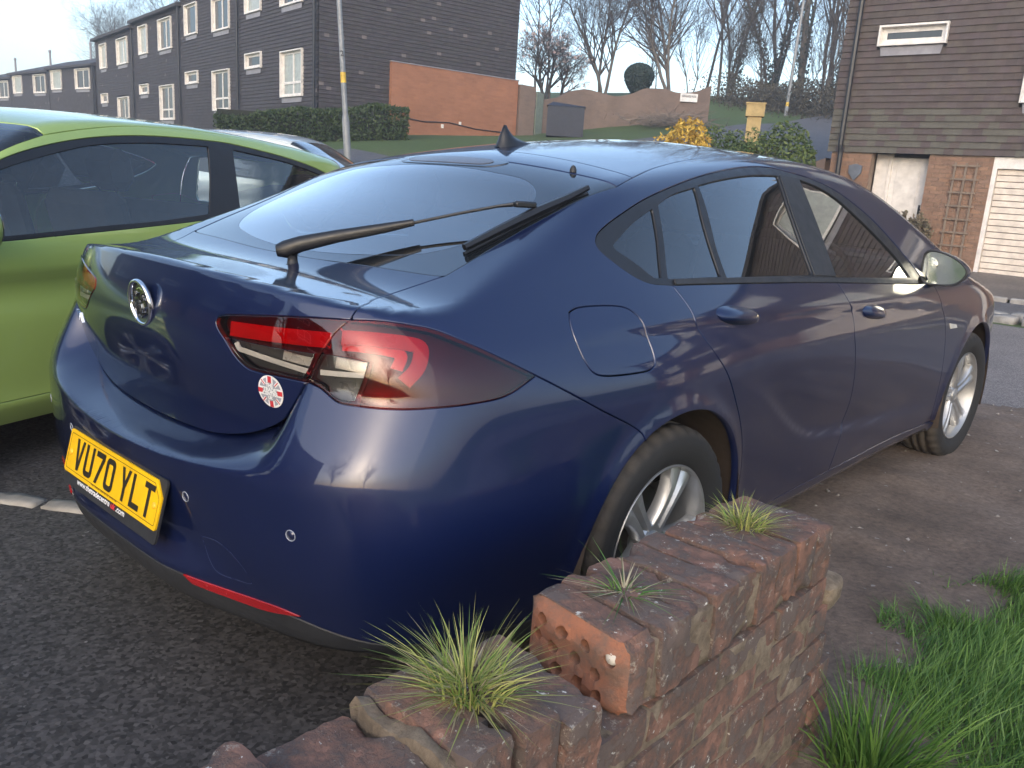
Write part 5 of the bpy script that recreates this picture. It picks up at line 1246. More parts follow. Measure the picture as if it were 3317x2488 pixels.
g_ws = _half([(0, 1.62, 1.38), (.35, 1.60, 1.37), (.682, 1.512, 1.323)], g_scr, [(.80, 2.28, .975), (.4, 2.36, .98), (0, 2.38, .985)])
g_hood = _half([(0, 2.38, .985), (.4, 2.36, .98), (.80, 2.28, .975)], [(.80, 2.28, .975), (.78, 2.6, .90), (.72, 2.85, .83)], [(.72, 2.85, .83), (.4, 2.95, .80), (0, 2.98, .80)])
g_hatchw = loop(*[list(_half([(0, -.62, 1.30), (.35, -.61, 1.29), (.56, -.60, 1.27)], [(.56, -.60, 1.27), (.64, -.66, 1.0)], [(.64, -.66, 1.0), (.3, -.69, .96), (0, -.70, .96)]))+[(0, -.62, 1.30)]], h=.05)
g_hatch = _half([(0, -.60, 1.335), (.3, -.60, 1.33), (.640, -.60, 1.305)], [(.640, -.60, 1.305), (.70, -.58, 1.15), (.75, -.60, .9), (.77, -.60, .6), (.80, -.55, .30)], [(.80, -.55, .30), (.4, -.69, .30), (0, -.70, .30)])
_gc = {}
def garr(k, *a, **kw):
    if k not in _gc: _gc[k] = panel(GS, *a, **kw)
    return _gc[k]
def hatchback(label, paint, loc, rz, sc=(1, 1, 1), lit=False, glass=None):
    c = empty('hatchback_car'); tag(c, label, 'car'); glass = glass or GLASS_CLEAR
    for nm, out in (('body_side', g_quarter), ('door', g_ddoor), ('front_wing', g_wing), ('sill', g_sill)): pair(nm, garr(nm, out, h=.035), paint, c)
    put('roof_panel', garr('roof', g_roof, 'polar', h=.05), paint, c)
    put('windscreen', garr('ws', g_ws, 'polar', h=.06, off=-.003), glass, c); put('bonnet', garr('hood', g_hood, 'polar', h=.06), paint, c)
    put('tailgate', garr('hatch', g_hatch, 'polar', h=.04, holes=[g_hatchw]), paint, c); put('rear_window', garr('hw', g_hatchw, 'polar', h=.06, off=-.004, gap=-.003, lip=.004), glass, c)
    pair('window_surround', garr('dlo', g_dlo, h=.04, off=-.003, holes=[g_door, g_q], gap=.0008, lip=.012), BLACKTRIM, c)
    pair('door_window', garr('gd', g_door, h=.05, off=-.010, gap=-.004, lip=.003), glass, c); pair('quarter_window', garr('gq', g_q, h=.05, off=-.010, gap=-.004, lip=.003), glass, c)
    for (x, y, rz_) in ((.76, 0, 0), (.76, 2.489, 0), (-.76, 0, 180), (-.76, 2.489, 180)):
        w = copy_tree(w0, c); w.location = (x, y, .298); w.scale = (.9, .89, .89); w.rotation_euler = (0, 0, R(rz_))
        mb = MB(); n = 22; v = []; sx = 1 if x > 0 else -1
        for i in range(n):
            a = R(-10+200*i/(n-1))
            for xx in (.835, .55): v.append((sx*xx, y+.352*math.cos(a), .30+.352*math.sin(a)))
        mb._add(v, [(i*2, i*2+1, i*2+3, i*2+2) for i in range(n-1)]); mb.ob('arch_liner', DARK, c)
    mb = MB(); mb.box((0, 1.25, .32), (1.5, 3.0, .16)); mb.ob('underbody', DARK, c)
    mb = MB(); mb.box((0, 1.95, .86), (1.45, .45, .16), bev=.05); mb.ob('dashboard', BLACKPL, c)
    for x in (-.36, .36):
        s = empty('front_seat'); s.parent = c
        mb = MB(); mb.box((x, 1.30, .58), (.5, .52, .16), bev=.05); mb.ob('cushion', SEAT, s, True, 30)
        mb = MB(); mb.box((x, 1.02, .82), (.5, .13, .56), Matrix.Rotation(R(-14), 3, 'X'), bev=.05); mb.ob('backrest', SEAT, s, True, 30)
        mb = MB(); mb.box((x, .925, 1.19), (.26, .13, .20), Matrix.Rotation(R(-10), 3, 'X'), bev=.05); mb.ob('headrest', SEAT, s, True, 30)
        for dx in (-.055, .055):
            mb = MB(); mb.tube([(x+dx, .955, 1.04), (x+dx, .935, 1.12)], .006, 6); mb.ob('headrest_post', CHROME, s)
    s = empty('rear_bench'); s.parent = c
    mb = MB(); mb.box((0, .10, .72), (1.25, .13, .60), Matrix.Rotation(R(-14), 3, 'X'), bev=.05); mb.ob('backrest', SEAT, s, True, 30)
    mb = MB(); mb.box((0, .35, .52), (1.25, .5, .14), bev=.05); mb.ob('cushion', SEAT, s, True, 30)
    mb = MB(); mb.box((0, -.30, .93), (1.2, .62, .02)); mb.ob('parcel_shelf', SEAT, c)
    for sx in (-1, 1):
        m_ = empty('door_mirror', (sx*.93, 2.0, .985)); m_.parent = c
        q = MB(); q.lathe([(.001,-.065),(.05,-.063),(.082,-.055),(.095,-.03),(.092,0),(.075,.035),(.045,.055),(.001,.062)],20,'y'); q.ob('mirror_shell', paint, m_, True, 40)
        q = MB(); q.lathe([(.078,-.060),(.076,-.066),(.001,-.067)],20,'y'); q.ob('mirror_glass', MATS['mirror_silver'], m_)
        q = MB(); q.tube([(-sx*.06, .01, -.05), (-sx*.13, .02, -.07)], .025, 8); q.ob('mirror_stalk', BLACKPL, m_, True)
        lp = garr('lamp', loop([(.74, -.56, 1.02), (.80, -.40, 1.0)], [(.80, -.40, 1.0), (.81, -.42, .90)], [(.81, -.42, .90), (.72, -.66, .86), (.55, -.685, .90)], [(.55, -.685, .90), (.62, -.66, .97), (.74, -.56, 1.02)], h=.03), 'polar', h=.05, off=.004, gap=0, lip=.01)
        put('tail_lamp', lp if sx > 0 else mirrored(lp), LITLAMP if lit else LAMP_RED, c)
    c.location = loc; c.rotation_euler = (0, 0, rz); c.scale = sc
    return c
def emis():
    t = NT('lit_tail_lamp'); t.bsdf((.7, .03, .04), .2, **{'Emission Color': (1.0, .05, .06), 'Emission Strength': 1.1}); return t.m
LITLAMP = emis()
hatchback('lime green three-door hatchback parked nose-out beside the blue car', GREEN, (-2.942, .677, 0), R(198))
hatchback('red hatchback half hidden behind the lime green car', RED, (-6.5, 1.15, g1(-6.5, 1.1)), R(198), (1, 1, 1.04))
hatchback('silver car with lit tail lamps beyond the lime green car', SILVER, (-8.25, 3.25, g1(-7.5, 4)-.0), R(-52), (1.06, 1.06, 1.10), True)
# ------------------------------------------------------------------ plants: leaves, twigs, grass
def foliage_mat(name, c1, c2, trans=.25):
    t = NT(name); oi = t.n('ShaderNodeNewGeometry')
    c = t.ramp(oi.outputs['Random Per Island'], [(.0, c1), (1., c2)])
    b = t.n('ShaderNodeBsdfPrincipled'); b.inputs['Roughness'].default_value = .55; t.l(c, b.inputs['Base Color'])
    tr = t.n('ShaderNodeBsdfTranslucent'); t.l(c, tr.inputs[0]); mx = t.n('ShaderNodeMixShader'); mx.inputs[0].default_value = trans
    t.l(b.outputs[0], mx.inputs[1]); t.l(tr.outputs[0], mx.inputs[2]); t.l(mx.outputs[0], t.out.inputs[0]); return t.m
GRASS = foliage_mat('grass_blades', (.045, .125, .024), (.150, .270, .055))
GRASSY = foliage_mat('mixed_grass_blades', (.13, .24, .045), (.50, .46, .16))
DRYG = foliage_mat('dry_grass_blades', (.30, .25, .14), (.52, .45, .30))
LAUREL = foliage_mat('hedge_leaves', (.020, .040, .012), (.075, .110, .030))
SPOT = foliage_mat('green_variegated_leaves', (.035, .075, .020), (.150, .190, .050))
GOLD = foliage_mat('golden_leaves', (.38, .22, .02), (.72, .50, .09))
YEW = foliage_mat('topiary_leaves', (.014, .030, .022), (.035, .060, .045))
IVY = foliage_mat('ivy_leaves', (.020, .032, .016), (.050, .065, .032))
TWIG = plain('bare_twig_bark', (.080, .066, .055), .9, var=.2)
BARK = plain('grey_bark', (.105, .090, .075), .9, var=.25)
PETAL = foliage_mat('pale_pink_blossom', (.55, .40, .38), (.80, .66, .62))
def leaf_cloud(P, size, seed, N=None, asp=.5):
    """two-triangle folded leaves scattered at points P"""
    r = np.random.RandomState(seed); n = len(P)
    d = r.normal(size=(n, 3)); d[:, 2] = d[:, 2]*.6+.25
    if N is not None: d = d*.65+N
    d /= np.linalg.norm(d, axis=1)[:, None]
    s = np.cross(d, r.normal(size=(n, 3))); s /= np.linalg.norm(s, axis=1)[:, None]+1e-9; u = np.cross(d, s)
    L = size*(.6+.8*r.rand(n))[:, None]; w = L*asp
    a = P-s*L*.5; b = P+u*w*.5-d*w*.15; c = P+s*L*.55; e = P-u*w*.5-d*w*.15
    V = np.stack([a, b, c, e], 1).reshape(-1, 3); F = np.arange(n*4).reshape(n, 4)
    return V, F
def blades(base, h, lean, width, seed, curl=.6):
    """base (n,3), h (n,), lean (n,2): tapered blades bent over their length"""
    r = np.random.RandomState(seed); n = len(base); V = []; k = 4
    ln = np.linalg.norm(lean, axis=1)[:, None]+1e-6; side = np.stack([-lean[:, 1], lean[:, 0]], 1)/ln
    a = r.rand(n)*6.28; mixs = np.stack([np.cos(a), np.sin(a)], 1); side = side*.5+mixs*.8; side /= np.linalg.norm(side, axis=1)[:, None]
    w = width*(.6+.8*r.rand(n))
    for i in range(k+1):
        t = i/k; hz = h*(t-.28*curl*t*t*np.minimum(ln[:, 0]/(h+1e-6), 1.2)); xy = base[:, :2]+lean*(t**1.7)
        ww = (w*(1-t)**.7)[:, None]*.5
        if i < k:
            V.append(np.c_[xy-side*ww, base[:, 2]+hz]); V.append(np.c_[xy+side*ww, base[:, 2]+hz])
        else: V.append(np.c_[xy, base[:, 2]+hz])
    m_ = 2*k+1; A = np.stack(V, 1).reshape(-1, 3); o = np.arange(n)[:, None]*m_
    Q = np.concatenate([o+np.array([[2*i, 2*i+1, 2*i+3, 2*i+2]]) for i in range(k-1)]+[o+np.array([[2*k-2, 2*k-1, 2*k, 2*k]])])
    tri = np.concatenate([Q[:, [0, 1, 2]], Q[:-n][:, [0, 2, 3]]])
    return A, tri
def twig_tree(seed, H, r0, levels=4, spread=.9, lift=.35, nb=(3, 5), bend=.25, trunk_frac=.5, base_n=1):
    """segments (p0,p1,r0,r1,level) of a bare tree"""
    R_ = random.Random(seed); S = []
    def grow(p, d, L, r, lv, n):
        seg = max(3, int(n)); p = Vector(p); d = Vector(d); rr = r
        for i in range(seg):
            d = (d+Vector((R_.gauss(0, bend), R_.gauss(0, bend), R_.gauss(0, bend)*.6+lift*.25))*.45).normalized()
            q = p+d*(L/seg); r2_ = r*(1-.75*(i+1)/seg) if lv < levels else r*(1-.6*(i+1)/seg)
            S.append((p.copy(), q.copy(), rr, max(r2_, .004), lv)); p = q; rr = max(r2_, .004)
            f = (i+1)/seg
            if lv > 0 and (f >= (trunk_frac if lv == levels else .25)) and R_.random() < (.95 if lv == levels else .78):
                for _ in range(R_.randint(1, 2) if lv < levels else R_.randint(*nb)):
                    a = R_.uniform(0, 6.28); k = spread*R_.uniform(.6, 1.2)
                    s_ = d.orthogonal().normalized(); s_.rotate(Matrix.Rotation(a, 3, d))
                    grow(p, (d+s_*k).normalized(), L*R_.uniform(.42, .66)*(1.15-.35*f), rr*R_.uniform(.55, .8), lv-1, 5 if lv > 1 else 4)
    for b in range(base_n):
        a = R_.uniform(0, 6.28); d = Vector((math.cos(a)*.25, math.sin(a)*.25, 1)) if base_n > 1 else Vector((R_.gauss(0, .05), R_.gauss(0, .05), 1))
        grow((math.cos(a)*.15*(base_n > 1), math.sin(a)*.15*(base_n > 1), -.1), d.normalized(), H*R_.uniform(.85, 1.1), r0, levels, 8)
    return S
def tubes(S, n=4):
    P0 = np.array([tuple(s[0]) for s in S]); P1 = np.array([tuple(s[1]) for s in S]); r0 = np.array([s[2] for s in S])[:, None]; r1 = np.array([s[3] for s in S])[:, None]
    d = P1-P0; d /= np.linalg.norm(d, axis=1)[:, None]+1e-9; a = np.where(np.abs(d[:, 2:3]) < .9, [[0, 0, 1.]], [[1., 0, 0]]); u = np.cross(d, a); u /= np.linalg.norm(u, axis=1)[:, None]; w = np.cross(d, u)
    V = []
    for P, r in ((P0, r0), (P1, r1)):
        for k in range(n): an = 2*math.pi*k/n; V.append(P+(u*math.cos(an)+w*math.sin(an))*r)
    V = np.stack(V, 1).reshape(-1, 3); o = np.arange(len(S))[:, None]*2*n
    F = np.concatenate([o+np.array([[k, (k+1) % n, n+(k+1) % n, n+k]]) for k in range(n)]); return V, F
def bare_tree(label, loc, seed, H, r0, group, name='bare_tree', ivy=None, blossom=0, **kw):
    t = empty(name, loc); tag(t, label, 'tree', group)
    S = twig_tree(seed, H, r0, **kw); top = max(s[4] for s in S)
    tr = [s for s in S if s[4] == top]; br = [s for s in S if s[4] < top]
    V, F = tubes(tr, 8); add('trunk', mesh('trunk', V, F, BARK), t)
    V, F = tubes(br, 3); add('crown', mesh('crown', V, F, TWIG), t)
    if ivy:
        r = np.random.RandomState(seed); P = []
        for s in tr:
            if s[0].z > ivy: continue
            k = 160; a = r.rand(k)*6.28; q = r.rand(k)[:, None]; rad = (max(s[2], .1)+.05+.16*r.rand(k))[:, None]
            P.append(np.array(s[0])*(1-q)+np.array(s[1])*q+np.c_[np.cos(a), np.sin(a), 0*a]*rad)
        V, F = leaf_cloud(np.vstack(P), .16, seed); o = add('ivy', mesh('ivy', V, F, IVY, smooth=False), t); o['kind'] = 'stuff'
    if blossom:
        r = random.Random(seed); tips = [s[1] for s in S if s[4] == 0]; P = np.array([tuple(r.choice(tips)) for _ in range(blossom)])+np.random.RandomState(seed).normal(0, .05, (blossom, 3))
        V, F = leaf_cloud(P, .13, seed, asp=.6); o = add('blossom', mesh('blossom', V, F, PETAL, smooth=False), t); o['kind'] = 'stuff'
    return t
# ------------------------------------------------------------------ the broken brick wall in front
def old_brick_mat():
    t = NT('old_weathered_brick'); v = t.coord(1.0, rnd=True)
    oi = t.n('ShaderNodeObjectInfo')
    c0 = t.ramp(oi.outputs['Random'], [(0., (.145, .080, .060)), (.35, (.20, .108, .080)), (.65, (.16, .095, .076)), (1., (.225, .118, .085))])
    c1 = t.mix(t.ramp(t.noise(v, 14, 6, .7), [(.35, 0.), (.7, .8)]), c0, (.29, .150, .105))
    dark = t.ramp(t.noise(v, 11, 8, .75), [(.42, 0.), (.55, 1.)]); c2 = t.mix(t.mix(.78, (0, 0, 0), dark), c1, (.088, .080, .075))
    lich = t.ramp(t.noise(v, 33, 6, .8), [(.58, 0.), (.64, 1.)]); c3 = t.mix(t.mix(.7, (0, 0, 0), lich), c2, (.40, .36, .30))
    wh = t.ramp(t.noise(v, 60, 4, .6), [(.67, 0.), (.70, 1.)]); c4 = t.mix(wh, c3, (.62, .60, .55))
    t.bsdf(c4, .9)
    ad = t.n('ShaderNodeMath', operation='ADD'); t.l(t.noise(v, 45, 8, .75), ad.inputs[0]); t.l(dark, ad.inputs[1]); t.bump(ad.outputs[0], .8, .006); return t.m
OLDB = old_brick_mat()
def mortar_mat():
    t = NT('crumbling_mortar'); v = t.coord(1.0)
    c = t.ramp(t.noise(v, 18, 8, .7), [(.3, (.085, .065, .05)), (.5, (.22, .17, .12)), (.7, (.36, .29, .21))]); t.bsdf(c, .95); t.bump(t.noise(v, 70, 6, .8), 1.0, .01); return t.m
MORTAR = mortar_mat()
def inner_mat():
    t = NT('bared_brick_face'); v = t.coord(1.0)
    c = t.mix(t.ramp(t.noise(v, 16, 7, .7), [(.42, 0.), (.62, .9)]), (.31, .125, .070), (.17, .105, .078))
    c = t.mix(t.ramp(t.noise(v, 38, 5, .7), [(.60, 0.), (.70, .7)]), c, (.11, .09, .08)); t.bsdf(c, .9); t.bump(t.noise(v, 60, 7, .75), .8, .006); return t.m
INNERB = inner_mat()
def rough_brick(dims, seed, bev=.007, n=(9, 4, 5), amp=.0022, chip=1.0):
    """worn brick: subdivided box with rounded, chipped arrises"""
    r = np.random.RandomState(seed); hx, hy, hz = [d/2 for d in dims]; V = []; F = []; idx = {}
    def key(p): return tuple(np.round(p, 6))
    grids = [np.linspace(-h, h, k+1) for h, k in zip((hx, hy, hz), n)]
    def vid(p):
        k = key(p)
        if k not in idx: idx[k] = len(V); V.append(p)
        return idx[k]
    for ax in range(3):
        a, b = [i for i in range(3) if i != ax]
        for sg in (-1, 1):
            for i in range(n[a]):
                for j in range(n[b]):
                    q = []
                    for (di, dj) in ((0, 0), (1, 0), (1, 1), (0, 1)):
                        p = [0, 0, 0]; p[ax] = sg*(hx, hy, hz)[ax]; p[a] = grids[a][i+di]; p[b] = grids[b][j+dj]; q.append(vid(p))
                    flip = (sg > 0) == (ax == 1)
                    F.append(tuple(q[::-1]) if flip else tuple(q))
    V = np.array(V, float); H = np.array([hx, hy, hz])
    # round the edges
    c = np.clip(V, -(H-bev*1.6), H-bev*1.6); d = V-c; L = np.linalg.norm(d, axis=1)[:, None]; nd = (np.abs(d) > 1e-7).sum(1)
    V = np.where((nd >= 2)[:, None], c+d/np.maximum(L, 1e-9)*np.minimum(L, bev*1.9), V)
    # lumps, chips at the corners
    ph = r.rand(3, 3)*6.28; fr = r.uniform(18, 45, (3, 3))
    for k in range(3): V[:, k] += amp*(np.sin(V@fr[k]+ph[k][0])+.6*np.sin(V[:, ::-1]@fr[(k+1) % 3]*1.9+ph[k][1]))
    V += r.normal(0, amp*.35, V.shape)
    for _ in range(int(3*chip)):
        cpt = H*np.sign(r.normal(size=3)); cpt[r.randint(3)] *= r.rand()*1.6-.8; dd = np.linalg.norm(V-cpt, axis=1); rad = r.uniform(.014, .030); wgt = np.clip(1-dd/rad, 0, 1)[:, None]
        V = V-(V-V*.82)*wgt*r.uniform(.4, 1.1)
    return V, F
WX0, WX1 = 1.190, 1.405; WXC = (WX0+WX1)/2
wall = empty('brick_wall', (WXC, -.9, .0)); tag(wall, 'low broken old brick wall with grass growing on its coping', 'wall')
def brick_at(name, c, dims, seed, rot=(0, 0, 0), mat=None, **kw):
    V, F = rough_brick(dims, seed, **kw)
    o = add(name, mesh(name, V, F, mat or OLDB), wall); o.data.set_sharp_from_angle(angle=R(50)); o.location = Vector(c)-wall.location; o.rotation_euler = rot; return o
rr_ = random.Random(77)
cop = [(-.2125, .615, 0), (-.2995, .622, 1.0), (-.385, .620, -.5), (-.4665, .623, .6), (-.550, .618, -.4), (-.632, .622, .8), (-.712, .617, -.8), (-.7915, .621, .4)]
for k, (y, zt, tl) in enumerate(cop):
    brick_at('coping_brick', (WXC+rr_.uniform(-.005, .006), y, zt-.0615), (.213, .0755, .123), 100+k, (R(tl), R(rr_.uniform(-1, 1)), R(rr_.uniform(-1.2, 1.2))), n=(18, 7, 10), amp=.0013, chip=2.2, bev=.0055)
# perforated brick whose bed face is laid bare
def perforated(c, dims, rot):
    hx, hy, hz = [d/2 for d in dims]; holes = [(.17, .78), (.385, .76), (.61, .74), (.86, .76), (.10, .50), (.29, .48), (.50, .47), (.72, .45), (.35, .22), (.56, .20), (.77, .20)]
    oc = []; cr_ = .026
    for (cx, cz, a0) in ((hx-cr_, hz-cr_, 0), (-hx+cr_, hz-cr_, 90), (-hx+cr_, -hz+cr_, 180), (hx-cr_, -hz+cr_, 270)): oc += [(cx+cr_*math.cos(R(a0+22.5*i)), cz+cr_*math.sin(R(a0+22.5*i))) for i in range(5)]
    rnd = np.random.RandomState(4); oc = np.array(oc)+rnd.normal(0, .0022, (len(oc), 2))
    lp = [oc]+[np.array([((u-.5)*2*hx+.0112*math.cos(2*math.pi*i/14), (v-.5)*2*hz+.0112*math.sin(2*math.pi*i/14)) for i in range(14)]) for u, v in holes]
    C, T, rings = tri2d(lp, .016)
    wob = .0035*np.sin(C[:, 0]*60+1)+.003*np.sin(C[:, 1]*85+2)+.0012*rnd.normal(size=len(C)); edge = np.clip(1-distpoly(C, lp[0])/.016, 0, 1)**2*.010
    V = [(x, -hy+w+e, z) for (x, z), w, e in zip(C, wob, edge)]; F = []; MI = []
    ar = np.cross(C[T[:, 1]]-C[T[:, 0]], C[T[:, 2]]-C[T[:, 0]])
    for t, a in zip(T, ar): F.append(tuple(t) if a > 0 else tuple(t[::-1])); MI.append(1)
    for rg in rings[1:]:
        b = len(V); n = len(rg); V += [(V[i][0]*1.0, V[i][1]+.05, V[i][2]) for i in rg]
        for i in range(n): j = (i+1) % n; F.append((rg[i], b+i, b+j, rg[j])); MI.append(1)
        F.append(tuple(range(b, b+n))); MI.append(1)
    rg = rings[0]; prev = rg
    for s, dy in ((1.03, .014), (1.035, .040), (1.03, 2*hy)):
        b = len(V); n = len(rg); V += [(C[i][0]*s+rnd.normal(0, .0012), -hy+dy, C[i][1]*s+rnd.normal(0, .0012)) for i in rg]
        for i in range(n): j = (i+1) % n; F.append((prev[i], prev[j], b+j, b+i)); MI.append(0)
        prev = list(range(b, b+n))
    F.append(tuple(prev)); MI.append(0)
    o = add('perforated_brick', mesh('perforated_brick', V, F, [OLDB, INNERB], smooth=True, mi=MI), wall); o.data.set_sharp_from_angle(angle=R(45)); o.location = Vector(c)-wall.location; o.rotation_euler = rot
    o['label'] = 'brick with its holed orange bed face laid bare'
    return o
pf = perforated((WXC-.004, -.872, .553), (.205, .068, .130), (R(2.5), R(1.5), R(-3)))
mb = MB(); mb.lathe([(.012, 0), (.0125, -.004), (.009, -.010), (.001, -.012)], 9, 'y'); o = mb.ob('mortar_plug', plain('pale_mortar_plug', (.50, .46, .40), .9), wall, True); o.location = Vector((WXC+.0695, -.905, .587))-wall.location
# slipped bricks left of the gap
brick_at('coping_brick', (WXC+.010, -1.025, .520), (.216, .074, .125), 131, (R(4), R(3.0), R(-4)), n=(14, 5, 8), amp=.0025, chip=2.5)
brick_at('coping_brick', (WXC+.002, -1.113, .536), (.214, .074, .124), 132, (R(-1), R(1), R(1)), n=(14, 5, 8), amp=.0016, chip=1.4)
brick_at('coping_brick', (WXC-.004, -1.198, .536), (.214, .074, .124), 133, (R(1), R(-1), R(-1)), n=(14, 5, 8), amp=.0016, chip=1.4)
brick_at('mortar_ridge', (WXC-.01, -1.247, .532), (.205, .020, .11), 134, (0, 0, R(-2)), MORTAR, n=(16, 2, 6), amp=.004, chip=4, bev=.004)
brick_at('weathered_brick', (WXC-.012, -1.330, .530), (.212, .150, .075), 135, (R(2), R(-2), R(2)), n=(14, 9, 5), amp=.004, chip=3)
brick_at('coping_brick', (WXC-.012, -1.452, .545), (.210, .074, .120), 136, (R(-3), R(2), R(7)), n=(14, 5, 8), amp=.002, chip=2)
brick_at('coping_brick', (WXC-.016, -1.540, .540), (.210, .074, .120), 137, (R(2), R(-1), R(4)), n=(14, 5, 8), amp=.002, chip=2)
for k in range(4): brick_at('coping_brick', (WXC, -1.632-.085*k, .545), (.213, .074, .122), 138+k, (0, 0, R(rr_.uniform(-2, 2))), n=(10, 4, 6))
# courses below, both faces
meshes = []
for k in range(8):
    V, F = rough_brick((.104, .219, .068), 200+k, n=(4, 10, 4), amp=.0009, chip=1.0, bev=.004); me_ = mesh('brick', V, F, OLDB); me_.set_sharp_from_angle(angle=R(50)); meshes.append(me_)
hmesh = []
for k in range(4):
    V, F = rough_brick((.213, .105, .068), 220+k, n=(9, 5, 4), amp=.0009, chip=1.0, bev=.004); me_ = mesh('brick', V, F, OLDB); me_.set_sharp_from_angle(angle=R(50)); hmesh.append(me_)
for c in range(7):
    z = .455-.0795*c; end = (-.165, -.12, -.10, -.05, -.03, -.03, .0)[c]
    if c == 4:
        y = end-.052
        while y > -2.0:
            o = add('brick', rr_.choice(hmesh), wall, Vector((WXC+rr_.uniform(-.002, .003), y, z))-wall.location); o.rotation_euler = (0, 0, R(rr_.choice((0, 180))+rr_.uniform(-.6, .6))); y -= .1145
        continue
    for sx in (1, -1):
        y = end-.109-(.114 if (c % 2) else 0)
        if c % 2:
            o = add('brick', rr_.choice(hmesh), wall, Vector((WXC, end-.052, z))-wall.location) if sx > 0 else None
        while y > -2.05:
            if not (c == 0 and -1.44 < y < -1.22):
                o = add('brick', rr_.choice(meshes), wall, Vector((WXC+sx*(.1075-.052)+rr_.uniform(-.003, .004)*sx, y+rr_.uniform(-.002, .002), z))-wall.location); o.rotation_euler = (R(rr_.choice((0, 180))), 0, R(rr_.choice((0, 180))+rr_.uniform(-.7, .7)))
            y -= .2285
V, F = rough_brick((.2075, 1.90, .60), 301, n=(8, 60, 18), amp=.003, chip=0, bev=.003); o = add('mortar_core', mesh('mortar_core', V, F, MORTAR), wall); o.location = Vector((WXC, -1.135, .185))-wall.location
V, F = rough_brick((.203, .70, .106), 302, n=(8, 30, 6), amp=.0025, chip=0, bev=.003); o = add('coping_mortar', mesh('coping_mortar', V, F, MORTAR), wall); o.location = Vector((WXC, -.51, .549))-wall.location
brick_at('end_stone', (1.352, -.085, .415), (.10, .10, .075), 310, (R(5), R(4), R(8)), MORTAR, n=(6, 5, 6), amp=.003, chip=3, bev=.010)
# ------------------------------------------------------------------ grass
def tuft(label, c, n, rad, h0, h1, splay, seed, mats=((GRASSY, .72), (DRYG, .28)), bias=(0, 0), width=.0042):
    t = empty('grass_tuft', c); tag(t, label, 'grass tuft', None); r = np.random.RandomState(seed)
    for mt, fr in mats:
        k = int(n*fr); a = r.rand(k)*6.28; q = r.rand(k)**.7*rad; b = np.c_[np.cos(a)*q, np.sin(a)*q*.8, -.006+0*a]
        h = h0+(h1-h0)*r.rand(k)**1.4; le = np.c_[np.cos(a), np.sin(a)]*(splay*(.25+r.rand(k)))[:, None]+r.normal(0, .02, (k, 2))+np.array(bias)
        if mt is DRYG: h = h*.6; le = le*.8
        V, F = blades(b, h, le, width, seed+1); o = add('blades', mesh('blades', V, F, mt), t); o['kind'] = 'stuff'
    return t
tuft('large tuft of mixed green and yellow grass on the broken wall end', (1.285, -1.135, .598), 560, .060, .015, .100, .095, 5, width=.0032)
tuft('flattened wispy grass tuft in the middle of the wall coping', (1.290, -.775, .622), 80, .028, .012, .05, .105, 6, ((GRASS, .5), (DRYG, .5)), width=.0035)
tuft('bright grass tuft near the far end of the wall coping', (1.285, -.345, .622), 300, .042, .012, .070, .065, 7, width=.0032)
tuft('long green grass clump at the foot of the wall', (1.56, -.10, .03), 420, .12, .12, .30, .15, 8, ((GRASS, 1.),), bias=(.06, -.03), width=.006)
# lawn on the right
r = np.random.RandomState(21)
nb = 150000; x = r.uniform(1.30, 3.6, nb); y = r.uniform(-1.0, 3.2, nb)
ed = (vnoise(x, y, 4., 15)-.5)*.34+(vnoise(x, y, 13., 16)-.5)*.16
line = np.interp(y, [-1.4, -.2, .0, .1, .22, .32, .7, 1.15, 1.34, 1.74, 2.1, 2.6, 3.2], [1.85, 1.78, 1.68, 1.61, 1.53, 1.45, 1.43, 1.43, 1.48, 1.53, 1.72, 2.1, 2.6])
dn = x-line+ed; ok = (dn > 0) & (r.rand(nb) < np.clip(dn/.12, .12, 1)); x, y, dn = x[ok], y[ok], dn[ok]
zz = soil_z(x, y)-.01; h = (.035+.075*r.rand(len(x))**1.3)*np.clip(.5+dn/.25, .5, 1.25); a = r.rand(len(x))*6.28
flow = np.c_[vnoise(x, y, 2.2, 17)-.55, vnoise(x, y, 2.2, 18)-.5]*.16
V, F = blades(np.c_[x, y, zz], h, flow+np.c_[np.cos(a), np.sin(a)]*(.02+.06*r.rand(len(x)))[:, None], .0045, 22)
lawn = add('lawn', mesh('lawn', V, F, GRASS)); tag(lawn, 'lush green uneven grass beside the soil verge', None, kind='stuff')
# loose stones on the soil
r = np.random.RandomState(31); V = []; F = []
base = np.array([(1, 0, 0), (-1, 0, 0), (0, 1, 0), (0, -1, 0), (0, 0, 1), (0, 0, -1)], float); bf = [(0, 2, 4), (2, 1, 4), (1, 3, 4), (3, 0, 4), (2, 0, 5), (1, 2, 5), (3, 1, 5), (0, 3, 5)]
for k in range(420):
    px_, py_ = r.uniform(.3, 3.4), r.uniform(-.3, 4.3); s = .004+.011*r.rand()**2.5; b = len(V)
    q = base*(s*r.uniform(.6, 1.4, 3))*[1, 1, .6]+r.normal(0, s*.15, (6, 3)); an = r.rand()*6.28
    q = np.c_[q[:, 0]*math.cos(an)-q[:, 1]*math.sin(an), q[:, 0]*math.sin(an)+q[:, 1]*math.cos(an), q[:, 2]]+[px_, py_, float(soil_z(np.array([px_]), np.array([py_]))[0])+s*.2]
    V += q.tolist(); F += [tuple(b+i for i in f) for f in bf]
o = add('loose_stones', mesh('loose_stones', V, F, plain('pale_grit', (.24, .22, .20), .85, var=.3), smooth=False)); tag(o, 'scattered small stones on the trodden soil', None, kind='stuff')
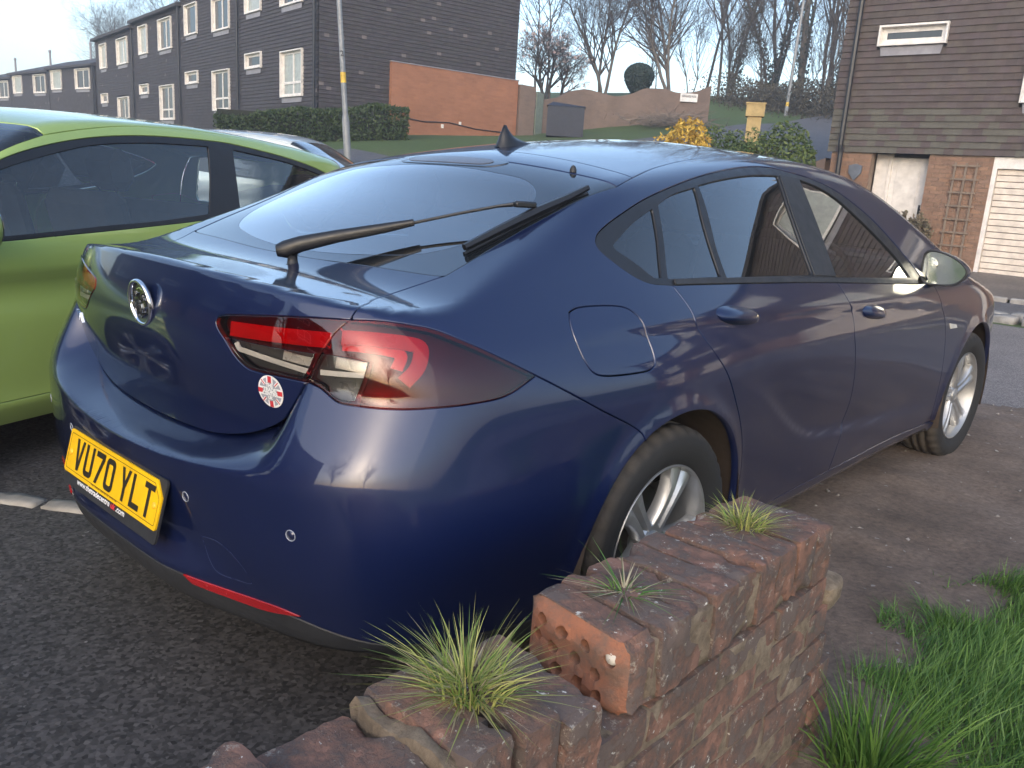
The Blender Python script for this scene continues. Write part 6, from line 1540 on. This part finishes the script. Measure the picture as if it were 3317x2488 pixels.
# ------------------------------------------------------------------ background: hedge, walls, street things
def hedge(label, a, b, th, h, mt, n, leaf, seed, name='hedge', cat='hedge', zb=None):
    a = np.array(a, float); b = np.array(b, float); u = b-a; L = np.linalg.norm(u); u /= L; nn = np.array([-u[1], u[0]])
    t = empty(name, (a[0], a[1], 0)); tag(t, label, cat); r = np.random.RandomState(seed)
    s = r.rand(n)*L; side = r.rand(n); w = (r.rand(n)-.5)*th; hh = r.rand(n)*h
    top = side < .42; hh = np.where(top, h, hh); w = np.where(top, w, np.sign(w)*th/2)
    hh = hh*(1+.10*(vnoise(s, 0*s, 1.4, seed)-.5)*2)+r.normal(0, .03, n); w = w*(1-.18*(hh/h)**3)+r.normal(0, .035, n)
    xy = a+u*s[:, None]+nn*w[:, None]; z = gz(xy[:, 0], xy[:, 1])+hh
    V, F = leaf_cloud(np.c_[xy, z]-[a[0], a[1], 0], leaf, seed); o = add('foliage', mesh('foliage', V, F, mt, smooth=False), t); o['kind'] = 'stuff'
    mb = MB(); c = (a+b)/2; zc_ = g1(*c)
    mb.box((c[0]-a[0], c[1]-a[1], zc_+h*.40), (L*.97, th*.62, h*.80), Matrix.Rotation(math.atan2(u[1], u[0]), 3, 'Z')); mb.ob('twig_core', TWIG_D, t)
    return t
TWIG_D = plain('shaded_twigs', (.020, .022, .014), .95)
hedge('clipped laurel hedge below the tile hung gable', (-20.2, 10.2), (-17.0, 14.3), 1.0, .80, LAUREL, 15000, .085, 51)
def bush(label, c, rx, ry, h, mt, n, leaf, seed, group=None, z0=None, name='shrub', lobes=7):
    z0 = g1(c[0], c[1]) if z0 is None else z0
    t = empty(name, (c[0], c[1], z0)); tag(t, label, 'shrub', group); r = np.random.RandomState(seed)
    lc = [(r.uniform(-.55, .55)*rx, r.uniform(-.55, .55)*ry, h*r.uniform(.35, .72), r.uniform(.38, .55)) for _ in range(lobes)]+[(0, 0, h*.5, .75)]
    P = []; N = []
    for (x, y, z, s) in lc:
        k = n//len(lc); d = r.normal(size=(k, 3)); d /= np.linalg.norm(d, axis=1)[:, None]; q = (1-.25*r.rand(k)**2)[:, None]
        p = np.array([x, y, z])+d*q*[rx*s, ry*s, h*.5*min(1, s+.25)]; P.append(p); N.append(d)
    P = np.vstack(P); N = np.vstack(N); ok = P[:, 2] > .02; V, F = leaf_cloud(P[ok], leaf, seed, N[ok]*.7); o = add('foliage', mesh('foliage', V, F, mt, smooth=False), t); o['kind'] = 'stuff'
    S = twig_tree(seed, h*.6, .03, levels=2, base_n=4); V, F = tubes(S, 4); add('stems', mesh('stems', V, F, TWIG), t)
    return t
bush('golden yellow leaved shrub beside the green shrub at the lane house', (-6.95, 12.4), 1.0, .8, 2.28, GOLD, 8500, .085, 61, z0=.15)
bush('large green shrub with yellowish tips beside the lane house', (-5.95, 13.3), 1.3, .9, 2.32, SPOT, 15000, .080, 62, z0=.15)
bush('low sprig of green and gold leaves left of the golden shrub', (-7.75, 12.2), .45, .4, 1.95, SPOT, 1500, .08, 63, z0=.15)
# rose bush by the front door
t = empty('rose_bush', (fx(-2.32), YF-.65, .10)); tag(t, 'straggly rose bush with pale leaves in front of the white door', 'shrub')
S = twig_tree(71, .72, .010, levels=3, base_n=4, spread=.7); V, F = tubes(S, 3); add('stems', mesh('stems', V, F, TWIG), t)
P = np.array([tuple(s[1]) for s in S if s[4] <= 1]); P = P[np.random.RandomState(3).rand(len(P)) < .45]; V, F = leaf_cloud(P, .06, 72); o = add('leaves', mesh('leaves', V, F, foliage_mat('rose_leaves', (.10, .10, .05), (.34, .26, .18)), smooth=False), t); o['kind'] = 'stuff'
# garden wall and gate piece left of the lane house
t = empty('garden_wall', (RX0, YF, 0)); tag(t, 'brown garden wall with sloping capping against the lane house', 'wall')
mb = MB(); mb._add([(-.02, .0, -.1), (-1.9, .4, -.1), (-1.9, .4, 1.45), (-.02, .0, 2.05), (-.02, .25, -.1), (-1.9, .65, -.1), (-1.9, .65, 1.45), (-.02, .25, 2.05)], [(0, 3, 2, 1), (4, 5, 6, 7), (3, 7, 6, 2), (1, 2, 6, 5), (0, 1, 5, 4)]); mb.ob('masonry', BROWNW, t)
mb = MB(); mb.box((-.97, .32, 1.80), (2.08, .36, .16), Matrix.Rotation(R(17.6), 3, 'Y') @ Matrix.Rotation(R(-12), 3, 'Z')); mb.ob('capping', plain('brown_capping', (.16, .10, .08), .8), t)
# lamp posts
GALV = plain('galvanised_post', (.24, .25, .26), .5, Metallic=.2)
def lamp_post(label, base, H, r0, r1, hb, lean, num=None, band=None):
    t = empty('lamp_post', base); tag(t, label, 'lamp post'); t.rotation_euler = lean
    mb = MB(); mb.lathe([(r0, -.2), (r0, hb), (r1*1.15, hb+.08), (r1, hb+.15)], 16, close=True); mb.ob('base_column', GALV, t, True, 40)
    mb = MB(); mb.lathe([(r1, hb+.14), (r1*.8, H)], 14, close=True); mb.ob('shaft', GALV, t, True, 40)
    mb = MB(); mb.box((0, -.35, H+.02), (.22, .7, .10), bev=.03); mb.ob('lantern', GALV, t, True, 40)
    if band:
        mb = MB(); mb.lathe([(r1*1.03, band), (r1*1.02, band+.22)], 14); mb.ob('yellow_band', plain('yellow_tape', (.65, .42, .05), .5), t, True)
    return t
lpx, lpy = -14.05, 10.05
LP = lamp_post('grey lamp post with number 2 and yellow band by the hedge', (lpx, lpy, g1(lpx, lpy)), 6.5, .082, .060, .95, (Matrix.Rotation(R(-4.2), 3, Vector((.666, -.746, 0)).cross(Vector((0, 0, 1))).cross(Vector((0, 0, 1))).normalized())).to_euler(), band=1.75)
V2, F2 = text_mesh('2', .16, .002); yw = math.atan2(-.79, .61)
ca, sa = math.cos(R(-40)), math.sin(R(-40)); dirv = np.array([.80, -.60]); rtv = np.array([.60, .80])
add('post_number', mesh('post_number', np.c_[dirv[0]*.066+rtv[0]*V2[:, 0], dirv[1]*.066+rtv[1]*V2[:, 0], 2.35+V2[:, 1]], F2, PIPE, smooth=False), LP)
l2 = (-16.0, 35.7); LP2 = lamp_post('distant slim lamp post with yellow band beside the wood', (l2[0], l2[1], g1(*l2)), 8.0, .085, .07, .25, (0, R(1.5), 0), band=.35)
# walls round the corner garden
def wall_run(label, pts, tops, th, mt, name='garden_wall', zb=-.4):
    t = empty(name, (pts[0][0], pts[0][1], 0)); tag(t, label, 'wall')
    n = 40; pts = catmull(np.array([(p[0], p[1], 0) for p in pts], float), n); tp = np.interp(np.linspace(0, 1, n), np.linspace(0, 1, len(tops)), tops) if len(tops) < 5 else pchip(np.linspace(0, 1, len(tops)), tops, np.linspace(0, 1, n))
    d = np.gradient(pts[:, :2], axis=0); d /= np.linalg.norm(d, axis=1)[:, None]; nn = np.c_[-d[:, 1], d[:, 0]]*th/2
    V = []; F = []
    for i in range(n):
        g = g1(pts[i, 0], pts[i, 1])+zb
        for s, z in ((1, g), (1, tp[i]), (-1, tp[i]), (-1, g)): V.append((pts[i, 0]+s*nn[i, 0]-t.location.x, pts[i, 1]+s*nn[i, 1]-t.location.y, z))
    for i in range(n-1):
        for k in range(3): F.append((i*4+k, (i+1)*4+k, (i+1)*4+k+1, i*4+k+1))
    F += [(0, 1, 2, 3), ((n-1)*4+3, (n-1)*4+2, (n-1)*4+1, (n-1)*4)]
    add('masonry', mesh('masonry', V, F, mt, smooth=False), t); return t
wall_run('short brown wall between the orange brick panel and the pale gate', [(-18.95, 20.95), (-18.75, 21.55)], [4.45, 4.42], .22, BROWNW)
GW = wall_run('wavy topped brown garden wall with the street name sign', [(-19.35, 22.6), (-18.4, 24.75), (-16.95, 26.15), (-15.35, 27.75)], [4.12, 4.25, 4.55, 4.66, 4.58, 4.50, 4.62, 4.86, 4.88, 4.78, 4.86, 5.12], .25, BROWNW)
sg = empty('street_sign', (-15.80, 27.02, 4.62)); tag(sg, 'white street name sign reading GRANGE RISE on the wavy wall', 'sign'); sg.rotation_euler = (0, 0, math.atan2(1.6, 1.6))
mb = MB(); mb.box((0, 0, 0), (.66, .02, .30)); mb.ob('sign_plate', plain('white_sign', (.72, .70, .68), .5), sg)
for tx, sz, z, w in (('GRANGE RISE', .11, .045, .56), ('LEADING TO', .05, -.085, .26)):
    if tx == 'LEADING TO': continue
    flat = text_mesh(tx, sz, .002); V2, F2 = flat; V2[:, 0] *= w/np.ptp(V2[:, 0]); add('sign_lettering', mesh('sign_lettering', np.c_[V2[:, 0], 0*V2[:, 0]-.014, V2[:, 1]+z], F2, PIPE, smooth=False), sg)
gt = empty('board_gate', (-18.72, 21.65, g1(-18.7, 21.6))); tag(gt, 'pale green board gate between two brown walls', 'gate'); gt.rotation_euler = (0, 0, math.atan2(.9, -.45))
for k in range(8):
    mb = MB(); mb.box((.07+.125*k, 0, .72), (.115, .025, 1.5+.02*(k % 3))); mb.ob('gate_board', plain('pale_green_board', (.30, .32, .24), .8), gt)
bx_ = empty('storage_box', (-16.62, 20.8, g1(-16.6, 20.8))); tag(bx_, 'dark blue grey garden storage box with peaked lid beside the brown wall', 'storage box'); bx_.rotation_euler = (0, 0, math.atan2(.70, .72)-R(5))
DKB = plain('dark_blue_grey_panel', (.022, .026, .042), .65)
mb = MB(); mb.box((0, 0, .47), (1.22, .75, .95)); mb.ob('box_body', DKB, bx_)
mb = MB(); mb._add([(-.64, -.40, .945), (.64, -.40, .945), (.64, .40, .945), (-.64, .40, .945), (-.45, 0, 1.10), (.64, .0, 1.0)], [(0, 1, 5, 4), (2, 3, 4, 5), (3, 0, 4), (1, 2, 5), (3, 2, 1, 0)]); mb.ob('box_lid', DKB, bx_)
yb_ = empty('stone_post', (-9.02, 19.33, g1(-9, 19.3))); tag(yb_, 'square cream yellow post with overhanging cap behind the shrubs', 'post'); yb_.rotation_euler = (0, 0, R(28)); z0 = 3.12-g1(-9, 19.3)
CRM = plain('cream_yellow_stone', (.50, .37, .17), .8)
mb = MB(); mb.box((0, 0, z0/2+.05), (.36, .36, z0+.1)); mb.ob('shaft', CRM, yb_); mb = MB(); mb.box((0, 0, z0+.26), (.47, .47, .31)); mb.ob('cap', CRM, yb_); mb = MB(); mb.box((0, 0, z0+.43), (.51, .51, .035)); mb.ob('cap_slab', CRM, yb_)
# brushwood heap
hp = empty('brushwood_heap', (-15.7, 25.6, g1(-15.7, 25.6))); tag(hp, 'heap of dry cut branches against the wavy wall', 'brushwood'); r = np.random.RandomState(8); S = []
for k in range(420):
    a = r.rand()*6.28; p = np.array([r.normal(0, .75), r.normal(0, .75), abs(r.normal(0, .14))]); q = p+np.array([math.cos(a), math.sin(a), r.normal(.12, .22)])*r.uniform(.4, 1.0); S.append((p, q, .012, .004, 0))
V, F = tubes(S, 3); o = add('twigs', mesh('twigs', V, F, plain('dry_twigs', (.22, .18, .15), .9)), hp); o['kind'] = 'stuff'
# clipped tree
tp_ = empty('topiary_tree', (-18.1, 26.95, g1(-18.1, 27))); tag(tp_, 'dark clipped topiary tree behind the wavy wall', 'tree'); zc_ = 5.30-tp_.location.z
mb = MB(); mb.tube([(0, 0, -.2), (0, .05, zc_)], [.07, .05], 8); mb.ob('trunk', BARK, tp_)
r = np.random.RandomState(9); d = r.normal(size=(5200, 3)); d /= np.linalg.norm(d, axis=1)[:, None]; sc = np.where(d[:, 2] > 0, .52, .80); P = d*(1-.12*r.rand(5200)**2)[:, None]*np.c_[.60-.22*np.clip(-d[:, 2], 0, 1), .60-.22*np.clip(-d[:, 2], 0, 1), sc]; P[:, 2] += zc_+.12
V, F = leaf_cloud(P, .09, 10, d); o = add('crown', mesh('crown', V, F, YEW, smooth=False), tp_); o['kind'] = 'stuff'
mb = MB(); mb.lathe([(.02, zc_-.60), (.25, zc_-.35), (.45, zc_+.05), (.48, zc_+.3), (.30, zc_+.52), (.02, zc_+.56)], 14); mb.ob('crown_core', TWIG_D, tp_, True)
# hill road
cl = catmull(np.array([(-7.5, 9.5, 0), (-8.6, 14, 0), (-10.0, 19, 0), (-10.8, 25, 0), (-11.6, 31, 0), (-12, 38, 0), (-9, 48, 0)], float), 60); d = np.gradient(cl, axis=0); d /= np.linalg.norm(d, axis=1)[:, None]; nn = np.c_[-d[:, 1], d[:, 0], 0*d[:, 0]]
V = []
for i in range(60):
    for k in range(7): q = cl[i]+nn[i]*(k/6-.5)*5.6; V.append((q[0], q[1], g1(q[0], q[1])+.07))
F = np.array([(i*7+k, i*7+k+1, (i+1)*7+k+1, (i+1)*7+k) for i in range(59) for k in range(6)]); struct(add('hill_road', mesh('hill_road', V, F, ROAD2)))
# bank of undergrowth below the wood
r = np.random.RandomState(14); P = []
for k in range(22000):
    u = r.rand(); x_, y_ = -19.5+7.8*u+r.normal(0, .9), 37.5+1.5*u+r.normal(0, 1.3); P.append((x_, y_, r.rand()**1.7*(.7+.9*vnoise(np.array([x_]), np.array([y_]), .5, 3)[0])))
P = np.array(P); P[:, 2] += gz(P[:, 0], P[:, 1]); V, F = leaf_cloud(P, .12, 15); o = add('undergrowth', mesh('undergrowth', V, F, foliage_mat('bramble_bank', (.045, .042, .026), (.120, .100, .065)), smooth=False)); tag(o, 'dark tangled bramble bank below the bare wood', None, kind='stuff')
# bare trees
GB = 'bare winter trees behind the gardens'
def px_tree(label, x, y, seed, H, r0, **kw): return bare_tree(label, (x, y, g1(x, y)), seed, H, r0, GB, **kw)
px_tree('slender bare tree just right of the tiled gable', -25.5, 29.5, 201, 5.6, .06, levels=4, base_n=2, bend=.18)
px_tree('pale pink blossom tree behind the pale gate', -22.6, 27.0, 202, 2.5, .10, levels=4, base_n=3, blossom=420, spread=1.0, bend=.2)
px_tree('broad round headed bare tree behind the wavy wall', -24.5, 33.0, 203, 4.9, .085, levels=4, base_n=3, spread=.75, trunk_frac=.25, bend=.2, nb=(2, 4))
px_tree('wide forked bare tree above the street sign', -21.5, 34.6, 204, 5.6, .095, levels=4, base_n=3, spread=.85, trunk_frac=.25, bend=.2, nb=(2, 4))
wood = [(-22.6, 41, 8.5, .085, None), (-21.0, 39.5, 9.0, .09, 5.0), (-19.9, 41.5, 9.5, .095, 4.0), (-19.2, 40, 9.0, .085, 6.0), (-18.2, 41.5, 9.5, .09, None), (-17.6, 40.2, 9.5, .20, 7.5), (-16.6, 42, 9.0, .085, 5.0), (-15.9, 40.5, 9.0, .075, None), (-15.2, 42.5, 9.5, .085, 4.5), (-14.3, 41, 9.0, .075, None), (-13.4, 43, 9.5, .085, 5.0), (-24.0, 42, 9.0, .085, None)]
lab = ['bare tree at the left edge of the wood', 'bare ivied tree at the left edge of the wood', 'tall bare tree with ivy in the wood', 'bare wood tree with ivy up to its fork', 'tall thin bare tree beside the thick ivied trunk', 'thick trunk smothered in dark ivy in the middle of the wood', 'bare ivied tree right of the thick trunk', 'slim bare tree beside the distant lamp post', 'bare ivied tree behind the distant lamp post', 'slim bare tree between the lamp post and the lane house', 'bare ivied tree nearest the lane house', 'bare tree behind the forked tree']
for k, (x, y, H, r0, iv) in enumerate(wood): px_tree(lab[k], x, y, 220+k, H, r0, ivy=iv, levels=3, trunk_frac=.3, spread=.55, lift=.55, nb=(2, 4), bend=.16)
for k in range(8):
    px_tree(['thin bare sapling behind the forked tree', 'bare sapling at the foot of the ivied edge tree', 'thin sapling between two ivied trunks', 'bare sapling left of the thick ivied trunk', 'thin sapling in front of the thick ivied trunk', 'bare sapling right of the thick ivied trunk', 'thin sapling beside the distant lamp post', 'bare sapling nearest the lane house'][k], -24.5+1.5*k, 37.5+1.2*(k % 3), 260+k, 3.8, .035, levels=3, base_n=2, trunk_frac=.25, spread=.6)
SLIM = ['slim bare tree at the back left end of the wood', 'slim bare tree behind the forked tree', 'tall slim tree behind the ivied edge tree', 'slim tree at the back beside an ivied trunk', 'slim straight tree behind two ivied trunks', 'slim bare tree left of the thick ivied trunk', 'straight bare tree just behind the thick ivied trunk', 'slim tree at the back right of the thick trunk', 'tall slim tree behind the cream yellow post', 'slim bare tree left of the distant lamp post', 'slim bare tree behind the distant lamp post', 'slim bare tree right of the distant lamp post', 'tall slim tree next to the lane house roof', 'slim bare tree half hidden by the lane house']
for k in range(14):
    x, y = -23.2+.75*k, 43.2+1.3*((k*7) % 4)
    px_tree(SLIM[k], x, y, 320+k, 9.5+.4*(k % 3), .085+.01*(k % 3), levels=3, trunk_frac=.35, spread=.5, lift=.6, nb=(2, 3), bend=.14)
# dark tile hung terrace across the open drive, seen mirrored in the blue tailgate
for k, (src, lb) in enumerate(((L2, 'dark tiled house across the drive mirrored in the tailgate'), (L3, 'middle dark tiled house across the open drive'), (L4, 'dark tiled house across the drive nearest the green car'))):
    hh = copy_tree(src, None); hh['label'] = lb; hh['group'] = 'dark tiled houses across the open drive'; a = R(150); d0 = 7.9*k
    hh.location = (-1.0-.866*d0, -18.5+.5*d0, -.4+.1*k); hh.rotation_euler = (0, 0, a)
# trees behind the left terrace and round the open side of the drive
for k, (x, y, H, r0, lb) in enumerate(((-62, 29, 6.5, .12, 'large bare tree above the low far roofs'), (-75, 30, 6.5, .13, 'bare tree at the end of the far terrace'), (-83, 36, 7.0, .13, 'bare tree far behind the low roofs'), (-43, 31, 8.5, .14, 'bare tree showing over the terrace roofs'), (-68, 36, 6.0, .11, 'twiggy bare tree in the row behind the far roofs'))):
    bare_tree(lb, (x, y, g1(x, y)), 280+k, H, r0, 'bare trees behind the terrace', levels=4, base_n=2, trunk_frac=.3)
for k, (x, y, H) in enumerate(((-9, -19, 6.5), (-22, -12, 7.0), (3, -22, 7.0), (13, -17, 6.5))):
    bare_tree(['bare tree mirrored in the blue tailgate', 'bare tree across the drive from the green car', 'bare tree mirrored in the rear bumper', 'bare tree beyond the lawn'][k], (x, y, 0), 290+k, H, .16, 'bare trees across the open drive', levels=4, base_n=1, trunk_frac=.3)
# flush edging stones in the tarmac, setts and kerb stones along the lane
STONE = plain('pale_edging_stone', (.30, .28, .25), .85, var=.2); SETT = plain('granite_sett', (.27, .255, .235), .8, var=.2)
eg = empty('stone_edging', (-1.3, -.93, 0)); tag(eg, 'line of flush pale edging stones across the tarmac', 'edging'); rr_ = random.Random(3)
for k in range(9):
    V, F = rough_brick((.27, .085, .06), 400+k, n=(7, 3, 2), amp=.003, chip=2); o = add('edging_stone', mesh('edging_stone', V, F, STONE), eg); s = -1.75+.29*k; o.location = (s*.83, s*.555, -.018); o.rotation_euler = (0, 0, R(33.8+rr_.uniform(-2, 2)))
sr = empty('sett_row', (0, 9.55, 0)); tag(sr, 'double row of worn granite setts between lane and tarmac strip', 'setts')
for k in range(46):
    for j in range(2):
        V, F = rough_brick((.27+rr_.uniform(-.03, .03), .27, .14), 420+k*2+j, n=(4, 4, 2), amp=.006, chip=1, bev=.02) if k < 6 else (V, F)
        if k < 6: ms_ = mesh('sett', V, F, SETT)
        o = add('sett', ms_ if k < 6 else bpy.data.meshes['sett'+('' if j == 0 else '.001')], sr); o.location = (-6.5+.31*k+.13*j, -.16+.31*j, .0+rr_.uniform(-.01, .008)+g1(-6.5+.31*k, 9.5)); o.rotation_euler = (R(rr_.uniform(-2, 2)), R(rr_.uniform(-2, 2)), R(rr_.uniform(-4, 4)))
kr = empty('kerb_row', (0, 11.57, 0)); tag(kr, 'row of pale kerb stones edging the mossy forecourt', 'kerb')
for k in range(18):
    mb = MB(); mb.box((0, 0, 0), (.86, .11, .16), bev=.015)
    o = mb.ob('kerb_stone', SETT, kr) if k == 0 else add('kerb_stone', ms2, kr)
    if k == 0: ms2 = o.data
    o.location = (-7.5+.9*k, 0, .0+g1(-7.5+.9*k, 11.5)); o.rotation_euler = (0, 0, R(rr_.uniform(-1, 1)))
bush('weedy green clump growing at the forecourt kerb', (.35, 12.0), .7, .25, .28, SPOT, 500, .09, 91, z0=.05, lobes=3)
# ------------------------------------------------------------------ evening haze
hz = MB(); hz.box((0, 20, 10.5), (540, 580, 23.0)); 
t = NT('thin_evening_haze'); vol = t.n('ShaderNodeVolumePrincipled'); vol.inputs['Color'].default_value = (.86, .90, .97, 1); vol.inputs['Density'].default_value = .0034; vol.inputs['Anisotropy'].default_value = .25
t.l(vol.outputs[0], t.out.inputs['Volume'])
ho = hz.ob('haze', t.m); tag(ho, 'thin pale evening haze over the whole street', None, kind='stuff')
scene.cycles.volume_bounces = 0
